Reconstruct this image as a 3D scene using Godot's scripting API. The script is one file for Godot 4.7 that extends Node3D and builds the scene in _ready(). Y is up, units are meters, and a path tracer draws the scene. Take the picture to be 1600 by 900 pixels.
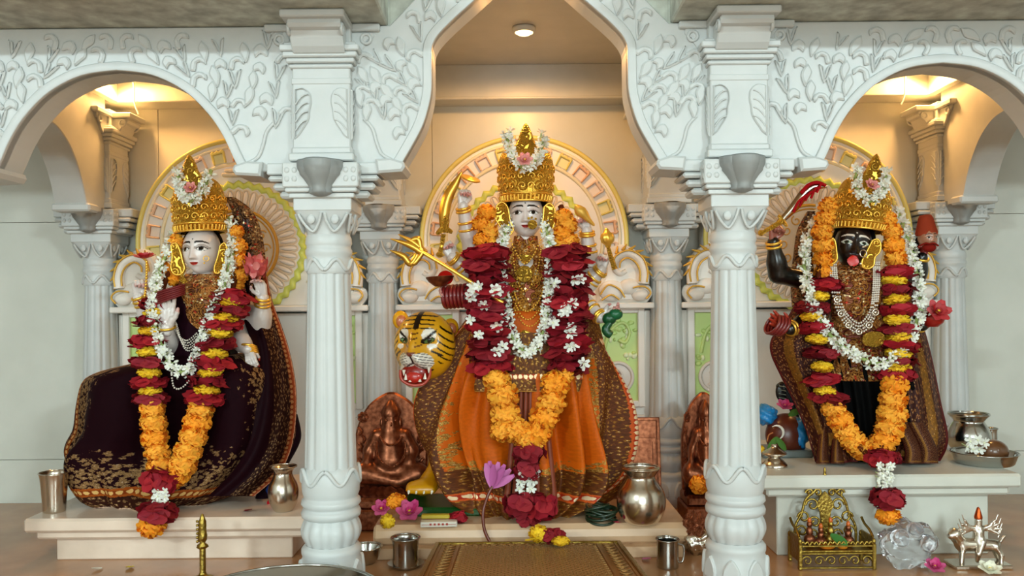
extends Node3D
# A marble shrine with three garlanded statues. Units are metres; the altar floor is y = 0.
const F := 1300.0
const CX := 796.0
const CY := 477.0
const CAMY := 0.743
const CAMZ := 2.167
const ROLL := 0.009
const BAY := 1.052
const XC := 0.057
var M := {}
var used := {}
var rng := RandomNumberGenerator.new()

# photograph pixel at a chosen depth plane z -> point in the place
func P(px: float, py: float, z: float) -> Vector3:
	var s := (CAMZ - z) / F
	var dx := px - CX
	var dy := py - CY
	return Vector3((dx * cos(ROLL) - dy * sin(ROLL)) * s, CAMY - (dx * sin(ROLL) + dy * cos(ROLL)) * s, z)

func S(z: float) -> float:
	return (CAMZ - z) / F

func lin(hex: String) -> Color:
	return Color(hex).srgb_to_linear()

class G:
	var v := PackedVector3Array()
	var c := PackedColorArray()
	var uv := PackedVector2Array()
	var ix := PackedInt32Array()
	var weld := []
	var col := Color.WHITE
	var xf := Transform3D.IDENTITY
	var colored := false
	var has_uv := false

	func add(p: Vector3, u := Vector2.ZERO) -> int:
		v.append(xf * p)
		c.append(col)
		uv.append(u)
		return v.size() - 1

	func setcol(cc: Color) -> void:
		col = cc
		colored = true

	func tri(a: int, b: int, d: int) -> void:
		ix.append(a); ix.append(b); ix.append(d)

	func quad(a: int, b: int, d: int, e: int) -> void:
		ix.append(a); ix.append(b); ix.append(d)
		ix.append(a); ix.append(d); ix.append(e)

	# turn the faces added since index `from` outwards
	func orient(from: int) -> void:
		var n := ix.size()
		if n <= from:
			return
		var o := Vector3.ZERO
		var k := from
		while k < n:
			o += v[ix[k]]
			k += 1
		o /= float(n - from)
		var vol := 0.0
		k = from
		while k < n:
			vol += (v[ix[k]] - o).dot((v[ix[k + 1]] - o).cross(v[ix[k + 2]] - o))
			k += 3
		if vol < 0.0:
			k = from
			while k < n:
				var t := ix[k + 1]
				ix[k + 1] = ix[k + 2]
				ix[k + 2] = t
				k += 3

	# rows of points, lofted; closed = each row is a loop
	func grid(rows: Array, closed := false, cap := false, ori := true) -> void:
		var from := ix.size()
		var base := v.size()
		var nr := rows.size()
		var nc: int = rows[0].size()
		var w := nc + (1 if closed else 0)
		for r in nr:
			var row: PackedVector3Array = rows[r]
			for k in nc:
				add(row[k], Vector2(float(k) / float(w - 1), float(r) / float(nr - 1)))
			if closed:
				add(row[0], Vector2(1.0, float(r) / float(nr - 1)))
				weld.append([base + r * w, base + r * w + nc])
		for r in nr - 1:
			for k in w - 1:
				var a := base + r * w + k
				quad(a, a + 1, a + w + 1, a + w)
		if cap:
			for e in [0, nr - 1]:
				var m := Vector3.ZERO
				var ids := []
				var row: PackedVector3Array = rows[e]
				for k in nc:
					m += row[k]
					ids.append(add(row[k], uv[base + e * w + k]))
				var mid := add(m / float(nc), Vector2(0.5, float(e) / float(nr - 1)))
				for k in nc:
					if e == 0:
						tri(mid, ids[(k + 1) % nc], ids[k])
					else:
						tri(mid, ids[k], ids[(k + 1) % nc])
		if ori:
			orient(from)

	func lathe(prof: Array, n := 32, f = null) -> void:
		var rows := []
		for i in prof.size():
			var q: Vector2 = prof[i]
			var row := PackedVector3Array()
			for k in n:
				var a := TAU * float(k) / float(n)
				var r := q.x
				if f != null:
					r = f.call(a, q.x, q.y)
				row.append(Vector3(sin(a) * r, q.y, cos(a) * r))
			rows.append(row)
		grid(rows, true, false)

	func tube(pts: Array, rad, n := 8, cap := true) -> void:
		var rows := []
		var np := pts.size()
		var t0: Vector3 = (pts[1] - pts[0]).normalized()
		var up := Vector3.UP if absf(t0.y) < 0.9 else Vector3.RIGHT
		var nx := t0.cross(up).normalized()
		for i in np:
			var t: Vector3 = (pts[mini(i + 1, np - 1)] - pts[maxi(i - 1, 0)]).normalized()
			nx = (nx - t * nx.dot(t)).normalized()
			var ny := t.cross(nx)
			var r: float = rad[i] if rad is Array else rad
			var row := PackedVector3Array()
			for k in n:
				var a := TAU * float(k) / float(n)
				row.append(pts[i] + (nx * cos(a) + ny * sin(a)) * r)
			rows.append(row)
		grid(rows, true, cap)

	func ring(at: Vector3, axis: Vector3, big: float, small: float, n := 28, m := 8, squash := 1.0) -> void:
		axis = axis.normalized()
		var a0 := axis.cross(Vector3.UP if absf(axis.y) < 0.9 else Vector3.RIGHT).normalized()
		var b0 := axis.cross(a0)
		var rows := []
		for i in n + 1:
			var t := TAU * float(i % n) / float(n)
			var d := a0 * cos(t) + b0 * sin(t)
			var row := PackedVector3Array()
			for k in m:
				var q := TAU * float(k) / float(m)
				row.append(at + d * (big + small * cos(q)) + axis * small * sin(q) * squash)
			rows.append(row)
		grid(rows, true, false)

	func ell(at: Vector3, r: Vector3, n := 16, m := 10, f = null) -> void:
		var rows := []
		for i in m + 1:
			var t := PI * float(i) / float(m)
			var row := PackedVector3Array()
			for k in n:
				var a := TAU * float(k) / float(n)
				var d := Vector3(sin(t) * cos(a), cos(t), sin(t) * sin(a))
				var w := 1.0
				if f != null:
					w = f.call(d)
				row.append(at + d * r * w)
			rows.append(row)
		grid(rows, true, false)

	func box(at: Vector3, size: Vector3, bev := 0.002) -> void:
		var h := size / 2.0
		bev = minf(bev, minf(h.x, minf(h.y, h.z)) * 0.9)
		# convex polyhedron: a chamfered box
		var from := ix.size()
		var faces := []
		for ax in 3:
			for s in [-1.0, 1.0]:
				var q := []
				for k in 4:
					var a: float = [-1.0, 1.0, 1.0, -1.0][k]
					var b: float = [-1.0, -1.0, 1.0, 1.0][k]
					var p := Vector3.ZERO
					p[ax] = s * h[ax]
					p[(ax + 1) % 3] = a * (h[(ax + 1) % 3] - bev)
					p[(ax + 2) % 3] = b * (h[(ax + 2) % 3] - bev)
					q.append(p)
				faces.append(q)
		for ax in 3:
			var u := (ax + 1) % 3
			var w := (ax + 2) % 3
			for su in [-1.0, 1.0]:
				for sw in [-1.0, 1.0]:
					var q := []
					for k in 4:
						var e: float = [-1.0, 1.0, 1.0, -1.0][k]
						var p := Vector3.ZERO
						p[ax] = e * (h[ax] - bev)
						p[u] = su * (h[u] - (bev if k >= 2 else 0.0))
						p[w] = sw * (h[w] - (0.0 if k >= 2 else bev))
						q.append(p)
					faces.append(q)
		for sx in [-1.0, 1.0]:
			for sy in [-1.0, 1.0]:
				for sz in [-1.0, 1.0]:
					faces.append([Vector3(sx * h.x, sy * (h.y - bev), sz * (h.z - bev)), Vector3(sx * (h.x - bev), sy * h.y, sz * (h.z - bev)), Vector3(sx * (h.x - bev), sy * (h.y - bev), sz * h.z)])
		for q in faces:
			var nrm: Vector3 = (q[1] - q[0]).cross(q[2] - q[0])
			var mid := Vector3.ZERO
			for p in q:
				mid += p
			var ids := []
			for p in q:
				ids.append(add(at + p, Vector2(p.x + p.z, p.y)))
			if nrm.dot(mid) < 0.0:
				ids.reverse()
			tri(ids[0], ids[1], ids[2])
			if ids.size() == 4:
				tri(ids[0], ids[2], ids[3])
		if xf.basis.determinant() < 0.0:
			orient(from)

	# outline in x,y extruded from z0 to z1, with the front edge chamfered
	func extr(poly: PackedVector2Array, z0: float, z1: float, bev := 0.0) -> void:
		var from := ix.size()
		var n := poly.size()
		var area := 0.0
		for i in n:
			area += poly[i].cross(poly[(i + 1) % n])
		if area < 0.0:
			poly = poly.duplicate()
			poly.reverse()
		var inner := poly
		if bev > 0.0:
			inner = PackedVector2Array()
			for i in n:
				var a := (poly[i] - poly[(i + n - 1) % n]).normalized()
				var b := (poly[(i + 1) % n] - poly[i]).normalized()
				var na := Vector2(-a.y, a.x)
				var nb := Vector2(-b.y, b.x)
				var m := (na + nb)
				m = m / maxf(0.35, m.length_squared()) * 2.0
				inner.append(poly[i] + m * bev)
		var tr := Geometry2D.triangulate_polygon(inner)
		var fr := []
		for p in inner:
			fr.append(add(Vector3(p.x, p.y, z1), p))
		for k in range(0, tr.size(), 3):
			tri(fr[tr[k]], fr[tr[k + 1]], fr[tr[k + 2]])
			var a := inner[tr[k]]
			if (inner[tr[k + 1]] - a).cross(inner[tr[k + 2]] - a) < 0.0:
				var q := ix.size()
				var t := ix[q - 1]
				ix[q - 1] = ix[q - 2]
				ix[q - 2] = t
		tr = Geometry2D.triangulate_polygon(poly)
		var bk := []
		for p in poly:
			bk.append(add(Vector3(p.x, p.y, z0), p))
		for k in range(0, tr.size(), 3):
			var a := poly[tr[k]]
			if (poly[tr[k + 1]] - a).cross(poly[tr[k + 2]] - a) > 0.0:
				tri(bk[tr[k]], bk[tr[k + 2]], bk[tr[k + 1]])
			else:
				tri(bk[tr[k]], bk[tr[k + 1]], bk[tr[k + 2]])
		for i in n:
			var j := (i + 1) % n
			var zs := z1 - bev
			quad(add(Vector3(poly[i].x, poly[i].y, z0), poly[i]), add(Vector3(poly[j].x, poly[j].y, z0), poly[j]), add(Vector3(poly[j].x, poly[j].y, zs), poly[j]), add(Vector3(poly[i].x, poly[i].y, zs), poly[i]))
			if bev > 0.0:
				quad(add(Vector3(poly[i].x, poly[i].y, zs), poly[i]), add(Vector3(poly[j].x, poly[j].y, zs), poly[j]), add(Vector3(inner[j].x, inner[j].y, z1), inner[j]), add(Vector3(inner[i].x, inner[i].y, z1), inner[i]))
		if xf.basis.determinant() < 0.0:
			orient(from)

	func append(o: G, t: Transform3D) -> void:
		var b := v.size()
		var keep := xf
		for i in o.v.size():
			v.append(keep * (t * o.v[i]))
			c.append(o.c[i])
			uv.append(o.uv[i])
		colored = colored or o.colored
		var flip := t.basis.determinant() < 0.0
		for k in range(0, o.ix.size(), 3):
			ix.append(b + o.ix[k])
			ix.append(b + o.ix[k + (2 if flip else 1)])
			ix.append(b + o.ix[k + (1 if flip else 2)])
		for w in o.weld:
			weld.append([b + w[0], b + w[1]])

	# rounded > 0: petals of a ball of bloom, shaded partly as the ball they form
	func mesh(rounded := 0.0) -> ArrayMesh:
		if rounded > 0.0:
			var q := 0
			while q < ix.size():
				var m := v[ix[q]] + v[ix[q + 1]] + v[ix[q + 2]]
				if (v[ix[q + 1]] - v[ix[q]]).cross(v[ix[q + 2]] - v[ix[q]]).dot(m) < 0.0:
					var t := ix[q + 1]
					ix[q + 1] = ix[q + 2]
					ix[q + 2] = t
				q += 3
		var nrm := PackedVector3Array()
		nrm.resize(v.size())
		var k := 0
		var n := ix.size()
		while k < n:
			var a := ix[k]
			var b := ix[k + 1]
			var d := ix[k + 2]
			var fn := (v[b] - v[a]).cross(v[d] - v[a])
			nrm[a] += fn
			nrm[b] += fn
			nrm[d] += fn
			ix[k + 1] = d
			ix[k + 2] = b
			k += 3
		for w in weld:
			var t: Vector3 = nrm[w[0]] + nrm[w[1]]
			nrm[w[0]] = t
			nrm[w[1]] = t
		for i in nrm.size():
			nrm[i] = nrm[i].normalized()
			if rounded > 0.0:
				nrm[i] = (nrm[i] * (1.0 - rounded) + v[i].normalized() * rounded).normalized()
			if nrm[i] == Vector3.ZERO:
				nrm[i] = Vector3.UP
		var arr := []
		arr.resize(Mesh.ARRAY_MAX)
		arr[Mesh.ARRAY_VERTEX] = v
		arr[Mesh.ARRAY_NORMAL] = nrm
		if colored:
			arr[Mesh.ARRAY_COLOR] = c
		arr[Mesh.ARRAY_TEX_UV] = uv
		arr[Mesh.ARRAY_INDEX] = ix
		var am := ArrayMesh.new()
		am.add_surface_from_arrays(Mesh.PRIMITIVE_TRIANGLES, arr)
		return am

# ---------- scene tree helpers
func numbered(called: String) -> String:
	if not used.has(called):
		used[called] = 0
		return called
	used[called] += 1
	return "%s_%03d" % [called, used[called]]

func meta(o: Node, label: String, category: String, group := "") -> Node:
	o.set_meta("label", label)
	if category:
		o.set_meta("category", category)
	if group:
		o.set_meta("group", group)
	return o

func thing(called: String, label: String, category: String, at: Vector3, group := "") -> Node3D:
	var o := Node3D.new()
	o.name = numbered(called)
	add_child(o)
	o.position = at
	meta(o, label, category, group)
	return o

# geometry in world axes becomes a part of `par` (or a top-level object)
func obj(called: String, g: G, m: Material, par: Node = null, local := false) -> MeshInstance3D:
	return inst(called, g.mesh(), m, par, Transform3D.IDENTITY, local)

func inst(called: String, me: Mesh, m: Material, par: Node, t: Transform3D, local := false) -> MeshInstance3D:
	var o := MeshInstance3D.new()
	o.mesh = me
	o.material_override = m
	o.cast_shadow = GeometryInstance3D.SHADOW_CASTING_SETTING_ON
	if par == null:
		o.name = numbered(called)
		add_child(o)
		o.transform = t
	else:
		o.name = called
		par.add_child(o, true)
		o.transform = t
		if not local:
			var gt := Transform3D.IDENTITY
			var q: Node = par
			while q != self:
				gt = (q as Node3D).transform * gt
				q = q.get_parent()
			o.transform = gt.affine_inverse() * t
	return o

func struct(called: String, g: G, m: Material, label := "") -> MeshInstance3D:
	var o := obj(called, g, m)
	o.set_meta("kind", "structure")
	if label:
		o.set_meta("label", label)
	return o

func one(called: String, g: G, m: Material, label: String, category: String, at := Vector3.INF, group := "") -> MeshInstance3D:
	# a thing that is one mesh; its origin is moved to `at`
	if at != Vector3.INF:
		for i in g.v.size():
			g.v[i] -= at
	var o := obj(called, g, m)
	if at != Vector3.INF:
		o.position = at
	meta(o, label, category, group)
	return o

# a grid surface with a gentle smoothing curve through 2-D points
func smooth2(pts: Array, per := 6) -> PackedVector2Array:
	var out := PackedVector2Array()
	var n := pts.size()
	for i in n - 1:
		var a: Vector2 = pts[maxi(i - 1, 0)]
		var b: Vector2 = pts[i]
		var c: Vector2 = pts[i + 1]
		var d: Vector2 = pts[mini(i + 2, n - 1)]
		for k in per:
			out.append(b.cubic_interpolate(c, a, d, float(k) / float(per)))
	out.append(pts[n - 1])
	return out

func smooth3(pts: Array, per := 6) -> Array:
	var out := []
	var n := pts.size()
	for i in n - 1:
		var a: Vector3 = pts[maxi(i - 1, 0)]
		var b: Vector3 = pts[i]
		var c: Vector3 = pts[i + 1]
		var d: Vector3 = pts[mini(i + 2, n - 1)]
		for k in per:
			out.append(b.cubic_interpolate(c, a, d, float(k) / float(per)))
	out.append(pts[n - 1])
	return out

# ---------- materials
func mat(called: String, color: Color, rough: float, metal := 0.0) -> StandardMaterial3D:
	var m := StandardMaterial3D.new()
	m.resource_name = called
	m.albedo_color = color
	m.roughness = rough
	m.metallic = metal
	m.cull_mode = BaseMaterial3D.CULL_DISABLED
	M[called] = m
	return m

func noise_tex(freq: float, lo: Color, hi: Color, size := 256, kind := FastNoiseLite.TYPE_SIMPLEX_SMOOTH, oct := 4, sd := 3) -> NoiseTexture2D:
	var n := FastNoiseLite.new()
	n.seed = sd
	n.noise_type = kind
	n.frequency = freq
	n.fractal_octaves = oct
	var t := NoiseTexture2D.new()
	t.width = size
	t.height = size
	t.seamless = true
	t.noise = n
	var gr := Gradient.new()
	gr.set_color(0, lo)
	gr.set_color(1, hi)
	t.color_ramp = gr
	return t

func tri_map(m: StandardMaterial3D, t: Texture2D, scale: float) -> void:
	m.albedo_texture = t
	m.uv1_triplanar = true
	m.uv1_scale = Vector3.ONE * scale

func bump(m: StandardMaterial3D, t: Texture2D, cm: float) -> void:
	m.heightmap_enabled = true
	m.heightmap_texture = t
	m.heightmap_scale = cm

# a height picture of beaten scrollwork: rings, curls and beads
func filigree(size := 384, count := 260, sd := 5) -> ImageTexture:
	var r := RandomNumberGenerator.new()
	r.seed = sd
	var h := PackedFloat32Array()
	h.resize(size * size)
	for k in count:
		var cx := r.randf() * size
		var cy := r.randf() * size
		var a0 := r.randf() * TAU
		var turns := r.randf_range(1.2, 2.2)
		var big := r.randf_range(9.0, 26.0)
		var steps := int(big * turns * 3.0)
		for s in steps:
			var t := float(s) / float(steps)
			var rad := big * (1.0 - t * 0.92)
			var a := a0 + turns * TAU * t
			var x := cx + cos(a) * rad
			var y := cy + sin(a) * rad
			for dy in range(-2, 3):
				for dx in range(-2, 3):
					var w := 1.0 - sqrt(float(dx * dx + dy * dy)) / 2.9
					if w > 0.0:
						var id := posmod(int(y) + dy, size) * size + posmod(int(x) + dx, size)
						h[id] = maxf(h[id], w)
	var by := PackedByteArray()
	by.resize(size * size)
	for i in h.size():
		by[i] = int(clampf(h[i], 0.0, 1.0) * 255.0)
	return ImageTexture.create_from_image(Image.create_from_data(size, size, false, Image.FORMAT_L8, by))

func _ready() -> void:
	rng.seed = 11
	setup_view()
	setup_materials()
	build_hall()
	build_shrine()
	build_contents()

func setup_view() -> void:
	var cam := Camera3D.new()
	cam.name = "camera"
	add_child(cam)
	cam.projection = Camera3D.PROJECTION_FRUSTUM
	cam.near = 0.05
	cam.far = 60.0
	cam.size = cam.near * 900.0 / F
	cam.frustum_offset = Vector2((800.0 - CX) / F, (CY - 450.0) / F) * cam.near
	cam.position = Vector3(0, CAMY, CAMZ)
	cam.rotation = Vector3(0, 0, -ROLL)
	cam.current = true
	var we := WorldEnvironment.new()
	we.name = "environment"
	var e := Environment.new()
	e.background_mode = Environment.BG_COLOR
	e.background_color = Color(0.02, 0.02, 0.02)
	e.tonemap_mode = Environment.TONE_MAPPER_LINEAR
	e.tonemap_exposure = 1.50
	e.sdfgi_enabled = true
	e.ssao_enabled = true
	e.ssil_enabled = true
	we.environment = e
	add_child(we)
	# the hall's lamps: a batten left and right, and daylight through the wide doorway opposite
	hall_light(Vector3(-3.3, 2.45, 5.6), 7.0)
	hall_light(Vector3(3.4, 2.45, 5.6), 7.0)
	var d := AreaLight3D.new()
	d.name = "doorway_daylight"
	add_child(d)
	d.area_size = Vector2(3.0, 2.2)
	d.area_normalize_energy = true
	d.light_color = Color(0.90, 0.985, 1.0)
	d.light_energy = 10.5
	d.shadow_enabled = true
	d.position = Vector3(0.1, 1.35, 7.25)
	# warm lamps in the shrine ceiling: one over the middle bay, one in each outer rear corner
	down_light(Vector3(0.055, 1.605, -0.52), Vector3(0, -1, 0), 90.0, 0.24)
	down_light(Vector3(-1.41, 1.575, -0.86), Vector3(0.3, -1, 0.2), 90.0, 0.23)
	down_light(Vector3(1.50, 1.585, -0.86), Vector3(-0.3, -1, 0.2), 90.0, 0.23)

var LIGHTS := []
func hall_light(at: Vector3, power: float) -> void:
	var l := AreaLight3D.new()
	l.name = numbered("batten_glow")
	add_child(l)
	l.area_size = Vector2(0.7, 0.12)
	l.area_normalize_energy = true
	l.light_color = Color(0.90, 0.985, 1.0)
	l.light_energy = power
	l.shadow_enabled = true
	l.position = at + Vector3(0, -0.005, -0.06)
	l.look_at_from_position(l.position, Vector3(at.x * 0.1, 0.6, -0.6), Vector3.UP)
	LIGHTS.append([at, l.transform])

func down_light(at: Vector3, towards: Vector3, angle: float, power: float) -> void:
	var l := SpotLight3D.new()
	l.name = numbered("downlight_glow")
	add_child(l)
	l.look_at_from_position(at, at + towards, Vector3(0, 0, 1))
	l.light_color = Color(1.0, 0.73, 0.42)
	l.light_energy = power
	l.light_size = 0.03
	l.spot_range = 8.0
	l.spot_angle = angle
	l.spot_attenuation = 2.0
	l.spot_angle_attenuation = 0.3
	l.shadow_enabled = true

func setup_materials() -> void:
	var mb := mat("white_marble", Color(0.835, 0.845, 0.845), 0.38)
	tri_map(mb, noise_tex(0.012, Color(0.93, 0.94, 0.93), Color(0.98, 0.98, 0.97), 512), 1.3)
	var wl := mat("wall_marble", Color(0.90, 0.90, 0.87), 0.3)
	tri_map(wl, noise_tex(0.008, Color(0.90, 0.905, 0.885), Color(0.96, 0.96, 0.945), 512, FastNoiseLite.TYPE_SIMPLEX_SMOOTH, 5, 9), 0.7)
	var fl := mat("floor_stone", Color(0.76, 0.57, 0.40), 0.22)
	tri_map(fl, noise_tex(0.01, Color(0.88, 0.86, 0.84), Color(1.0, 0.99, 0.97), 512, FastNoiseLite.TYPE_SIMPLEX_SMOOTH, 5, 21), 0.9)
	var pd := mat("podium_marble", Color(0.95, 0.87, 0.79), 0.25)
	tri_map(pd, noise_tex(0.011, Color(0.92, 0.91, 0.90), Color(1, 1, 1), 512, FastNoiseLite.TYPE_SIMPLEX_SMOOTH, 5, 31), 1.0)
	var sl := mat("beige_marble", Color(0.88, 0.74, 0.59), 0.25)
	tri_map(sl, pd.albedo_texture, 1.2)
	var ev := mat("eave_stone", Color(0.84, 0.87, 0.84), 0.8)
	tri_map(ev, noise_tex(0.02, Color(0.72, 0.70, 0.68), Color(1, 1, 0.98), 512, FastNoiseLite.TYPE_SIMPLEX_SMOOTH, 5, 41), 1.4)
	mat("hall_paint", Color(0.87, 0.87, 0.85), 0.9)
	mat("joint", Color(0.74, 0.73, 0.69), 0.9)
	var la := mat("batten_tube", Color(0.95, 0.97, 1.0), 0.5)
	la.emission_enabled = true
	la.emission = Color(0.9, 0.97, 1.0)
	la.emission_energy_multiplier = 3.0
	var wb := mat("warm_bulb", Color(1, 0.95, 0.85), 0.5)
	wb.emission_enabled = true
	wb.emission = Color(1.0, 0.86, 0.6)
	wb.emission_energy_multiplier = 3.0
	var dl := mat("daylight", Color(0.9, 0.95, 1.0), 0.8)
	dl.emission_enabled = true
	dl.emission = Color(0.96, 1.0, 0.97)
	dl.emission_energy_multiplier = 0.6
	more_materials()

func build_hall() -> void:
	# the hall in front of the shrine: its walls and ceiling bounce the light of the lamps
	var g := G.new()
	g.box(Vector3(0, -0.55, 4.0), Vector3(9.2, 0.1, 6.9), 0.0)
	struct("floor", g, M.floor_stone, "beige stone floor of the hall")
	g = G.new()
	g.box(Vector3(0, -0.25, -0.15), Vector3(9.2, 0.5, 1.82), 0.004)
	struct("floor", g, M.floor_stone, "raised beige stone altar floor under the shrine")
	g = G.new()
	g.box(Vector3(0, 2.85, 3.1), Vector3(9.2, 0.1, 8.6), 0.0)
	struct("ceiling", g, M.hall_paint, "plain hall ceiling")
	for s in [-1.0, 1.0]:
		g = G.new()
		g.box(Vector3(s * 4.55, 1.15, 3.1), Vector3(0.1, 3.5, 8.6), 0.0)
		struct("wall_left" if s < 0.0 else "wall_right", g, M.hall_paint, "plain hall side wall")
	# opposite wall with a wide doorway full of daylight
	g = G.new()
	for q in [[-3.0, 1.15, 3.1, 3.5], [3.1, 1.15, 3.0, 3.5], [0.1, 2.65, 3.1, 0.5]]:
		g.box(Vector3(q[0], q[1], 7.35), Vector3(q[2], q[3], 0.1), 0.0)
	struct("wall_front", g, M.hall_paint, "hall wall opposite the shrine, with a wide doorway")
	g = G.new()
	g.box(Vector3(0.1, 1.0, 7.42), Vector3(3.1, 2.9, 0.02), 0.0)
	struct("door_1", g, M.daylight, "wide doorway bright with daylight")
	# marble-clad back wall: slabs with open joints
	g = G.new()
	g.box(Vector3(0, 1.25, -1.11), Vector3(9.2, 3.2, 0.1), 0.0)
	var w := struct("wall_back", g, M.joint, "pale marble slab wall behind the statues")
	var ys := [-0.02, 0.166, 1.078, 1.72, 2.8]
	for r in 4:
		var x0 := -4.5 + (0.35 if r % 2 else 0.0)
		while x0 < 4.4:
			g = G.new()
			var x1 := minf(x0 + 1.052, 4.5)
			g.box(Vector3((x0 + x1) / 2.0, (ys[r] + ys[r + 1]) / 2.0, -1.045), Vector3(x1 - x0 - 0.0016, ys[r + 1] - ys[r] - 0.0016, 0.03), 0.001)
			obj("marble_slab", g, M.wall_marble, w)
			x0 = x1
	for a in LIGHTS:
		var at: Vector3 = a[0]
		var t := thing("batten_light", "white batten light on the hall ceiling, %s" % ["left of the shrine", "right of the shrine"][LIGHTS.find(a)], "light", at, "hall batten lights")
		g = G.new()
		g.box(Vector3(0, 0.2, 0.0), Vector3(0.8, 0.3, 0.05), 0.004)
		obj("bracket", g, M.hall_paint, t, true)
		g = G.new()
		g.xf = Transform3D(a[1].basis, a[1].origin - at + a[1].basis.z * 0.02)
		g.box(Vector3(0, 0, 0), Vector3(0.7, 0.12, 0.02), 0.006)
		obj("tube", g, M.batten_tube, t, true)

# half outlines of the arches: (distance from the middle, height), from photograph measurements
func Yf(y: float, s: float) -> float:
	return CAMY - (y - 473.0) / s

func side_arch() -> Array:
	var out := []
	for q in smooth2([Vector2(0, 100), Vector2(55, 108), Vector2(105, 133), Vector2(143, 170), Vector2(166, 205), Vector2(182, 240), Vector2(192, 259)], 5):
		out.append(Vector2(q.x / 614.0, Yf(q.y, 614.0)))
	return out

func mid_arch() -> Array:
	var out := []
	for q in smooth2([Vector2(0, -52), Vector2(45, -38), Vector2(88, -2), Vector2(122, 28), Vector2(144, 51), Vector2(152, 66)], 4):
		out.append(Vector2(q.x / 614.0, Yf(q.y, 614.0)))
	for q in smooth2([Vector2(153, 74), Vector2(153, 100), Vector2(154, 138), Vector2(161, 170), Vector2(170, 195), Vector2(187, 226), Vector2(205, 256)], 4):
		out.append(Vector2(q.x / 614.0, Yf(q.y, 614.0)))
	return out

func panel_poly(half: Array, top: Array) -> PackedVector2Array:
	# closed outline: right half of the opening, the foot, the outside, and the mirror image
	var r := PackedVector2Array()
	for q in half:
		r.append(q)
	for q in top:
		r.append(q)
	var out := r.duplicate()
	for i in range(r.size() - 1, -1, -1):
		if r[i].x > 0.0005:
			out.append(Vector2(-r[i].x, r[i].y))
	return out

func leaf_meshes() -> Array:
	var out := []
	var shapes := [
		[Vector2(-0.020, 0.0), Vector2(-0.010, 0.008), Vector2(0.004, 0.010), Vector2(0.021, 0.002), Vector2(0.008, -0.004), Vector2(-0.006, -0.008)],
		[Vector2(-0.017, -0.010), Vector2(-0.012, 0.006), Vector2(0.002, 0.013), Vector2(0.014, 0.006), Vector2(0.012, -0.004), Vector2(0.004, 0.003), Vector2(-0.004, 0.001), Vector2(-0.008, -0.012)],
		[Vector2(-0.016, 0.012), Vector2(0.018, 0.0), Vector2(-0.016, -0.012), Vector2(-0.012, -0.004), Vector2(0.003, 0.0), Vector2(-0.012, 0.004)],
		[Vector2(-0.010, -0.010), Vector2(-0.012, 0.004), Vector2(0.0, 0.013), Vector2(0.012, 0.004), Vector2(0.010, -0.010), Vector2(0.0, -0.004)]]
	for s in shapes:
		var g := G.new()
		var loop: Array = s.duplicate()
		loop.append(s[0])
		var sm := smooth2(loop, 3)
		sm.remove_at(sm.size() - 1)
		g.extr(sm, -0.003, 0.0095, 0.0030)
		out.append(g.mesh())
	return out

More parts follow.
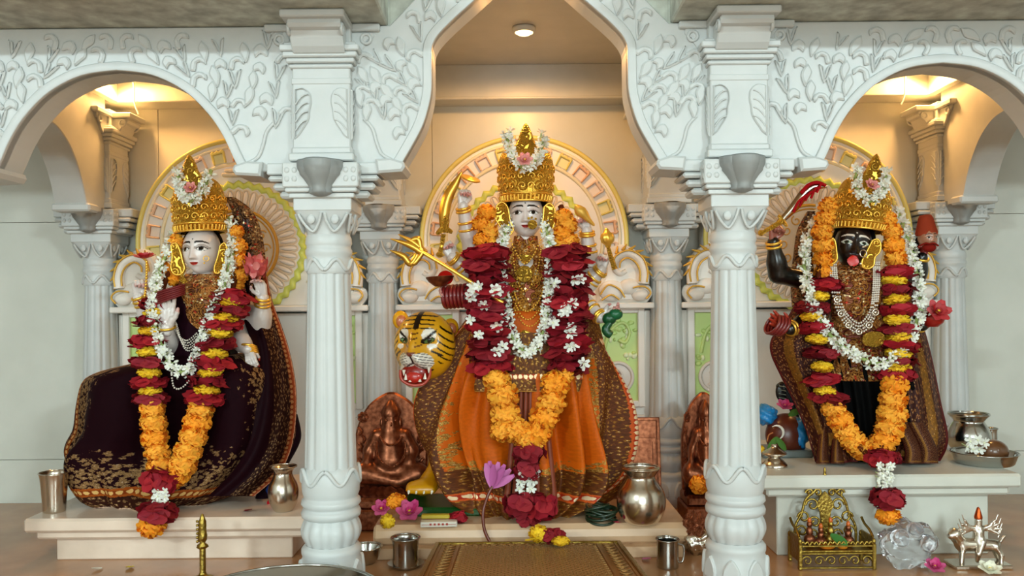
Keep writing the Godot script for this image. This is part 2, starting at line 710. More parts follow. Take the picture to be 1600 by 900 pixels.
var LEAVES := []
func arch(called: String, label: String, x: float, half: Array, top: Array, sd: int) -> Node3D:
	var t := thing(called, label, "arch", Vector3(x, half[half.size() - 1].y, 0), "")
	var poly := panel_poly(half, top)
	var g := G.new()
	g.xf = Transform3D(Basis.IDENTITY, Vector3(x, 0, 0))
	g.extr(poly, -0.06, 0.045, 0.003)
	obj("panel", g, M.white_marble, t)
	# plain raised band along the opening
	for s in [-1.0, 1.0]:
		g = G.new()
		g.xf = Transform3D(Basis.IDENTITY, Vector3(x, 0, 0))
		var rows := []
		var n := half.size()
		for i in n:
			var d: Vector2 = (half[mini(i + 1, n - 1)] - half[maxi(i - 1, 0)]).normalized()
			var o := Vector2(-d.y, d.x)
			if i == 0:
				o = Vector2(0, 1)
			var q: Vector2 = half[i]
			var row := PackedVector3Array()
			for k in [[0.0, 0.02], [0.0, 0.048], [0.002, 0.052], [0.020, 0.052], [0.023, 0.049], [0.023, 0.04]]:
				var p: Vector2 = q + o * k[0]
				row.append(Vector3(s * p.x, p.y, k[1]))
			rows.append(row)
		g.grid(rows)
		obj("border_band", g, M.white_marble, t)
		# moulded foot of the arch
		g = G.new()
		var f: Vector2 = half[n - 1]
		var foot := PackedVector2Array([Vector2(f.x - 0.012, f.y + 0.012), Vector2(f.x - 0.016, f.y), Vector2(f.x - 0.008, f.y - 0.012), Vector2(f.x + 0.055, f.y - 0.016), Vector2(f.x + 0.06, f.y + 0.02), Vector2(f.x + 0.02, f.y + 0.022)])
		if s < 0.0:
			for i in foot.size():
				foot[i].x = -foot[i].x
		g.xf = Transform3D(Basis.IDENTITY, Vector3(x, 0, 0))
		g.extr(foot, -0.065, 0.066, 0.006)
		obj("foot_moulding", g, M.white_marble, t)
		# a curling stem in the low corner
		g = G.new()
		g.xf = Transform3D(Basis.IDENTITY, Vector3(x, 0, 0))
		var st := []
		for q in [Vector2(0.02, 0.02), Vector2(0.045, 0.035), Vector2(0.058, 0.065), Vector2(0.068, 0.10), Vector2(0.09, 0.125)]:
			st.append(Vector3(s * (f.x + q.x), f.y + q.y, 0.046))
		g.tube(smooth3(st, 4), 0.005, 6)
		obj("carved_stem", g, M.white_marble, t)
	# carved leaves in rows that follow the opening
	var r := RandomNumberGenerator.new()
	r.seed = sd
	var arc := 0.0
	var hn := half.size()
	var cum := [0.0]
	for i in hn - 1:
		arc += half[i].distance_to(half[i + 1])
		cum.append(arc)
	for row in 9:
		var off := 0.046 + row * 0.032
		var step := 0.036
		var along := (0.5 if row % 2 else 0.12) * step
		while along < arc - 0.03:
			var i := 0
			while i < hn - 2 and cum[i + 1] < along:
				i += 1
			var q: Vector2 = half[i].lerp(half[i + 1], (along - cum[i]) / maxf(1e-5, cum[i + 1] - cum[i]))
			var d: Vector2 = (half[mini(i + 2, hn - 1)] - half[maxi(i - 1, 0)]).normalized()
			var o := Vector2(-d.y, d.x)
			var p := q + o * off
			var ok := Geometry2D.is_point_in_polygon(p, poly) and p.x > 0.012
			for e in 8:
				if not Geometry2D.is_point_in_polygon(p + Vector2(0.024, 0).rotated(e * TAU / 8.0), poly):
					ok = false
			# rows from the far side of a bend would land on top of one another
			for j in hn:
				if p.distance_to(half[j]) < off - 0.006:
					ok = false
			if p.y < half[hn - 1].y + 0.13 and p.x > half[hn - 1].x + 0.01:
				ok = false
			if ok:
				var kind: int = [2, 1, 0, 3][(row + int(along / step)) % 4]
				var ang := d.angle() + (0.7 if (int(along / step) + row) % 2 else -0.7) + r.randf_range(-0.25, 0.25)
				var sc := r.randf_range(1.25, 1.5)
				for s in [-1.0, 1.0]:
					var bs := Basis(Vector3(cos(ang), sin(ang), 0) * sc, Vector3(-sin(ang), cos(ang), 0) * sc, Vector3(0, 0, 1))
					if s < 0.0:
						bs = Basis(Vector3.LEFT, Vector3.UP, Vector3.BACK) * bs
					inst("carved_leaf", LEAVES[kind], M.white_marble, t, Transform3D(bs, Vector3(x + s * p.x, p.y, 0.0435)))
			along += step * (1.0 + off * 1.2)
	return t

func make_pillar(at: Vector3, label: String) -> Node3D:
	var t := thing("marble_pillar", label, "pillar", at, "carved marble pillars")
	var m: Material = M.white_marble
	var K := 1.0 / 600.0
	var yy := func(y: float) -> float: return CAMY - (y - 481.0) / 600.0
	# foot, rings and melon bulb
	var g := G.new()
	var pr := []
	for q in [[0, 927], [50, 927], [50, 905], [48, 890], [46, 872], [44, 868], [46, 862], [46, 856], [43, 852], [39, 849]]:
		pr.append(Vector2(q[0] * K, yy.call(q[1])))
	g.lathe(pr, 48)
	obj("foot", g, m, t, true)
	for k in 8:
		var a := TAU * (k + 0.5) / 8.0
		g = G.new()
		g.xf = Transform3D(Basis(Vector3.UP, a), Vector3(0, 0, 0))
		g.xf = g.xf * Transform3D(Basis.IDENTITY, Vector3(0, yy.call(885), 0.079))
		g.extr(smooth2([Vector2(-0.022, -0.03), Vector2(-0.02, 0.0), Vector2(0, 0.026), Vector2(0.02, 0.0), Vector2(0.022, -0.03)], 3), -0.01, 0.005, 0.003)
		obj("foot_petal", g, m, t, true)
	g = G.new()
	pr = []
	for i in 15:
		var s := float(i) / 14.0
		pr.append(Vector2((38.0 + 8.0 * sin(s * PI)) * K, lerpf(yy.call(850), yy.call(806), s)))
	g.lathe(pr, 96, func(a, r, _y): return r * (1.0 + 0.05 * (absf(cos(a * 7.0)) - 0.7)))
	obj("melon_bulb", g, m, t, true)
	g = G.new()
	pr = []
	for q in [[38, 810], [45, 806], [46, 800], [44, 795], [41, 793], [43, 790], [46, 786], [45, 780], [41, 777], [42, 774], [44, 768], [45, 755], [44, 742], [42, 733], [38, 728]]:
		pr.append(Vector2(q[0] * K, yy.call(q[1])))
	g.lathe(pr, 72)
	obj("base_rings", g, m, t, true)
	# wavy leaf collars: base and neck
	for c in [[731.0, 44.5, 22.0, 6], [424.0, 35.0, -16.0, 6]]:
		g = G.new()
		var pts := []
		for i in 97:
			var a := TAU * i / 96.0
			pts.append(Vector3(sin(a) * c[1] * K, yy.call(c[0] + c[2] * (0.5 - 0.5 * cos(a * c[3] * 1.0))), cos(a) * c[1] * K))
		g.tube(pts, 0.0055, 8, false)
		obj("leaf_collar", g, m, t, true)
	# fluted shaft
	g = G.new()
	pr = []
	for i in 9:
		var s := i / 8.0
		pr.append(Vector2(lerpf(40.0, 32.5, s) * K, lerpf(yy.call(733), yy.call(424), s)))
	g.lathe(pr, 144, func(a, r, _y): return r * (1.0 - 0.055 * pow(0.5 + 0.5 * cos(a * 12.0), 3.0)))
	obj("fluted_shaft", g, m, t, true)
	# capital: neck rings, then a leaf bell that turns square
	g = G.new()
	pr = []
	for q in [[33, 430], [35, 426], [35, 418], [33.5, 408], [34, 402], [36, 399], [36, 393], [34, 390], [34, 386], [36, 383], [35, 374], [33, 370]]:
		pr.append(Vector2(q[0] * K, yy.call(q[1])))
	g.lathe(pr, 64)
	obj("neck_rings", g, m, t, true)
	g = G.new()
	var rows := []
	for i in 9:
		var s := i / 8.0
		var half := lerpf(33.0, 43.0, pow(s, 1.6)) * K
		var sq := clampf((s - 0.15) * 1.3, 0.0, 1.0)
		var row := PackedVector3Array()
		for k in 64:
			var a := TAU * k / 64.0
			var e := Vector2(sin(a), cos(a))
			var mx := maxf(absf(e.x), absf(e.y))
			var q := e.lerp(e / mx, sq) * half
			row.append(Vector3(q.x, lerpf(yy.call(372), yy.call(334), s), q.y))
		rows.append(row)
	g.grid(rows, true, true)
	obj("leaf_bell", g, m, t, true)
	for k in 4:
		g = G.new()
		g.xf = Transform3D(Basis(Vector3.UP, TAU * k / 4.0), Vector3.ZERO)
		for s in [-1.0, 1.0]:
			var pts := []
			for q in [Vector3(0.004, 338, 42), Vector3(0.010, 352, 39), Vector3(0.026, 366, 34.5), Vector3(0.046, 356, 37), Vector3(0.062, 340, 41)]:
				pts.append(Vector3(s * q.x, yy.call(q.y), (q.z + 0.5) * K))
			g.tube(smooth3(pts, 4), 0.0042, 6)
			g.ell(Vector3(s * 0.03, yy.call(348), 39.5 * K), Vector3(0.011, 0.012, 0.005), 10, 6)
		obj("capital_leaf", g, m, t, true)
	g = G.new()
	g.box(Vector3(0, yy.call(325), 0), Vector3(0.146, 0.034, 0.146), 0.002)
	obj("capital_block", g, m, t, true)
	# abacus with dots and a hanging knob
	g = G.new()
	g.box(Vector3(0, yy.call(313), 0), Vector3(0.164, 0.012, 0.164), 0.002)
	g.box(Vector3(0, yy.call(305), 0), Vector3(0.18, 0.012, 0.18), 0.003)
	g.box(Vector3(0, yy.call(283), 0), Vector3(0.190, 0.062, 0.190), 0.003)
	obj("abacus", g, m, t, true)
	for k in 4:
		g = G.new()
		g.xf = Transform3D(Basis(Vector3.UP, TAU * k / 4.0), Vector3(0, 0, 0))
		for s in [-1.0, 1.0]:
			for e in 4:
				g.ell(Vector3(s * (0.064 + (e % 2) * 0.019), yy.call(276 + (e / 2) * 13), 0.094), Vector3(0.0075, 0.008, 0.004), 10, 6)
		obj("dot_rosettes", g, m, t, true)
		g = G.new()
		g.xf = Transform3D(Basis(Vector3.UP, TAU * k / 4.0), Vector3(0, 0, 0.092))
		pr = []
		for q in [[0, 262], [50, 262], [51, 265], [51, 272], [49, 276], [46, 279], [45, 283], [36, 290], [27, 299], [24, 305], [27, 309], [22, 312], [10, 315], [0, 316]]:
			pr.append(Vector2(q[0] * K, yy.call(q[1])))
		# an oval, half sunk into the abacus
		var sub := G.new()
		sub.lathe(pr, 32)
		for i in sub.v.size():
			sub.v[i] = Vector3(sub.v[i].x * 0.68, sub.v[i].y, sub.v[i].z * 0.5)
		g.append(sub, Transform3D.IDENTITY)
		obj("hanging_knob", g, m, t, true)
	# square die with leaf carvings
	g = G.new()
	g.box(Vector3(0, yy.call(255), 0), Vector3(0.164, 0.020, 0.164), 0.003)
	g.box(Vector3(0, yy.call(245), 0), Vector3(0.155, 0.022, 0.155), 0.006)
	g.box(Vector3(0, yy.call(174), 0), Vector3(0.146, 0.236, 0.146), 0.003)
	g.box(Vector3(0, yy.call(140), 0), Vector3(0.150, 0.016, 0.150), 0.002)
	obj("die", g, m, t, true)
	for k in 4:
		g = G.new()
		g.xf = Transform3D(Basis(Vector3.UP, TAU * k / 4.0), Vector3.ZERO)
		for s in [-1.0, 1.0]:
			var wing := []
			for q in [Vector2(0.066, 152), Vector2(0.045, 150), Vector2(0.028, 158), Vector2(0.024, 172), Vector2(0.028, 184), Vector2(0.030, 196), Vector2(0.038, 206), Vector2(0.047, 214), Vector2(0.056, 222), Vector2(0.068, 228)]:
				wing.append(Vector2(s * q.x, yy.call(q.y)))
			g.extr(smooth2(wing, 3), 0.068, 0.0785, 0.003)
			for e in 4:
				var pts := []
				for q in 5:
					var w := q / 4.0
					pts.append(Vector3(s * (0.034 + 0.03 * w), yy.call(160 + e * 13 + 16 * w * w), 0.0785))
				g.tube(pts, 0.0022, 5)
		obj("leaf_carving", g, m, t, true)
	# cornice
	g = G.new()
	for q in [[118, 0.160, 0.010], [110, 0.172, 0.012], [102, 0.186, 0.014], [93, 0.198, 0.016], [86, 0.18, 0.01]]:
		g.box(Vector3(0, yy.call(q[0]), 0), Vector3(q[1], q[2], q[1]), 0.003)
	obj("cornice", g, m, t, true)
	# brackets that carry the eave: one forward, one to each side
	for k in 4:
		g = G.new()
		var turn := TAU * k / 4.0
		g.xf = Transform3D(Basis(Vector3.UP, turn), Vector3.ZERO)
		var wide := 0.130 if k % 2 == 0 else 0.10
		var reach := 1.0 if k % 2 == 0 else 0.86
		var prof := []
		for q in [Vector2(0.0, 1.372), Vector2(0.085, 1.372), Vector2(0.098, 1.376), Vector2(0.112, 1.388), Vector2(0.124, 1.405), Vector2(0.132, 1.420), Vector2(0.146, 1.424), Vector2(0.152, 1.432), Vector2(0.150, 1.442), Vector2(0.0, 1.442)]:
			prof.append(Vector2(q.x * reach, q.y))
		var sub := G.new()
		sub.extr(PackedVector2Array(prof), -wide / 2.0, wide / 2.0, 0.003)
		g.append(sub, Transform3D(Basis(Vector3(0, 0, 1), Vector3.UP, Vector3(-1, 0, 0)), Vector3.ZERO))
		g.box(Vector3(0, 1.451, 0.085 * reach), Vector3(wide + 0.026, 0.018, 0.17 * reach), 0.003)
		obj("bracket", g, m, t, true)
		# scroll roll on each cheek
		g = G.new()
		g.xf = Transform3D(Basis(Vector3.UP, turn), Vector3.ZERO)
		for s in [-1.0, 1.0]:
			g.ring(Vector3(s * wide / 2.0, 1.424, 0.128 * reach), Vector3.RIGHT, 0.012, 0.0045, 20, 6)
		obj("scroll", g, m, t, true)
	g = G.new()
	g.box(Vector3(0, 1.42, 0), Vector3(0.15, 0.10, 0.15), 0.002)
	obj("bracket_core", g, m, t, true)
	# stepped consoles under the arch feet
	for k in [1, 3]:
		g = G.new()
		g.xf = Transform3D(Basis(Vector3.UP, TAU * k / 4.0), Vector3.ZERO)
		g.box(Vector3(0, yy.call(270), 0.105), Vector3(0.11, 0.03, 0.08), 0.003)
		g.box(Vector3(0, yy.call(285), 0.100), Vector3(0.12, 0.014, 0.08), 0.005)
		g.box(Vector3(0, yy.call(297), 0.09), Vector3(0.105, 0.018, 0.08), 0.006)
		g.box(Vector3(0, yy.call(309), 0.08), Vector3(0.09, 0.018, 0.07), 0.006)
		obj("console", g, m, t, true)
	return t

func build_shrine() -> void:
	LEAVES = leaf_meshes()
	var g: G
	# pillars
	var first := make_pillar(Vector3(XC - BAY / 2.0, 0, 0), "fluted white marble front pillar between the dark maroon seated statue and tiger")
	var spots := [
		[XC + BAY / 2.0, 0.0, "fluted white marble front pillar left of the black-faced statue"],
		[XC - BAY / 2.0, -0.93, "rear wall pillar seen between the left front pillar and the trident"],
		[XC + BAY / 2.0, -0.93, "rear wall pillar behind the copper plaque, right of the mace"],
		[XC - BAY * 1.5, -0.93, "rear corner pillar on the far left beside the bare wall"],
		[XC + BAY * 1.5, -0.93, "rear corner pillar on the far right beside the bare wall"],
		[XC - BAY * 1.5, 0.0, "outer front pillar past the left edge of the picture"],
		[XC + BAY * 1.5, 0.0, "outer front pillar past the right edge of the picture"]]
	for s in spots:
		var d := first.duplicate()
		d.name = numbered("marble_pillar")
		add_child(d)
		d.position = Vector3(s[0], 0, s[1])
		d.set_meta("label", s[2])
	# arches across the front
	var top := Yf(33, 614.0)
	var sf: Vector2 = side_arch()[-1]
	var side_top := [Vector2(sf.x + 0.06, sf.y - 0.002), Vector2(0.46, sf.y - 0.002), Vector2(0.46, top), Vector2(0.0, top)]
	arch("carved_arch", "leaf-carved white arch over the dark maroon seated statue", XC - BAY, side_arch(), side_top, 3)
	arch("carved_arch", "leaf-carved white arch over the black-faced statue", XC + BAY, side_arch(), side_top, 4)
	var mf: Vector2 = mid_arch()[-1]
	var mid_top := [Vector2(mf.x + 0.05, mf.y - 0.002), Vector2(0.46, mf.y - 0.002), Vector2(0.46, top), Vector2(219.0 / 614.0, top)]
	for q in [Vector2(200, 14), Vector2(172, -16), Vector2(122, -55), Vector2(60, -88), Vector2(0, -100)]:
		mid_top.append(Vector2(q.x / 614.0, Yf(q.y, 614.0)))
	arch("carved_arch", "tall cusped white arch over the central orange-robed statue", XC, mid_arch(), mid_top, 5)
	# arches across the two ends, front to back
	for s in [-1.0, 1.0]:
		var t := thing("end_arch", "plain side arch between the front and the rear corner pillar, %s end" % ("left" if s < 0.0 else "right"), "arch", Vector3(XC + s * BAY * 1.5, sf.y, -0.465))
		var half := []
		for q in side_arch():
			half.append(Vector2(q.x * 0.86, q.y))
		var hl: Vector2 = half[-1]
		var poly := panel_poly(half, [Vector2(hl.x + 0.05, hl.y), Vector2(0.40, hl.y), Vector2(0.40, 1.64), Vector2(0.0, 1.64)])
		g = G.new()
		var sub := G.new()
		sub.extr(poly, -0.055, 0.055, 0.003)
		g.append(sub, Transform3D(Basis(Vector3(0, 0, -1), Vector3.UP, Vector3(1, 0, 0)), Vector3(XC + s * BAY * 1.5, 0, -0.465)))
		obj("panel", g, M.white_marble, t)
		for e in [-1.0, 1.0]:
			g = G.new()
			g.box(Vector3(XC + s * BAY * 1.5, hl.y + 0.006, -0.465 + e * (hl.x + 0.02)), Vector3(0.135, 0.028, 0.07), 0.006)
			obj("foot_moulding", g, M.white_marble, t)
		g = G.new()
		g.box(Vector3(XC + s * (BAY * 1.5 - 0.062), 1.513, -0.48), Vector3(0.03, 0.012, 0.9), 0.003)
		g.box(Vector3(XC + s * (BAY * 1.5 - 0.060), 1.58, -0.48), Vector3(0.02, 0.125, 0.9), 0.003)
		obj("cornice_strip", g, M.white_marble, t)
	# rear frieze beam, ceiling, fascia and eaves
	g = G.new()
	g.box(Vector3(XC, 1.577, -0.985), Vector3(3.2, 0.128, 0.11), 0.003)
	g.box(Vector3(XC, 1.513, -0.98), Vector3(3.2, 0.010, 0.125), 0.003)
	struct("trim_1", g, M.white_marble, "frieze beam at the top of the rear wall")
	g = G.new()
	g.box(Vector3(XC, 1.68, -0.5), Vector3(3.4, 0.08, 1.1), 0.0)
	struct("ceiling", g, M.white_marble, "flat marble ceiling inside the shrine")
	# wall above the side arches and around the tall arch
	g = G.new()
	for s in [-1.0, 1.0]:
		g.box(Vector3(XC + s * 2.457, (top + 2.8) / 2.0 + 0.002, 0.0), Vector3(4.2, 2.8 - top, 0.06), 0.0)
	var over := PackedVector2Array()
	for q in [Vector2(-219, 33), Vector2(-200, 14), Vector2(-172, -16), Vector2(-122, -55), Vector2(-60, -88), Vector2(0, -100), Vector2(60, -88), Vector2(122, -55), Vector2(172, -16), Vector2(200, 14), Vector2(219, 33)]:
		over.append(Vector2(XC + q.x / 614.0, Yf(q.y, 614.0) + 0.001))
	over.append(Vector2(XC + 219.0 / 614.0, 2.8))
	over.append(Vector2(XC - 219.0 / 614.0, 2.8))
	g.extr(over, -0.03, 0.03)
	struct("wall_upper", g, M.eave_stone, "grey stone wall above the arches")
	g = G.new()
	for s in [-1.0, 1.0]:
		g.box(Vector3(XC + s * (0.362 + 2.1), top + 0.052, 0.22), Vector3(4.2, 0.1, 0.38), 0.004)
	struct("trim_2", g, M.eave_stone, "grey stone eave over the side arches")
	# podiums
	podium("stepped_podium", "lower stepped marble podium carrying the dark maroon seated statue", P(35, 805, -0.24).x, P(35, 805, -0.24).x + 0.83, 0.136, -0.24, M.podium_marble)
	podium("stepped_podium", "tall stepped marble podium carrying the black-faced statue", 0.715, P(1598, 742, -0.22).x, 0.246, -0.22, M.wall_marble)
	var t := thing("marble_slab_base", "low rounded cream slab under the central statue", "base", Vector3(0.055, 0, -0.54))
	g = G.new()
	var prof := PackedVector2Array([Vector2(-0.28, 0.03), Vector2(0.262, 0.03), Vector2(0.274, 0.04), Vector2(0.28, 0.058), Vector2(0.274, 0.078), Vector2(0.258, 0.092), Vector2(-0.28, 0.092)])
	var sb := G.new()
	sb.extr(prof, -0.465, 0.465, 0.008)
	g.append(sb, Transform3D(Basis(Vector3(0, 0, 1), Vector3.UP, Vector3(-1, 0, 0)), Vector3(0.055, 0, -0.57)))
	obj("slab", g, M.beige_marble, t)
	g = G.new()
	g.box(Vector3(0.055, 0.016, -0.56), Vector3(0.9, 0.032, 0.58), 0.002)
	obj("plinth", g, M.beige_marble, t)
	# lamp fittings
	t = thing("downlight", "warm round downlight in the ceiling above the central statue", "light", Vector3(0.055, 1.64, -0.52), "warm ceiling lamps")
	g = G.new()
	g.lathe([Vector2(0.030, -0.018), Vector2(0.036, -0.016), Vector2(0.038, -0.006), Vector2(0.038, 0.0), Vector2(0.0, 0.0)], 28)
	obj("rim", g, M.white_marble, t, true)
	g = G.new()
	g.lathe([Vector2(0.0, -0.026), Vector2(0.018, -0.024), Vector2(0.028, -0.018), Vector2(0.030, -0.012)], 24)
	obj("bulb_lens", g, M.warm_bulb, t, true)
	for s in [-1.0, 1.0]:
		var at := Vector3(-1.41, 1.595, -0.86) if s < 0.0 else Vector3(1.50, 1.605, -0.86)
		t = thing("corner_spotlight", "small glowing spotlight above the %s rear corner pillar" % ("left" if s < 0.0 else "right"), "light", at, "warm ceiling lamps")
		g = G.new()
		g.lathe([Vector2(0.0, 0.045), Vector2(0.008, 0.045), Vector2(0.008, 0.012), Vector2(0.02, 0.008), Vector2(0.022, -0.004), Vector2(0.0, -0.004)], 16)
		obj("housing", g, M.white_marble, t, true)
		g = G.new()
		g.ell(Vector3(0, -0.006, 0), Vector3(0.018, 0.008, 0.018), 14, 8)
		obj("bulb_lens", g, M.warm_bulb, t, true)
		g = G.new()
		g.tube(smooth3([Vector3(-s * 0.01, 0.03, 0.0), Vector3(-s * 0.035, -0.02, -0.03), Vector3(-s * 0.03, -0.09, -0.05), Vector3(-s * 0.04, -0.13, -0.06)], 4), 0.003, 6)
		obj("wire", g, M.white_marble, t, true)

func podium(called: String, label: String, x0: float, x1: float, y: float, z: float, m: Material) -> void:
	var t := thing(called, label, "podium", Vector3((x0 + x1) / 2.0, 0, z - 0.35))
	var back := -0.86
	var g := G.new()
	var cx := (x0 + x1) / 2.0
	var w := x1 - x0
	g.box(Vector3(cx, y - 0.02, (z + back) / 2.0), Vector3(w, 0.04, z - back), 0.007)
	obj("top_slab", g, m, t)
	g = G.new()
	g.box(Vector3(cx, y - 0.052, (z + back) / 2.0 - 0.012), Vector3(w - 0.05, 0.026, z - back - 0.02), 0.006)
	obj("moulding", g, m, t)
	g = G.new()
	g.box(Vector3(cx, (y - 0.064) / 2.0, (z + back) / 2.0 - 0.03), Vector3(w - 0.13, y - 0.064, z - back - 0.06), 0.003)
	obj("body", g, m, t)

func more_materials() -> void:
	var fil := filigree(384, 330, 5)
	var gd := mat("gold", Color(1.0, 0.80, 0.30), 0.36, 0.62)
	bump(gd, fil, 2.4)
	gd.uv1_triplanar = true
	gd.uv1_scale = Vector3.ONE * 3.0
	mat("plain_gold", Color(1.0, 0.80, 0.33), 0.3, 0.72)
	mat("gold_paint", Color(0.86, 0.68, 0.28), 0.4, 0.35)
	mat("silver", Color(0.82, 0.78, 0.72), 0.22, 1.0)
	mat("steel", Color(0.74, 0.74, 0.72), 0.16, 1.0)
	var br := mat("brass", Color(0.62, 0.52, 0.24), 0.35, 1.0)
	bump(br, noise_tex(0.05, Color(0, 0, 0), Color(1, 1, 1), 128), 0.15)
	br.uv1_triplanar = true
	br.uv1_scale = Vector3.ONE * 12.0
	var cp := mat("copper", Color(0.70, 0.44, 0.31), 0.36, 0.9)
	tri_map(cp, noise_tex(0.03, Color(0.55, 0.48, 0.45), Color(1, 1, 1), 256), 6.0)
	var cq := mat("copper_leaf", Color(0.76, 0.48, 0.34), 0.34, 0.9)
	tri_map(cq, noise_tex(0.03, Color(0.6, 0.5, 0.45), Color(1, 1, 1), 256), 6.0)
	bump(cq, fil, 0.5)
	var pk := mat("painted_marble", Color(1, 1, 1), 0.4)
	pk.vertex_color_use_as_albedo = true
	var sk := mat("painted_skin", Color(1, 1, 1), 0.28)
	sk.vertex_color_use_as_albedo = true
	sk.clearcoat_enabled = true
	sk.clearcoat = 0.4
	sk.clearcoat_roughness = 0.15
	var pt := mat("petal", Color(1, 1, 1), 0.75)
	pt.vertex_color_use_as_albedo = true
	pt.backlight_enabled = true
	pt.backlight = Color(0.22, 0.22, 0.22)
	var ck := mat("tinted_cloth", Color(1, 1, 1), 0.8)
	ck.metallic_specular = 0.25
	ck.vertex_color_use_as_albedo = true
	var pl := mat("tinted_gloss", Color(1, 1, 1), 0.3)
	pl.vertex_color_use_as_albedo = true
	var mt := mat("tinted_metal", Color(1, 1, 1), 0.28, 1.0)
	mt.vertex_color_use_as_albedo = true
	var cr := mat("crystal", Color(0.97, 0.98, 1.0, 0.06), 0.04)
	cr.refraction_enabled = true
	cr.refraction_scale = 0.05
	cr.cull_mode = BaseMaterial3D.CULL_BACK
	var dg := mat("green_glass", Color(0.01, 0.16, 0.06), 0.1)
	dg.clearcoat_enabled = true

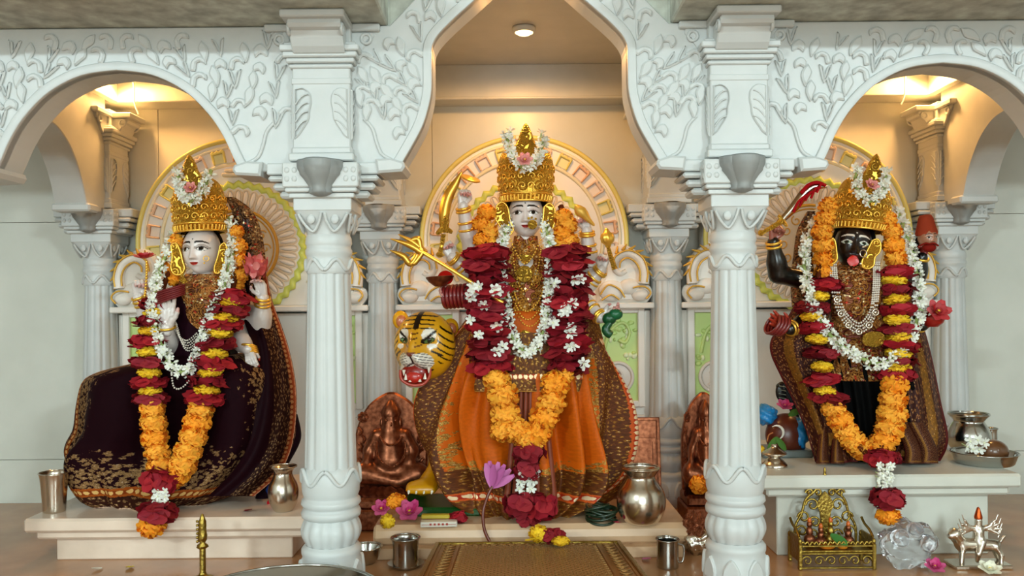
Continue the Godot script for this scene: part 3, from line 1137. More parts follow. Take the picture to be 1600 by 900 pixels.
# carved throne back with a round halo, set against the rear wall; built once, copied for the three bays
func make_back(x: float, label: String) -> Node3D:
	var t := thing("throne_back", label, "altar back", Vector3(x, 0, -0.93), "carved throne backs")
	var W := lin("eee9df")
	var Y := lin("e4d374")
	var PKC := lin("e8c9ae")
	var GN := lin("c6e08a")
	var g := G.new()
	# wall slab of the base, ledge
	g.setcol(W)
	g.box(Vector3(x, 0.36, -0.985), Vector3(0.94, 0.72, 0.07), 0.002)
	obj("base_slab", g, M.painted_marble, t)
	g = G.new()
	g.setcol(W)
	g.box(Vector3(x, 0.738, -0.955), Vector3(0.95, 0.022, 0.14), 0.004)
	obj("ledge", g, M.painted_marble, t)
	for s in [-1.0, 1.0]:
		var cx: float = x + s * 0.345
		g = G.new()
		g.setcol(W)
		for e in [-1.0, 1.0]:
			g.box(Vector3(cx + e * 0.088, 0.545, -0.942), Vector3(0.026, 0.37, 0.03), 0.003)
		g.box(Vector3(cx, 0.372, -0.942), Vector3(0.15, 0.024, 0.03), 0.003)
		g.box(Vector3(cx, 0.72, -0.942), Vector3(0.15, 0.02, 0.03), 0.003)
		g.box(Vector3(cx, 0.18, -0.944), Vector3(0.2, 0.3, 0.026), 0.003)
		obj("panel_frame", g, M.painted_marble, t)
		g = G.new()
		g.setcol(GN)
		g.box(Vector3(cx, 0.545, -0.948), Vector3(0.152, 0.33, 0.012), 0.001)
		var r := RandomNumberGenerator.new()
		r.seed = 5
		for k in 60:
			var px := r.randf_range(-0.066, 0.066)
			var py := r.randf_range(0.40, 0.70)
			if Vector2(px, (py - 0.47) * 1.0).length() < 0.07:
				continue
			g.setcol(GN if r.randf() < 0.7 else lin("e6efc4"))
			g.ell(Vector3(cx + px, py, -0.942), Vector3(r.randf_range(0.006, 0.014), r.randf_range(0.006, 0.012), 0.008), 8, 5)
		g.setcol(GN)
		g.tube(smooth3([Vector3(cx - 0.05, 0.56, -0.94), Vector3(cx - 0.03, 0.64, -0.936), Vector3(cx + 0.02, 0.675, -0.936), Vector3(cx + 0.045, 0.64, -0.936), Vector3(cx + 0.03, 0.60, -0.936), Vector3(cx + 0.005, 0.61, -0.938)], 4), 0.007, 6)
		obj("green_carved_panel", g, M.painted_marble, t)
		g = G.new()
		g.setcol(lin("ded6cc"))
		g.ell(Vector3(cx, 0.47, -0.942), Vector3(0.055, 0.055, 0.01), 24, 8)
		g.ring(Vector3(cx, 0.47, -0.936), Vector3.BACK, 0.055, 0.007, 32, 6)
		g.tube(smooth3([Vector3(cx - 0.025, 0.44, -0.93), Vector3(cx - 0.005, 0.455, -0.928), Vector3(cx + 0.015, 0.48, -0.928), Vector3(cx, 0.50, -0.928), Vector3(cx - 0.02, 0.485, -0.928)], 4), 0.005, 6)
		obj("medallion", g, M.painted_marble, t)
		# scrolling beast carved in white with gilt lines
		g = G.new()
		g.setcol(W)
		var o := Vector2(x + s * 0.365, 0.748)
		var body := []
		for q in [Vector2(-0.10, 0.0), Vector2(-0.10, 0.06), Vector2(-0.075, 0.10), Vector2(-0.07, 0.16), Vector2(-0.04, 0.205), Vector2(0.0, 0.215), Vector2(0.045, 0.195), Vector2(0.07, 0.16), Vector2(0.085, 0.115), Vector2(0.07, 0.075), Vector2(0.098, 0.06), Vector2(0.105, 0.03), Vector2(0.085, 0.0)]:
			body.append(o + Vector2(q.x * s, q.y))
		var pb := smooth2(body, 4)
		g.extr(pb, -0.95, -0.893, 0.014)
		for q in [[0.060, 0.030, 0.034, 0.024], [-0.045, 0.045, 0.05, 0.04], [0.020, 0.060, 0.04, 0.03]]:
			g.ell(Vector3(o.x + s * q[0], o.y + q[1], -0.893), Vector3(q[2], q[3], 0.018), 14, 8)
		# the crest: a thick roll that curls over itself
		var roll := []
		for q in [Vector2(0.070, 0.070), Vector2(0.072, 0.115), Vector2(0.055, 0.160), Vector2(0.015, 0.182), Vector2(-0.025, 0.165), Vector2(-0.035, 0.130), Vector2(-0.015, 0.108), Vector2(0.008, 0.118)]:
			roll.append(Vector3(o.x + s * q.x, o.y + q.y, -0.890))
		var rs := smooth3(roll, 5)
		var rw := []
		for i in rs.size():
			rw.append(lerpf(0.022, 0.009, float(i) / (rs.size() - 1)))
		g.tube(rs, rw, 10)
		obj("scroll_beast", g, M.painted_marble, t)
		g = G.new()
		for c in [[[0.080, 0.075], [0.084, 0.115], [0.066, 0.165], [0.018, 0.192], [-0.032, 0.172], [-0.044, 0.130]], [[0.055, 0.078], [0.056, 0.115], [0.040, 0.148], [0.010, 0.164], [-0.014, 0.150], [-0.018, 0.128]], [[0.03, 0.055], [0.055, 0.060], [0.080, 0.055], [0.094, 0.035], [0.078, 0.014]], [[-0.09, 0.03], [-0.06, 0.066], [-0.02, 0.05], [0.0, 0.02]], [[-0.085, 0.01], [-0.05, 0.03], [-0.02, 0.012]]]:
			var pts := []
			for q in c:
				pts.append(Vector3(o.x + s * q[0], o.y + q[1], -0.872))
			g.tube(smooth3(pts, 5), 0.0036, 6)
		for k in 8:
			var a := -0.6 + k * 0.36
			g.tube([Vector3(o.x + s * (0.012 + 0.070 * sin(a)), o.y + 0.118 + 0.076 * cos(a), -0.882), Vector3(o.x + s * (0.012 + 0.094 * sin(a + 0.22)), o.y + 0.118 + 0.098 * cos(a + 0.22), -0.888)], [0.008, 0.002], 6)
		obj("gilt_lines", g, M.gold_paint, t)
	# halo: outer band on a flat arch, with raised rims and little niches
	var hc := Vector3(x, 0.985, -0.93)
	var R := 0.385
	g = G.new()
	g.setcol(lin("f2ebe0"))
	var disc := PackedVector2Array()
	for k in 61:
		var a := lerpf(-0.66, PI + 0.66, k / 60.0)
		disc.append(Vector2(cos(a) * R, sin(a) * R))
	g.xf = Transform3D(Basis.IDENTITY, hc)
	g.extr(disc, -0.07, 0.012, 0.003)
	obj("halo_plate", g, M.painted_marble, t)
	for rr in [[R - 0.005, 0.009, Y], [R - 0.030, 0.006, lin("f0e6c8")], [R - 0.094, 0.007, lin("efe2bd")]]:
		g = G.new()
		g.setcol(rr[2])
		var pts := []
		for k in 73:
			var a := lerpf(-0.55, PI + 0.55, k / 72.0)
			pts.append(hc + Vector3(cos(a) * rr[0], sin(a) * rr[0], 0.013))
		g.tube(pts, rr[1], 8)
		obj("halo_rim", g, M.painted_marble, t)
	var niche := []
	for k in 3:
		g = G.new()
		g.setcol([PKC, Y, lin("e6b48c")][k])
		g.extr(PackedVector2Array([Vector2(-0.024, -0.024), Vector2(-0.026, 0.02), Vector2(-0.018, 0.027), Vector2(-0.009, 0.021), Vector2(0.0, 0.026), Vector2(0.009, 0.021), Vector2(0.018, 0.027), Vector2(0.026, 0.02), Vector2(0.024, -0.024), Vector2(0.018, -0.024), Vector2(0.018, 0.012), Vector2(-0.018, 0.012), Vector2(-0.018, -0.024)]), 0.0, 0.014, 0.003)
		g.setcol([lin("f0e2d4"), lin("efe3a0"), lin("f0dfce")][k])
		g.box(Vector3(0, -0.006, 0.003), Vector3(0.036, 0.034, 0.006), 0.001)
		niche.append(g.mesh())
	for k in 17:
		var a := lerpf(-0.35, PI + 0.35, k / 16.0)
		inst("halo_niche", niche[[1, 0, 2][k % 3]], M.painted_marble, t, Transform3D(Basis(Vector3.BACK, a - PI / 2.0), hc + Vector3(cos(a), sin(a), 0) * (R - 0.062) + Vector3(0, 0, 0.010)))
	# sunburst
	var sc := Vector3(x, 0.960, -0.905)
	g = G.new()
	g.setcol(lin("f3ead9"))
	var burst := PackedVector2Array()
	for k in 160:
		var a := TAU * k / 160.0
		burst.append(Vector2(cos(a), sin(a)) * (0.243 + 0.006 * cos(a * 40.0)))
	g.xf = Transform3D(Basis.IDENTITY, sc)
	g.extr(burst, -0.02, 0.006, 0.002)
	obj("sunburst_plate", g, M.painted_marble, t)
	g = G.new()
	g.setcol(lin("d8e06a"))
	var rows := []
	for k in 161:
		var a := TAU * (k % 160) / 160.0
		var w := 0.006 * cos(a * 40.0)
		var row := PackedVector3Array()
		for q in [[0.246, -0.01], [0.248, 0.004], [0.240, 0.011], [0.226, 0.010], [0.222, 0.004]]:
			row.append(sc + Vector3(cos(a) * (q[0] + w), sin(a) * (q[0] + w), q[1] + 0.002 * cos(a * 40.0)))
		rows.append(row)
	g.grid(rows)
	obj("scalloped_rim", g, M.painted_marble, t)
	# ray petals: raised tongue-shaped outlines
	g = G.new()
	g.setcol(lin("ead3b4"))
	var pp := []
	for q in [Vector2(-0.008, 0.0), Vector2(-0.0125, 0.045), Vector2(-0.008, 0.062), Vector2(0.0, 0.066), Vector2(0.008, 0.062), Vector2(0.0125, 0.045), Vector2(0.008, 0.0)]:
		pp.append(Vector3(q.x, q.y, 0.0))
	g.tube(smooth3(pp, 3), 0.0032, 6)
	g.setcol(lin("f6ecdf"))
	g.ell(Vector3(0, 0.034, 0), Vector3(0.009, 0.03, 0.006), 8, 6)
	var pm := g.mesh()
	for k in 44:
		var a := TAU * k / 44.0
		inst("ray_petal", pm, M.painted_marble, t, Transform3D(Basis(Vector3.BACK, a - PI / 2.0), sc + Vector3(cos(a), sin(a), 0) * 0.150 + Vector3(0, 0, 0.007)))
	g = G.new()
	g.setcol(lin("d8a437"))
	g.ring(sc + Vector3(0, 0, 0.006), Vector3.BACK, 0.142, 0.006, 72, 8)
	g.ring(sc + Vector3(0, 0, 0.006), Vector3.BACK, 0.128, 0.003, 64, 6)
	obj("gilt_ring", g, M.painted_marble, t)
	for k in 12:
		var a := TAU * k / 12.0
		g = G.new()
		g.setcol(lin("dcb35c"))
		var pts := []
		for i in 13:
			var w := i / 12.0
			var rr := 0.020 * (1.0 - w * 0.8)
			pts.append(Vector3(rr * cos(w * 7.0), rr * sin(w * 7.0), 0.0))
		g.xf = Transform3D(Basis(Vector3.BACK, a), sc + Vector3(cos(a), sin(a), 0) * 0.098 + Vector3(0, 0, 0.007))
		g.tube(pts, 0.003, 5)
		obj("curl", g, M.painted_marble, t)
	# stacked moulding at the crown of the halo
	g = G.new()
	g.setcol(lin("ecd9b8"))
	for q in [[0.375, 0.062, 0.018], [0.355, 0.08, 0.012], [0.342, 0.066, 0.012], [0.328, 0.052, 0.014], [0.312, 0.036, 0.016], [0.296, 0.02, 0.016], [0.262, 0.10, 0.012], [0.248, 0.12, 0.014]]:
		g.box(hc + Vector3(0, q[0], 0.02), Vector3(q[1], q[2], 0.04), 0.004)
	obj("crown_moulding", g, M.painted_marble, t)
	return t

func build_backs() -> void:
	var a := make_back(XC, "carved throne back with gilt beasts and round halo behind the central statue")
	for s in [-1.0, 1.0]:
		var d := a.duplicate()
		d.name = numbered("throne_back")
		add_child(d)
		d.position = Vector3(XC + s * BAY, 0, -0.93)
		d.set_meta("label", "carved throne back with round yellow-rimmed halo behind the %s statue" % ("dark maroon seated" if s < 0.0 else "black-faced"))

# ---------- bodies: tapered bones joined by a smooth minimum, meshed as surface nets
func sdf_mesh(g: G, bones: Array, cell: float, k: float) -> void:
	var lo := Vector3.INF
	var hi := -Vector3.INF
	for b in bones:
		var r: float = maxf(b[2], b[3]) + k + 3.0 * cell
		for p in [b[0], b[1]]:
			lo = lo.min(p - Vector3.ONE * r)
			hi = hi.max(p + Vector3.ONE * r)
	var nx := int((hi.x - lo.x) / cell) + 2
	var ny := int((hi.y - lo.y) / cell) + 2
	var nz := int((hi.z - lo.z) / cell) + 2
	var sy := nx
	var sz := nx * ny
	var f := PackedFloat32Array()
	f.resize(nx * ny * nz)
	f.fill(1.0)
	var own := PackedInt32Array()
	own.resize(f.size())
	var act := PackedByteArray()
	act.resize(f.size())
	var band := 2.2 * cell + k * 0.3
	for bi in bones.size():
		var b: Array = bones[bi]
		var a: Vector3 = b[0]
		var ra: float = b[2]
		var rb: float = b[3]
		var ab: Vector3 = b[1] - a
		var inv := 1.0 / maxf(1e-9, ab.length_squared())
		var m := maxf(ra, rb) + k + 2.0 * cell
		var i0 := (a.min(b[1]) - Vector3.ONE * m - lo) / cell
		var i1 := (a.max(b[1]) + Vector3.ONE * m - lo) / cell
		var x0 := maxi(0, int(i0.x))
		var x1 := mini(nx - 1, int(i1.x) + 1)
		var y0 := maxi(0, int(i0.y))
		var y1 := mini(ny - 1, int(i1.y) + 1)
		var z0 := maxi(0, int(i0.z))
		var z1 := mini(nz - 1, int(i1.z) + 1)
		for z in range(z0, z1 + 1):
			for y in range(y0, y1 + 1):
				var id := z * sz + y * sy + x0
				var p := Vector3(lo.x + x0 * cell, lo.y + y * cell, lo.z + z * cell) - a
				for x in range(x0, x1 + 1):
					var t := clampf(p.dot(ab) * inv, 0.0, 1.0)
					var d := (p - ab * t).length() - (ra + (rb - ra) * t)
					if d < m:
						var o := f[id]
						if d < o:
							own[id] = bi
						var h := maxf(k - absf(o - d), 0.0)
						f[id] = minf(o, d) - h * h / (4.0 * k)
						if absf(d) < band:
							act[id] = 1
					p.x += cell
					id += 1
	var corner := PackedInt32Array([0, 1, sy, sy + 1, sz, sz + 1, sz + sy, sz + sy + 1])
	var cv := PackedVector3Array([Vector3(0, 0, 0), Vector3(1, 0, 0), Vector3(0, 1, 0), Vector3(1, 1, 0), Vector3(0, 0, 1), Vector3(1, 0, 1), Vector3(0, 1, 1), Vector3(1, 1, 1)])
	var ed := PackedInt32Array([0, 1, 2, 3, 4, 5, 6, 7, 0, 2, 1, 3, 4, 6, 5, 7, 0, 4, 1, 5, 2, 6, 3, 7])
	var vid := PackedInt32Array()
	vid.resize(f.size())
	vid.fill(-1)
	var cells := PackedInt32Array()
	for z in nz - 1:
		for y in ny - 1:
			var row := z * sz + y * sy
			for x in nx - 1:
				var id := row + x
				if act[id] == 0 and act[id + 1] == 0 and act[id + sy] == 0 and act[id + sz] == 0 and act[id + sz + sy + 1] == 0:
					continue
				var neg := 0
				for c in 8:
					if f[id + corner[c]] < 0.0:
						neg += 1
				if neg == 0 or neg == 8:
					continue
				var s := Vector3.ZERO
				var n := 0
				for e in 12:
					var fa := f[id + corner[ed[e * 2]]]
					var fb := f[id + corner[ed[e * 2 + 1]]]
					if (fa < 0.0) != (fb < 0.0):
						s += cv[ed[e * 2]].lerp(cv[ed[e * 2 + 1]], fa / (fa - fb))
						n += 1
				g.col = bones[own[id]][4]
				vid[id] = g.add(lo + (Vector3(x, y, z) + s / float(n)) * cell)
				cells.append(id)
	g.colored = true
	var st := [1, sy, sz]
	for id in cells:
		for ax in 3:
			var a: int = st[ax]
			var u: int = st[(ax + 1) % 3]
			var w: int = st[(ax + 2) % 3]
			if id - u - w < 0:
				continue
			var f0 := f[id]
			var f1 := f[id + a]
			if (f0 < 0.0) == (f1 < 0.0):
				continue
			var q0 := vid[id]
			var q1 := vid[id - u]
			var q2 := vid[id - u - w]
			var q3 := vid[id - w]
			if q1 < 0 or q2 < 0 or q3 < 0:
				continue
			if f0 < 0.0:
				g.quad(q0, q1, q2, q3)
			else:
				g.quad(q0, q3, q2, q1)

# ---------- hands: wrist at the origin, fingers up +y, palm towards +z, thumb on the +x side, length about 1
var HANDS := {}
func hand(kind: String, skin: Color, tip: Color, nail: Color) -> G:
	var key := kind + str(skin) + str(tip)
	if HANDS.has(key):
		return HANDS[key]
	var b := []
	var fx := [0.17, 0.06, -0.055, -0.16]
	var len := [0.40, 0.45, 0.41, 0.31]
	b.append([Vector3(0, -0.12, 0), Vector3(0, 0.08, 0), 0.13, 0.125, skin])
	for i in 4:
		b.append([Vector3(fx[i] * 0.55, 0.08, 0), Vector3(fx[i], 0.46, 0.0), 0.105, 0.085, skin])
	b.append([Vector3(0.10, 0.10, 0.03), Vector3(0.17, 0.24, 0.07), 0.10, 0.09, skin])
	for i in 4:
		var k := Vector3(fx[i], 0.47, 0.0)
		var curl := 0.12
		if kind == "relaxed":
			curl = 0.42 + 0.08 * i
		elif kind == "fist":
			curl = 1.25
		elif kind == "cup":
			curl = 0.6
		var ang := curl * 0.8
		var p := k
		var spread: float = (0.10 - 0.065 * i) if kind == "open" else 0.0
		for s in 3:
			var l: float = len[i] * [0.44, 0.32, 0.26][s]
			var q := p + Vector3(spread * l * 2.0, cos(ang) * l, sin(ang) * l)
			b.append([p, q, [0.068, 0.060, 0.055][s], [0.060, 0.055, 0.046][s], skin if s < 2 else tip])
			p = q
			ang += curl
	var th := [Vector3(0.15, 0.17, 0.05), Vector3(0.27, 0.30, 0.10), Vector3(0.33, 0.42, 0.14), Vector3(0.36, 0.52, 0.16)]
	if kind == "fist":
		th = [Vector3(0.14, 0.17, 0.07), Vector3(0.23, 0.30, 0.20), Vector3(0.16, 0.40, 0.33), Vector3(0.04, 0.44, 0.36)]
	elif kind == "cup" or kind == "relaxed":
		th = [Vector3(0.14, 0.17, 0.06), Vector3(0.25, 0.30, 0.16), Vector3(0.26, 0.41, 0.24), Vector3(0.22, 0.50, 0.29)]
	for s in 3:
		b.append([th[s], th[s + 1], [0.080, 0.066, 0.058][s], [0.066, 0.058, 0.046][s], skin if s < 2 else tip])
	var g := G.new()
	sdf_mesh(g, b, 0.026, 0.022)
	HANDS[key] = g
	return g

func put_hand(g: G, kind: String, wrist: Vector3, along: Vector3, palm: Vector3, size: float, left: bool, skin: Color, tip: Color) -> void:
	var y := along.normalized()
	var z := (palm - y * palm.dot(y)).normalized()
	var x := y.cross(z)
	if left:
		x = -x
	g.append(hand(kind, skin, tip, tip), Transform3D(Basis(x, y, z) * size, wrist))

# ---------- heads: a finely divided face with painted eyes, brows and lips
func head(g: G, t: Transform3D, hw: float, hh: float, c: Dictionary) -> void:
	var rows := []
	var cols := []
	var nl := 150
	var nu := 150
	for i in nl + 1:
		var la := PI * i / nl
		var row := PackedVector3Array()
		for j in nu:
			var th := -PI + TAU * j / nu
			var lo := th - 0.55 * sin(th)
			var d := Vector3(sin(la) * sin(lo), cos(la), sin(la) * cos(lo))
			var fx := d.x
			var fy := d.y
			var p := Vector3(d.x * hw * (1.0 - 0.13 * smoothstep(0.15, 0.9, -d.y)), d.y * hh, d.z * hw * 1.12)
			var col: Color = c.skin
			if d.z > 0.0:
				var ax := absf(fx)
				var e := Vector2((ax - 0.46) / 0.26, (fy - 0.02) / 0.10)
				p.z -= hw * 0.10 * exp(-(pow((ax - 0.44) / 0.30, 2) + pow((fy - 0.08) / 0.13, 2)))
				p.z += hw * 0.07 * exp(-(pow(e.x, 2) + pow(e.y, 2)) * 1.2)
				# nose
				var ny := clampf((0.16 - fy) / 0.50, 0.0, 1.0)
				var nh := 0.05 + 0.30 * ny * ny
				if fy < -0.34:
					nh *= clampf(1.0 - (-0.34 - fy) / 0.07, 0.0, 1.0)
				elif fy > 0.16:
					nh *= clampf(1.0 - (fy - 0.16) / 0.25, 0.0, 1.0)
				p.z += hw * nh * exp(-pow(fx / (0.09 + 0.07 * ny), 2))
				p.z += hw * 0.08 * exp(-(pow((ax - 0.15) / 0.075, 2) + pow((fy + 0.31) / 0.06, 2)))
				# lips, chin, cheeks
				p.z += hw * 0.10 * exp(-(pow(fx / 0.24, 2) + pow((fy + 0.50) / 0.045, 2)))
				p.z += hw * 0.09 * exp(-(pow(fx / 0.20, 2) + pow((fy + 0.60) / 0.05, 2)))
				p.z += hw * 0.10 * exp(-(pow(fx / 0.30, 2) + pow((fy + 0.86) / 0.14, 2)))
				p.z += hw * 0.05 * exp(-(pow((ax - 0.5) / 0.25, 2) + pow((fy + 0.35) / 0.25, 2)))
				# paint
				var dx := (ax - 0.46) / 0.29
				var lid := 0.108 * (1.0 - dx * dx)
				var dy := fy - 0.02 + 0.015 * dx
				if absf(dx) < 1.25:
					var up := dy / maxf(lid, 0.004)
					if absf(dx) < 1.0 and dy < lid and dy > -lid * 0.75:
						col = c.eye
						var ir := Vector2((ax - 0.46 + (-0.02 if fx < 0.0 else 0.02)) * hw, (dy - 0.012) * hh).length() / hw
						if ir < 0.115:
							col = c.iris
						if ir < 0.065:
							col = c.pupil
						if dy > lid - 0.036:
							col = c.line
						elif dy < -lid * 0.75 + 0.016:
							col = c.line
					elif dy > -0.05 and dy < maxf(lid, 0.0) + c.shade and up > 0.0:
						col = c.lid
				var bx := (ax - 0.44) / 0.33
				if absf(bx) < 1.0:
					var by: float = 0.262 + 0.060 * (1.0 - bx * bx) - 0.03 * bx
					if absf(fy - by) < 0.042 * (1.0 - 0.6 * maxf(bx, 0.0)):
						col = c.brow
				if ax < 0.27:
					var q := 1.0 - pow(ax / 0.27, 2)
					var mid := -0.535 + 0.03 * pow(ax / 0.27, 2)
					if fy < mid + 0.055 * q * (1.0 - 0.3 * exp(-pow(fx / 0.05, 2))) and fy > mid - 0.085 * q:
						col = c.lip
						if absf(fy - mid) < 0.011:
							col = c.lipline
				if Vector2(fx * hw, (fy - 0.43) * hh).length() < hw * 0.045:
					col = c.dot
			row.append(t * p)
			cols.append(col)
		rows.append(row)
	var b := g.v.size()
	g.grid(rows, true, false)
	g.colored = true
	var w := nu + 1
	for i in nl + 1:
		for j in w:
			g.c[b + i * w + j] = cols[i * nu + j % nu]

# ---------- cloth
# rows: [y, left x, right x, z of the middle, depth forward, depth back] in photograph pixels and metres
func interp(rows: Array, t: float) -> Array:
	var n := rows.size()
	var f := t * (n - 1)
	var i := clampi(int(f), 0, n - 2)
	var w := f - i
	var out := []
	for k in rows[0].size():
		var a: float = rows[maxi(i - 1, 0)][k]
		var b: float = rows[i][k]
		var c: float = rows[i + 1][k]
		var d: float = rows[mini(i + 2, n - 1)][k]
		out.append(cubic_interpolate(b, c, a, d, w))
	return out

func robe(g: G, rows: Array, nv: int, nu: int, fold, cap := true) -> void:
	var out := []
	for i in nv + 1:
		var t := float(i) / nv
		var r := interp(rows, t)
		var row := PackedVector3Array()
		var l := P(r[1], r[0], r[3])
		var q := P(r[2], r[0], r[3])
		# the height is read off the front of the cloth, the width off its sides
		var dy: float = P((r[1] + r[2]) / 2.0, r[0], r[3] + r[4]).y - (l.y + q.y) / 2.0
		l.y += dy
		q.y += dy
		var m := (l + q) / 2.0
		var hx := (q - l) / 2.0
		for k in nu:
			var a := PI - TAU * k / nu          # left edge, across the front, right edge, back
			var s := fposmod(float(k) / nu * 2.0, 2.0)
			var cs := cos(a)
			var sn := sin(a)
			var depth: float = r[4] if sn > 0.0 else r[5]
			var ec := signf(cs) * pow(absf(cs), 0.72)
			var es := signf(sn) * pow(absf(sn), 0.72)
			var p := m + hx * ec + Vector3(0, 0, depth * es)
			var n := Vector3(cs, 0, sn)
			row.append(p + n * float(fold.call(s, t)))
		out.append(row)
	var b := g.v.size()
	g.grid(out, true, cap)
	g.has_uv = true
	# u runs 0..1 across the front and back again behind
	for i in range(b, g.uv.size()):
		var u := g.uv[i].x * 2.0
		g.uv[i].x = u if u <= 1.0 else 2.0 - u
		var yy: float = interp(rows, g.uv[i].y)[0]
		g.uv[i].y = (yy - rows[0][0]) / (rows[rows.size() - 1][0] - rows[0][0])

# a hanging sheet with thickness; rows: [y, x of one edge, x of the other, z of one edge, z of the other]
func sheet(g: G, rows: Array, nv: int, nu: int, thick: float, fold) -> void:
	var front := []
	for i in nv + 1:
		var t := float(i) / nv
		var r := interp(rows, t)
		var row := PackedVector3Array()
		for k in nu + 1:
			var s := float(k) / nu
			var z: float = lerpf(r[3], r[4], s) + r[5] * sin(PI * s)
			var p := P(lerpf(r[1], r[2], s), r[0] if r.size() < 7 else lerpf(r[0], r[6], s), z)
			row.append(p + Vector3(0, 0, float(fold.call(s, t))))
		front.append(row)
	var b := g.v.size()
	# loop round the thickness: front from left to right, then back
	var rows2 := []
	for i in nv + 1:
		var row := PackedVector3Array()
		var f: PackedVector3Array = front[i]
		for k in nu + 1:
			row.append(f[k])
		for k in nu + 1:
			row.append(f[nu - k] + Vector3(0, 0, -thick))
		rows2.append(row)
	g.grid(rows2, true, true)
	var w := 2 * (nu + 1)
	for i in range(b, g.uv.size()):
		var idx := (i - b)
		var kk := idx % (w + 1)
		if idx < (nv + 1) * (w + 1):
			var s := float(kk) / nu if kk <= nu else float(2 * nu + 1 - kk) / nu
			g.uv[i].x = clampf(s, 0.0, 1.0)

# woven cloth picture: plain field, with an embroidered border along the given sides
# bands: [from, to, kind, colour a, colour b] in metres from the edge; kinds: plain, specks, dots, stripe
func cloth_mat(called: String, size: Vector2i, wide: float, high: float, field: Color, bands: Array, sides: Array, specks: float, sd: int, motif := Color(0, 0, 0, 0)) -> StandardMaterial3D:
	var r := RandomNumberGenerator.new()
	r.seed = sd
	var n := FastNoiseLite.new()
	n.seed = sd
	n.frequency = 0.09
	var n2 := FastNoiseLite.new()
	n2.seed = sd + 7
	n2.noise_type = FastNoiseLite.TYPE_CELLULAR
	n2.frequency = 0.085
	var im := Image.create(size.x, size.y, false, Image.FORMAT_RGB8)
	var me := Image.create(size.x, size.y, false, Image.FORMAT_L8)
	for y in size.y:
		for x in size.x:
			var s := (x + 0.5) / size.x
			var t := (y + 0.5) / size.y
			var e := 9.0
			if sides[0]:
				e = minf(e, s * wide)
			if sides[1]:
				e = minf(e, (1.0 - s) * wide)
			if sides[2]:
				e = minf(e, (1.0 - t) * high)
			if sides[3]:
				e = minf(e, t * high)
			var w := n.get_noise_2d(x, y)
			e += w * 0.003
			var c := field
			var shiny := 0.0
			c = c.darkened(clampf(0.04 + w * 0.08, 0.0, 0.2))
			for b in bands:
				if e >= b[0] and e < b[1]:
					c = b[3]
					var q := n2.get_noise_2d(x, y)
					if b[2] == "specks":
						c = c.darkened(0.15 + 0.25 * w)
						if q < -0.80:
							c = Color(0.93, 0.82, 0.62) if r.randf() < 0.6 else b[4]
							shiny = 0.75
						elif q < -0.80 + specks:
							c = b[4].darkened(r.randf() * 0.3)
							shiny = 0.6
					elif b[2] == "dots":
						var along := t * high
						if sides[2] and (1.0 - t) * high < minf(s if sides[0] else 9.0, 1.0 - s if sides[1] else 9.0) * wide:
							along = s * wide
						var mid: float = (b[0] + b[1]) / 2.0
						if Vector2(fposmod(along, 0.016) - 0.008, e - mid).length() < (b[1] - b[0]) * 0.46:
							c = b[4]
							shiny = 0.5
					elif b[2] == "fringe":
						# floral sprigs thinning out into the field
						c = field
						var k: float = (e - b[0]) / (b[1] - b[0])
						var clump := n.get_noise_2d(x * 0.35, y * 0.35) * 0.55 + 0.45
						if clump > k * 0.72:
							if q < -0.80:
								c = b[4].lightened(0.35)
								shiny = 0.7
							elif q < -0.52:
								c = (b[4] if r.randf() < 0.6 else b[3]).darkened(r.randf() * 0.25)
								shiny = 0.6
			if motif.a > 0.0 and r.randf() < 0.0004:
				c = motif
			im.set_pixel(x, y, c)
			me.set_pixel(x, y, Color(shiny, shiny, shiny))
	var m := mat(called, Color.WHITE, 0.55)
	m.metallic_specular = 0.3
	m.albedo_texture = ImageTexture.create_from_image(im)
	m.metallic = 1.0
	m.metallic_texture = ImageTexture.create_from_image(me)
	return m

# brocade: gold thread scrolls on a dark ground, the same picture giving the relief
func brocade(called: String, ground: Color, thread: Color, scale: float) -> StandardMaterial3D:
	if not M.has("_thread_img"):
		var src: Image = M.gold.heightmap_texture.get_image()
		M["_thread_img"] = src
	var im: Image = M["_thread_img"]
	var out := Image.create(im.get_width(), im.get_height(), false, Image.FORMAT_RGB8)
	var r := RandomNumberGenerator.new()
	r.seed = 4
	for y in im.get_height():
		for x in im.get_width():
			var h := im.get_pixel(x, y).r
			var c := ground.lerp(thread, smoothstep(0.25, 0.55, h))
			out.set_pixel(x, y, c)
	var n := im.get_width()
	for k in 420:
		var bx := r.randi() % n
		var by := r.randi() % n
		var c := Color(1.0, 0.90, 0.66) if k % 3 else Color(0.80, 0.20, 0.12)
		for dy in range(-3, 4):
			for dx in range(-3, 4):
				if dx * dx + dy * dy < 11:
					out.set_pixel(posmod(bx + dx, n), posmod(by + dy, n), c)
	var m := mat(called, Color.WHITE, 0.36, 0.55)
	m.albedo_texture = ImageTexture.create_from_image(out)
	bump(m, M.gold.heightmap_texture, 0.7)
	m.uv1_triplanar = true
	m.uv1_scale = Vector3.ONE * scale
	return m

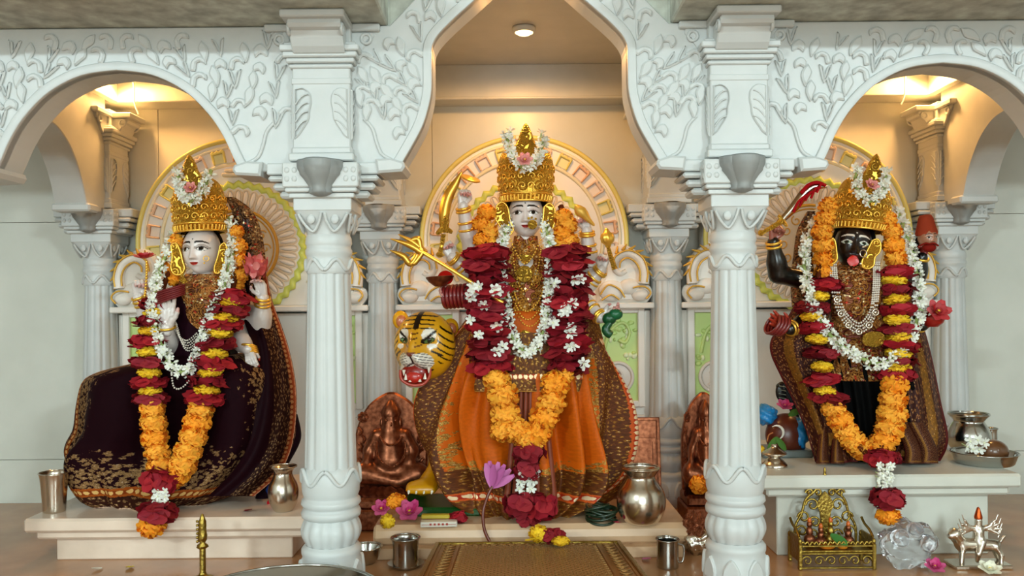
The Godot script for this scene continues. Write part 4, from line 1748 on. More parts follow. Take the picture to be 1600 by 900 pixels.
# ---------- jewellery
func crown(par: Node3D, prof: Array, t: Transform3D, plaque_h: float) -> void:
	# prof: [radius, height] in metres; a lathed cap with ribs, a band of flutes, and a pointed front plaque
	var g := G.new()
	var pts := []
	for q in prof:
		pts.append(Vector2(q[0], q[1]))
	var sm := smooth2(pts, 4)
	var pr := []
	for q in sm:
		pr.append(Vector2(maxf(q.x, 0.0), q.y))
	g.xf = t
	g.lathe(pr, 56)
	var cr := obj("crown", g, M.gold, par)
	var r0: float = prof[0][0]
	g = G.new()
	g.xf = t
	for k in 40:
		var a := TAU * k / 40.0
		g.tube([Vector3(sin(a) * (r0 + 0.004), 0.004, cos(a) * (r0 + 0.004)), Vector3(sin(a) * (r0 + 0.007), 0.02, cos(a) * (r0 + 0.007))], [0.004, 0.0045], 5)
	obj("crown_band", g, M.plain_gold, cr)
	g = G.new()
	g.xf = t
	g.ring(Vector3(0, 0.002, 0), Vector3.UP, r0 + 0.003, 0.0035, 48, 6)
	g.ring(Vector3(0, 0.025, 0), Vector3.UP, r0 + 0.006, 0.003, 48, 6)
	# scroll leaves standing proud of the cap
	var h: float = prof[prof.size() - 1][1]
	for row in 3:
		for k in 9:
			var a := TAU * (k + 0.5 * (row % 2)) / 9.0
			var y := h * (0.24 + row * 0.15)
			var rr := 0.0
			for i in pr.size() - 1:
				if pr[i].y <= y and pr[i + 1].y > y:
					rr = lerpf(pr[i].x, pr[i + 1].x, (y - pr[i].y) / (pr[i + 1].y - pr[i].y))
			for s in [-1.0, 1.0]:
				var cl := []
				for i in 12:
					var w := i / 11.0
					var sp := 0.0125 * (1.0 - w * 0.8)
					var aa: float = a + s * (0.013 + sp * cos(w * 6.5)) / maxf(rr, 0.01)
					cl.append(Vector3(sin(aa) * (rr + 0.002), y + sp * sin(w * 6.5), cos(aa) * (rr + 0.002)))
				g.tube(cl, 0.0026, 5)
	obj("crown_scrolls", g, M.plain_gold, cr)
	# plaque
	g = G.new()
	g.xf = t
	var pl := []
	for q in [Vector2(-0.040, 0.0), Vector2(-0.050, 0.25), Vector2(-0.046, 0.45), Vector2(-0.030, 0.62), Vector2(-0.022, 0.78), Vector2(0.0, 1.0), Vector2(0.022, 0.78), Vector2(0.030, 0.62), Vector2(0.046, 0.45), Vector2(0.050, 0.25), Vector2(0.040, 0.0)]:
		pl.append(Vector2(q.x * 0.82, h * (0.56 + 0.46 * plaque_h * q.y)))
	g.extr(smooth2(pl, 3), r0 * 0.74, r0 * 0.95, 0.006)
	obj("crown_plaque", g, M.gold, cr)
	g = G.new()
	g.setcol(lin("5a0d12"))
	g.xf = t
	g.ell(Vector3(0, h * 0.50, r0 * 1.14), Vector3(0.007, 0.007, 0.006), 12, 8)
	obj("crown_jewel", g, M.tinted_gloss, cr)

func earring(par: Node3D, pts: Array, z: float) -> void:
	var g := G.new()
	var poly := []
	for q in pts:
		var w := P(q[0], q[1], z)
		poly.append(Vector2(w.x, w.y))
	poly.append(poly[0])
	var sm := smooth2(poly, 4)
	sm.remove_at(sm.size() - 1)
	g.extr(sm, z - 0.012, z + 0.006, 0.003)
	var e := obj("ear_ornament", g, M.gold, par)
	g = G.new()
	var loop := []
	for q in sm:
		loop.append(Vector3(q.x, q.y, z + 0.005))
	loop.append(loop[0])
	g.tube(loop, 0.0028, 6, false)
	obj("rim", g, M.plain_gold, e)

func beads(g: G, pts: Array, r: float, step: float) -> void:
	# a string of round beads along a smooth curve
	var path := smooth3(pts, 12)
	var acc := step
	for i in path.size() - 1:
		var a: Vector3 = path[i]
		var b: Vector3 = path[i + 1]
		acc += a.distance_to(b)
		if acc >= step:
			g.ell(b, Vector3.ONE * r, 7, 5)
			acc = 0.0

func pxs(list: Array, z: float) -> Array:
	var out := []
	for q in list:
		out.append(P(q[0], q[1], q[2] if q.size() > 2 else z))
	return out

func bangle(par: Node3D, at: Vector3, axis: Vector3, r: float, thick: float, m: Material, called := "bangle") -> void:
	var g := G.new()
	g.ring(at, axis, r, thick, 28, 6, 1.3)
	obj(called, g, m, par)

# ---------- flowers
var FL := {}
func petal(g: G, base: Vector3, dir: Vector3, up: Vector3, len: float, wid: float, cup: float) -> void:
	# a small curved leaf of six triangles with a little thickness of curl
	dir = dir.normalized()
	up = (up - dir * up.dot(dir)).normalized()
	var sd := dir.cross(up)
	var a := g.add(base)
	var m1 := base + dir * len * 0.55 + up * cup * len * 0.35
	var l1 := g.add(m1 - sd * wid * 0.5 + up * cup * len * 0.1)
	var c1 := g.add(m1)
	var r1 := g.add(m1 + sd * wid * 0.5 + up * cup * len * 0.1)
	var t1 := base + dir * len + up * cup * len * 0.15
	var l2 := g.add(t1 - sd * wid * 0.32 + up * cup * len * 0.1)
	var r2 := g.add(t1 + sd * wid * 0.32 + up * cup * len * 0.1)
	g.tri(a, l1, c1)
	g.tri(a, c1, r1)
	g.tri(l1, l2, c1)
	g.tri(c1, l2, r2)
	g.tri(c1, r2, r1)

func flower(kind: String) -> Mesh:
	if FL.has(kind):
		return FL[kind]
	var g := G.new()
	var r := RandomNumberGenerator.new()
	r.seed = hash(kind)
	if kind.begins_with("marigold") or kind.begins_with("yellow"):
		var base: Color = lin("ffa51e") if kind.begins_with("marigold") else lin("fbd01e")
		if kind.ends_with("b"):
			base = lin("ffb636") if kind.begins_with("marigold") else lin("f5c416")
		# a core, then shells of ruffled petals round the whole head
		g.setcol(base)
		g.ell(Vector3.ZERO, Vector3.ONE * 0.74, 12, 8)
		var n := 150
		for i in n:
			var y := 1.0 - 2.0 * (i + 0.5) / n
			var a := i * 2.39996
			var rr := sqrt(1.0 - y * y)
			var d := Vector3(cos(a) * rr, y, sin(a) * rr)
			var c := base.lerp(lin("fb8c0c") if kind.begins_with("marigold") else lin("c98d05"), r.randf() * 0.55)
			c = c.lerp(lin("ffb733") if kind.begins_with("marigold") else lin("ffe04a"), r.randf() * 0.3)
			g.setcol(c)
			var tv := d.cross(Vector3(r.randf_range(-1, 1), r.randf_range(-1, 1), r.randf_range(-1, 1))).normalized()
			petal(g, d * 0.62, (d + tv * 0.75).normalized(), tv, r.randf_range(0.34, 0.46), 0.38, r.randf_range(-0.4, 0.5))
	elif kind.begins_with("jasmine"):
		g.setcol(lin("b9c98e"))
		g.tube([Vector3(0, -1.1, 0), Vector3(0, -0.1, 0)], [0.10, 0.16], 5)
		for k in 6:
			var a := TAU * k / 6.0 + r.randf_range(-0.2, 0.2)
			g.setcol(lin("f4f5ea").darkened(r.randf() * 0.08))
			petal(g, Vector3(0, -0.1, 0), Vector3(cos(a), r.randf_range(0.25, 0.75), sin(a)), Vector3.UP, 1.0, 0.52, 0.25)
		g.setcol(lin("e9ecc8"))
		g.ell(Vector3(0, 0.02, 0), Vector3(0.2, 0.16, 0.2), 6, 4)
	elif kind.begins_with("bud"):
		g.setcol(lin("b9c98e"))
		g.tube([Vector3(0, -1.0, 0), Vector3(0, -0.2, 0)], [0.12, 0.2], 5)
		g.setcol(lin("f3f3e4"))
		g.ell(Vector3(0, 0.2, 0), Vector3(0.36, 0.62, 0.36), 8, 6)
	elif kind.begins_with("rose"):
		# broad soft petals folded over one another round a dark core
		var base: Color = lin("8c0716") if not kind.begins_with("rose_bright") else lin("ab0a1e")
		g.setcol(lin("4a0309"))
		g.ell(Vector3.ZERO, Vector3(0.7, 0.7, 0.7), 10, 6)
		for i in 26:
			var y := 1.0 - 2.0 * (i + 0.5) / 26.0
			var a := i * 2.39996
			var rr := sqrt(1.0 - y * y)
			var d := Vector3(cos(a) * rr, y, sin(a) * rr)
			g.setcol(base.lerp(lin("5c0410"), r.randf() * 0.55).lerp(lin("c4203a"), r.randf() * 0.18))
			var tv := d.cross(Vector3(r.randf_range(-1, 1), r.randf_range(-1, 1), r.randf_range(-1, 1))).normalized()
			var len := r.randf_range(0.85, 1.15)
			rose_petal(g, d * 0.66 - tv * len * 0.5, tv + d * 0.22, -d, len, r.randf_range(0.9, 1.2), -r.randf_range(0.25, 0.55))
	elif kind.begins_with("lotus") or kind == "pink_rose" or kind == "hibiscus" or kind == "white_flower":
		var base: Color = {"lotus_pink": lin("f09a92"), "pink_rose": lin("d4247c"), "hibiscus": lin("c8101c"), "white_flower": lin("f6f4dc"), "lotus_magenta": lin("d878b4")}[kind]
		for tier in 3:
			var n: int = [5, 6, 6][tier]
			for k in n:
				var a := TAU * (k + 0.5 * tier) / n
				g.setcol(base.lerp(Color.WHITE, r.randf() * 0.12).darkened(r.randf() * 0.12))
				var d := Vector3(cos(a), [1.6, 0.8, 0.25][tier], sin(a)).normalized()
				rose_petal(g, Vector3(0, -0.15, 0), d, Vector3.UP, [0.55, 0.8, 1.0][tier], [0.5, 0.6, 0.66][tier], 0.35)
		g.setcol(lin("f2d23a"))
		g.ell(Vector3(0, 0.05, 0), Vector3(0.16, 0.2, 0.16), 8, 5)
	FL[kind] = g.mesh(0.6 if kind.begins_with("marigold") or kind.begins_with("yellow") else (0.35 if kind.begins_with("rose") else 0.0))
	return FL[kind]

func rose_petal(g: G, base: Vector3, dir: Vector3, up: Vector3, len: float, wid: float, cup: float) -> void:
	dir = dir.normalized()
	up = (up - dir * up.dot(dir)).normalized()
	var sd := dir.cross(up)
	var rows := []
	for i in 5:
		var t := i / 4.0
		var w: float = wid * [0.18, 0.42, 0.52, 0.46, 0.2][i]
		var row := PackedVector3Array()
		for k in 5:
			var u := k / 2.0 - 1.0
			row.append(base + dir * len * t + sd * w * u + up * (cup * len * (0.5 * u * u * 0.5 + 0.55 * t * t) - 0.0))
		rows.append(row)
	g.grid(rows, false, false, false)

# places blossoms along a path; spec: [kind, radius, cross offset, spacing]
func strand(par: Node3D, called: String, path: Array, kinds: Array, size: float, spacing: float, ringr: float, per: int, sd: int, flat := 1.0) -> void:
	var r := RandomNumberGenerator.new()
	r.seed = sd
	var sm := smooth3(path, 10)
	var acc := spacing
	var turn := 0.0
	for i in sm.size() - 1:
		var a: Vector3 = sm[i]
		var b: Vector3 = sm[i + 1]
		acc += a.distance_to(b)
		if acc < spacing:
			continue
		acc = 0.0
		var tg := (b - a).normalized()
		var nx := tg.cross(Vector3(0, 0, 1)).normalized()
		var nz := nx.cross(tg)
		for k in per:
			turn += 2.39996 if per > 1 else 1.3
			var off := nx * cos(turn) + nz * sin(turn)
			if per > 1 and off.z < -0.55:
				off.z = -off.z
			var p := b + off * ringr * r.randf_range(0.75, 1.1)
			var s := size * r.randf_range(0.86, 1.12)
			var bs: Basis
			if per > 1:
				var y := (off + tg * r.randf_range(-0.5, 0.5)).normalized()
				var x := y.cross(tg).normalized()
				bs = Basis(x, y, x.cross(y)).rotated(y, r.randf() * TAU).scaled(Vector3.ONE * s)
			else:
				bs = (Basis(nx, tg, nz) * Basis(Vector3.UP, r.randf() * TAU)) * Basis.from_scale(Vector3(s, s * flat, s))
			inst(called, flower(kinds[r.randi() % kinds.size()]), M.petal, par, Transform3D(bs, p))

func string_core(par: Node3D, path: Array, rad: float, c: Color) -> void:
	var g := G.new()
	g.setcol(c)
	g.tube(smooth3(path, 6), rad, 6)
	obj("string", g, M.tinted_cloth, par)

func arm_bones(list: Array, a: Vector3, b: Vector3, c: Vector3, k: float, skin: Color) -> void:
	list.append([a, b, 0.036 * k, 0.029 * k, skin])
	list.append([b, b.lerp(c, 0.35), 0.029 * k, 0.029 * k, skin])
	list.append([b.lerp(c, 0.35), c, 0.029 * k, 0.019 * k, skin])

func bangles(par: Node3D, e: Vector3, w: Vector3, where: Array, m: Material) -> void:
	for q in where:
		var r: float = lerpf(0.030, 0.0205, q[0])
		bangle(par, e.lerp(w, q[0]), w - e, r + 0.001, q[1], m)

# ================= the central statue
func statue_middle() -> void:
	var base := Vector3(XC, 0.092, -0.5)
	var t := thing("goddess_statue", "tall gold-crowned statue in an orange robe standing beside a tiger", "statue", base)
	var skin := lin("dcd3cd")
	var tip := lin("cf8f86")
	var g := G.new()
	var arms := [
		[[780, 410, -0.5], [737, 388, -0.49], [723, 322, -0.455], [0.05, 1, 0.0], [0.5, 0, 1], "fist", 0.082, false],
		[[780, 420, -0.5], [738, 430, -0.48], [706, 402, -0.45], [-0.45, 0.9, 0.1], [0.4, 0, 1], "fist", 0.080, false],
		[[782, 430, -0.5], [748, 462, -0.46], [716, 464, -0.41], [-1, 0.05, 0.1], [0.1, 0.8, 0.7], "cup", 0.080, false],
		[[862, 410, -0.5], [921, 420, -0.48], [917, 360, -0.45], [-0.2, 1, 0.1], [-0.4, 0, 1], "fist", 0.078, true],
		[[862, 420, -0.5], [910, 452, -0.47], [940, 421, -0.44], [0.28, 1, 0.1], [-0.5, 0, 1], "fist", 0.076, true],
		[[866, 430, -0.5], [905, 468, -0.46], [940, 497, -0.40], [0.9, 0.35, 0.3], [-0.2, 0.7, 0.8], "relaxed", 0.085, true]]
	var b := [
		[P(820, 570, -0.5), P(820, 480, -0.5), 0.070, 0.066, skin],
		[P(820, 480, -0.5), P(821, 430, -0.49), 0.066, 0.080, skin],
		[P(790, 412, -0.5), P(852, 412, -0.5), 0.042, 0.042, skin],
		[P(821, 405, -0.495), P(821, 360, -0.48), 0.030, 0.028, skin]]
	for a in arms:
		arm_bones(b, P(a[0][0], a[0][1], a[0][2]), P(a[1][0], a[1][1], a[1][2]), P(a[2][0], a[2][1], a[2][2]), 0.92, skin)
	sdf_mesh(g, b, 0.0065, 0.016)
	for a in arms:
		put_hand(g, a[5], P(a[2][0], a[2][1], a[2][2]), Vector3(a[3][0], a[3][1], a[3][2]), Vector3(a[4][0], a[4][1], a[4][2]), a[6], a[7], skin, tip)
	var face := {"skin": lin("dccfca"), "eye": lin("f2f0ec"), "iris": lin("16100d"), "pupil": lin("060505"), "line": lin("0b0808"), "lid": lin("b8a6a0"), "shade": 0.06, "brow": lin("120b09"), "lip": lin("a01c1a"), "lipline": lin("6b100f"), "dot": lin("3a3230")}
	head(g, Transform3D(Basis(Vector3.UP, -0.06), P(822, 336, -0.475)), 0.0555, 0.074, face)
	obj("body", g, M.painted_skin, t)
	# dark hair behind the face
	g = G.new()
	g.setcol(lin("1a0d08"))
	g.ell(P(822, 330, -0.500), Vector3(0.066, 0.072, 0.058), 24, 14)
	obj("hair", g, M.tinted_cloth, t)
	var k := S(-0.475)
	var cr := []
	for q in [[38, 0], [40.5, 8], [42, 22], [43.5, 40], [43.5, 58], [41, 71], [34, 82], [20, 90], [0, 94]]:
		cr.append([q[0] * k, q[1] * k])
	crown(t, cr, Transform3D(Basis.IDENTITY, P(822, 318, -0.49)), 1.54)
	earring(t, [[776, 322], [784, 316], [793, 324], [797, 345], [802, 358], [797, 367], [788, 366], [783, 356], [774, 340]], -0.44)
	earring(t, [[850, 324], [858, 318], [866, 326], [867, 345], [860, 364], [852, 367], [846, 360], [849, 340]], -0.44)
	# nose ring: a gold disc hung on the cheek
	g = G.new()
	g.xf = Transform3D(Basis(Vector3.RIGHT, PI / 2.0), P(832, 351, -0.404))
	g.lathe([Vector2(0, 0.003), Vector2(0.010, 0.003), Vector2(0.015, 0.0), Vector2(0.010, -0.003), Vector2(0, -0.003)], 20)
	g.xf = Transform3D.IDENTITY
	for q in [[826, 341], [831, 340], [837, 342]]:
		g.ell(P(q[0], q[1], -0.405), Vector3.ONE * 0.004, 8, 5)
	obj("nose_ring", g, M.gold, t)
	# robe
	var cm := cloth_mat("orange_robe", Vector2i(760, 760), 0.66, 0.64, Color("cc5c06"), [[0.0, 0.008, "plain", Color("b96a1e"), Color.WHITE], [0.008, 0.058, "specks", Color("7a3f12"), Color("c08433")], [0.058, 0.063, "plain", Color("c9541c"), Color.WHITE], [0.063, 0.077, "dots", Color("a82a10"), Color("f4d9ae")], [0.077, 0.082, "plain", Color("c9541c"), Color.WHITE], [0.082, 0.150, "specks", Color("6d3610"), Color("b57a30")], [0.150, 0.185, "fringe", Color("8a5218"), Color("d9ab55")]], [true, true, true, false], 0.13, 3)
	g = G.new()
	var fold := func(s: float, tt: float) -> float:
		if s > 1.0:
			return 0.006 * sin(s * 30.0)
		var open := smoothstep(0.05, 0.45, tt)
		var c := exp(-pow((s - 0.5) / 0.22, 2))
		# pleats fanning from the waist, broad side folds, and two deep creases
		var f := 0.036 * open * sin((s - 0.5) * lerpf(80.0, 52.0, tt)) * c
		f += 0.042 * open * sin(s * 25.0 - tt * 4.5) * (1.0 - c)
		f += 0.016 * open * sin(s * 47.0 + tt * 7.0) * (1.0 - c)
		for q in [[0.30, 0.12, 0.045], [0.41, 0.05, 0.03], [0.61, -0.05, 0.03], [0.71, -0.10, 0.04], [0.21, 0.2, 0.03]]:
			f -= q[2] * 1.1 * exp(-pow((s - q[0] - q[1] * (0.9 - tt)) / 0.022, 2)) * smoothstep(0.30, 0.6, tt)
		return f
	robe(g, [[486, 738, 912, -0.5, 0.09, 0.06], [500, 729, 922, -0.5, 0.10, 0.07], [530, 708, 938, -0.5, 0.105, 0.075], [565, 689, 952, -0.5, 0.11, 0.08], [600, 674, 961, -0.5, 0.115, 0.09], [640, 663, 968, -0.5, 0.12, 0.095], [680, 662, 972, -0.5, 0.125, 0.10], [715, 669, 973, -0.5, 0.13, 0.10], [745, 684, 969, -0.5, 0.135, 0.10], [772, 701, 955, -0.5, 0.14, 0.10], [793, 718, 930, -0.5, 0.14, 0.10], [808, 738, 902, -0.5, 0.14, 0.10], [817, 760, 872, -0.5, 0.135, 0.10]], 110, 260, fold)
	obj("orange_robe", g, cm, t)
	# apron flap across the lap and pleats below it
	var am := cloth_mat("lap_flap", Vector2i(320, 160), 0.34, 0.15, Color("7a4517"), [[0.0, 0.004, "plain", Color("b98436"), Color.WHITE], [0.004, 0.045, "specks", Color("7a4519"), Color("c99745")], [0.045, 0.060, "dots", Color("a8380f"), Color("f3dcae")], [0.060, 0.4, "specks", Color("703e14"), Color("b98436")]], [false, false, true, false], 0.14, 9)
	g = G.new()
	sheet(g, [[520, 735, 905, -0.405, -0.405, 0.035], [560, 733, 908, -0.40, -0.40, 0.035], [590, 735, 910, -0.395, -0.395, 0.035], [612, 742, 905, -0.39, -0.39, 0.04, 585]], 24, 40, 0.004, func(s, tt): return 0.004 * sin(s * 40.0) * tt)
	obj("lap_flap", g, am, t)
	var pm := mat("brown_pleat", Color("7e3312"), 0.55)
	pm.rim_enabled = true
	pm.rim = 0.3
	g = G.new()
	for i in 7:
		var x := 808.0 + i * 7.0
		g.tube(smooth3(pxs([[x, 590, -0.372], [x + (i - 3) * 1.2, 650, -0.362], [x + (i - 3) * 3.4, 720, -0.352], [x + (i - 3) * 6.0, 800, -0.345]], 0.0), 5), [0.006] + range(14).map(func(q): return 0.0065 + 0.0003 * q) + [0.011], 8)
	obj("pleats", g, pm, t)
	# blouse and necklaces
	var bm := brocade("gold_brocade", Color("6e2f14"), Color("d9983c"), 2.6)
	g = G.new()
	robe(g, [[368, 803, 840, -0.492, 0.034, 0.04], [385, 798, 844, -0.492, 0.04, 0.05], [400, 776, 866, -0.49, 0.055, 0.05], [430, 772, 872, -0.49, 0.085, 0.07], [470, 782, 862, -0.495, 0.088, 0.07], [520, 780, 862, -0.5, 0.085, 0.07], [575, 768, 876, -0.5, 0.095, 0.08]], 30, 80, func(s, tt): return 0.0)
	obj("brocade_blouse", g, bm, t)
	g = G.new()
	for q in [[[[797, 372], [808, 398], [820, 412], [834, 398], [846, 372]], 0.0032], [[[800, 380], [806, 430], [820, 455], [838, 430], [846, 385]], 0.003], [[[800, 445], [812, 478], [826, 486], [842, 470], [850, 448]], 0.0035], [[[800, 462], [815, 494], [830, 498], [846, 480]], 0.0035], [[[802, 480], [818, 506], [834, 508], [848, 492]], 0.0032]]:
		beads(g, pxs(q[0], -0.397), q[1], 0.0068)
	obj("bead_necklace", g, M.plain_gold, t)
	g = G.new()
	g.xf = Transform3D(Basis(Vector3.RIGHT, PI / 2.0), P(819, 428, -0.392))
	g.lathe([Vector2(0, 0.006), Vector2(0.012, 0.006), Vector2(0.024, 0.003), Vector2(0.027, -0.002), Vector2(0, -0.002)], 12)
	obj("gold_pendant", g, M.gold, t)
	g = G.new()
	g.extr(PackedVector2Array([v2(P(811, 520, -0.39)), v2(P(819, 515, -0.39)), v2(P(829, 519, -0.39)), v2(P(831, 530, -0.39)), v2(P(821, 534, -0.39)), v2(P(810, 531, -0.39))]), -0.395, -0.385, 0.003)
	obj("gold_pendant", g, M.gold, t)
	g = G.new()
	g.extr(PackedVector2Array([v2(P(812, 398, -0.4)), v2(P(831, 398, -0.4)), v2(P(828, 409, -0.4)), v2(P(821, 414, -0.4)), v2(P(815, 409, -0.4))]), -0.41, -0.4, 0.002)
	obj("gold_pendant", g, M.gold, t)
	# side drapes with a line of mirrors
	g = G.new()
	sheet(g, [[470, 905, 928, -0.44, -0.46, 0.01], [520, 908, 940, -0.43, -0.455, 0.012], [560, 915, 950, -0.42, -0.45, 0.012]], 12, 8, 0.004, func(s, tt): return 0.0)
	obj("side_drape", g, am, t)
	# bangles
	for i in arms.size():
		var a: Array = arms[i]
		var e := P(a[1][0], a[1][1], a[1][2])
		var w := P(a[2][0], a[2][1], a[2][2])
		if i == 2:
			continue
		bangles(t, e, w, [[0.95, 0.0035], [0.88, 0.0038], [0.62, 0.0035], [0.45, 0.0038]], M.plain_gold)
	var rb := mat("red_bangle", Color("7a0f10"), 0.2)
	rb.clearcoat_enabled = true
	for i in 6:
		bangle(t, P(697 + i * 6, 464 - i * 0.4, -0.42), Vector3(1, 0.06, 0.25), 0.034, 0.0048, rb, "red_bangle")
	# ---- things held
	held_middle()
	garlands_middle()
	# ---- tiger
	tiger()

func v2(p: Vector3) -> Vector2:
	return Vector2(p.x, p.y)

func blade(g: G, path: Array, widths: Array, z: float, thick: float) -> void:
	# a flat blade with a ridge: diamond section along a path in pixels
	var rows := []
	var sm := []
	for q in path:
		sm.append(Vector2(q[0], q[1]))
	var s2 := smooth2(sm, 8)
	var n := s2.size()
	for i in n:
		var d := (s2[mini(i + 1, n - 1)] - s2[maxi(i - 1, 0)]).normalized()
		var o := Vector2(-d.y, d.x)
		var f := float(i) / (n - 1) * (widths.size() - 1)
		var j := mini(int(f), widths.size() - 2)
		var w: float = lerpf(widths[j], widths[j + 1], f - j) / 2.0
		var row := PackedVector3Array()
		row.append(P(s2[i].x + o.x * w, s2[i].y + o.y * w, z))
		row.append(P(s2[i].x, s2[i].y, z + thick))
		row.append(P(s2[i].x - o.x * w, s2[i].y - o.y * w, z))
		row.append(P(s2[i].x, s2[i].y, z - thick))
		rows.append(row)
	g.grid(rows, true, true)

func held_middle() -> void:
	var g := G.new()
	var sw := thing("curved_sword", "gold curved sword held upright in a lower hand of the central statue", "sword", P(690, 395, -0.43))
	blade(g, [[695, 360], [694, 335], [700, 308], [711, 288], [722, 268]], [13, 17, 17, 13, 2], -0.435, 0.004)
	obj("blade", g, M.plain_gold, sw)
	g = G.new()
	g.tube(pxs([[687, 398], [690, 385], [693, 366]], -0.428), [0.008, 0.007, 0.008], 10)
	g.ell(P(687, 398, -0.428), Vector3(0.012, 0.010, 0.012), 12, 8)
	blade(g, [[682, 366], [693, 358], [707, 363]], [5, 12, 5], -0.43, 0.008)
	blade(g, [[693, 362], [696, 342], [699, 335]], [16, 9, 1], -0.43, 0.008)
	obj("hilt", g, M.gold, sw)
	g = G.new()
	g.xf = Transform3D(Basis(Vector3(0.9, -0.35, 0.1).normalized(), Vector3(0.35, 0.92, 0.35).normalized(), Vector3(-0.2, -0.2, 0.95).normalized()).orthonormalized(), P(735, 279, -0.43))
	g.lathe([Vector2(0, 0.006), Vector2(0.012, 0.005), Vector2(0.022, 0.001), Vector2(0.030, 0.003), Vector2(0.033, -0.001), Vector2(0.026, -0.005), Vector2(0, -0.004)], 32)
	one("gold_discus", g, M.plain_gold, "small gold discus on the raised left hand of the central statue", "discus", P(735, 279, -0.43))
	# trident
	var tr := thing("trident", "long gold trident leaning across the central statue towards the left", "trident", P(785, 472, -0.33))
	g = G.new()
	g.tube(pxs([[786, 473, -0.335], [740, 443, -0.33], [690, 412, -0.325], [652, 390, -0.32]], 0.0), 0.0058, 10)
	obj("shaft", g, M.plain_gold, tr)
	g = G.new()
	blade(g, [[658, 394], [640, 383], [610, 373]], [11, 10, 1], -0.318, 0.005)
	blade(g, [[655, 386], [645, 378], [622, 366]], [8, 9, 1], -0.322, 0.005)
	blade(g, [[657, 388], [653, 373], [640, 376]], [8, 9, 5], -0.322, 0.005)
	blade(g, [[652, 398], [641, 412], [630, 400], [609, 391]], [8, 10, 10, 1], -0.314, 0.005)
	blade(g, [[660, 395], [648, 410], [640, 413]], [8, 10, 3], -0.316, 0.005)
	obj("prongs", g, M.plain_gold, tr)
	# bowl of red powder
	var bo := thing("offering_bowl", "small copper bowl of red powder in the central statue's hand", "bowl", P(688, 442, -0.38))
	g = G.new()
	g.xf = Transform3D(Basis(Vector3.BACK, 0.06), P(688, 442, -0.38))
	g.lathe([Vector2(0, -0.012), Vector2(0.018, -0.010), Vector2(0.035, 0.004), Vector2(0.044, 0.018), Vector2(0.042, 0.020), Vector2(0.034, 0.008), Vector2(0.0, 0.002)], 32)
	obj("bowl", g, M.copper, bo)
	g = G.new()
	g.setcol(lin("b81c10"))
	g.ell(P(696, 434, -0.38), Vector3(0.024, 0.022, 0.024), 16, 10)
	obj("red_powder", g, M.tinted_cloth, bo)
	# conch
	g = G.new()
	g.xf = Transform3D(Basis(Vector3.BACK, 0.75), P(912, 335, -0.42))
	g.lathe([Vector2(0, 0.04), Vector2(0.006, 0.036), Vector2(0.014, 0.026), Vector2(0.018, 0.012), Vector2(0.014, -0.004), Vector2(0.008, -0.024), Vector2(0.004, -0.046), Vector2(0, -0.05)], 20, func(a, r, y): return r * (1.0 + 0.1 * sin(a + y * 160.0)))
	one("conch_shell", g, M.gold_paint, "gilt-tipped conch in the upper right hand of the central statue", "conch", P(912, 335, -0.42))
	# mace
	var mc := thing("mace", "short gold mace with a round ribbed head on the right", "mace", P(957, 418, -0.42))
	g = G.new()
	g.tube(pxs([[950, 385], [954, 400], [961, 421]], -0.415), [0.006, 0.0075, 0.009], 10)
	obj("handle", g, M.gold, mc)
	g = G.new()
	g.xf = Transform3D(Basis(Vector3.BACK, 0.1), P(949, 372, -0.418))
	g.lathe([Vector2(0, 0.032), Vector2(0.006, 0.028), Vector2(0.009, 0.02), Vector2(0.019, 0.012), Vector2(0.022, 0.0), Vector2(0.019, -0.012), Vector2(0.010, -0.02), Vector2(0.008, -0.028), Vector2(0, -0.03)], 32, func(a, r, _y): return r * (1.0 + 0.05 * cos(a * 8.0)))
	obj("mace_head", g, M.plain_gold, mc)
	# green-wrapped bud
	var gb := thing("lotus_bud", "pink bud wrapped in green held low on the right of the central statue", "bud", P(957, 505, -0.37))
	g = G.new()
	g.setcol(lin("0d4a2a"))
	g.ell(P(952, 498, -0.37), Vector3(0.022, 0.02, 0.02), 14, 8)
	g.tube(smooth3(pxs([[952, 505, -0.365], [946, 516, -0.36], [955, 524, -0.36]], 0.0), 4), [0.012, 0.012, 0.012, 0.013, 0.013, 0.013, 0.014, 0.014, 0.012], 8)
	g.setcol(lin("15603a"))
	g.ell(P(962, 491, -0.368), Vector3(0.022, 0.018, 0.018), 14, 8)
	obj("green_wrap", g, M.tinted_gloss, gb)
	g = G.new()
	for i in 5:
		g.setcol(lin("d49a90"))
		rose_petal(g, P(963, 490, -0.366), Vector3(0.25 * sin(i * 1.3), 1, 0.25 * cos(i * 1.3)), Vector3(sin(i * 1.3), 0, cos(i * 1.3)), 0.024, 0.02, 0.2)
	obj("petal", g, M.petal, gb)

func garland(label: String, at: Vector3, group := "") -> Node3D:
	return thing("flower_garland", label, "garland", at, group)

func jas(par: Node3D, path: Array, z: float, sd: int, size := 0.0150, spacing := 0.0125, ringr := 0.0125, per := 3) -> void:
	var p := pxs(path, z)
	string_core(par, p, 0.006, lin("9fb06a"))
	strand(par, "jasmine_blossom", p, ["jasmine", "jasmine2", "bud", "jasmine3"], size, spacing, ringr, per, sd)

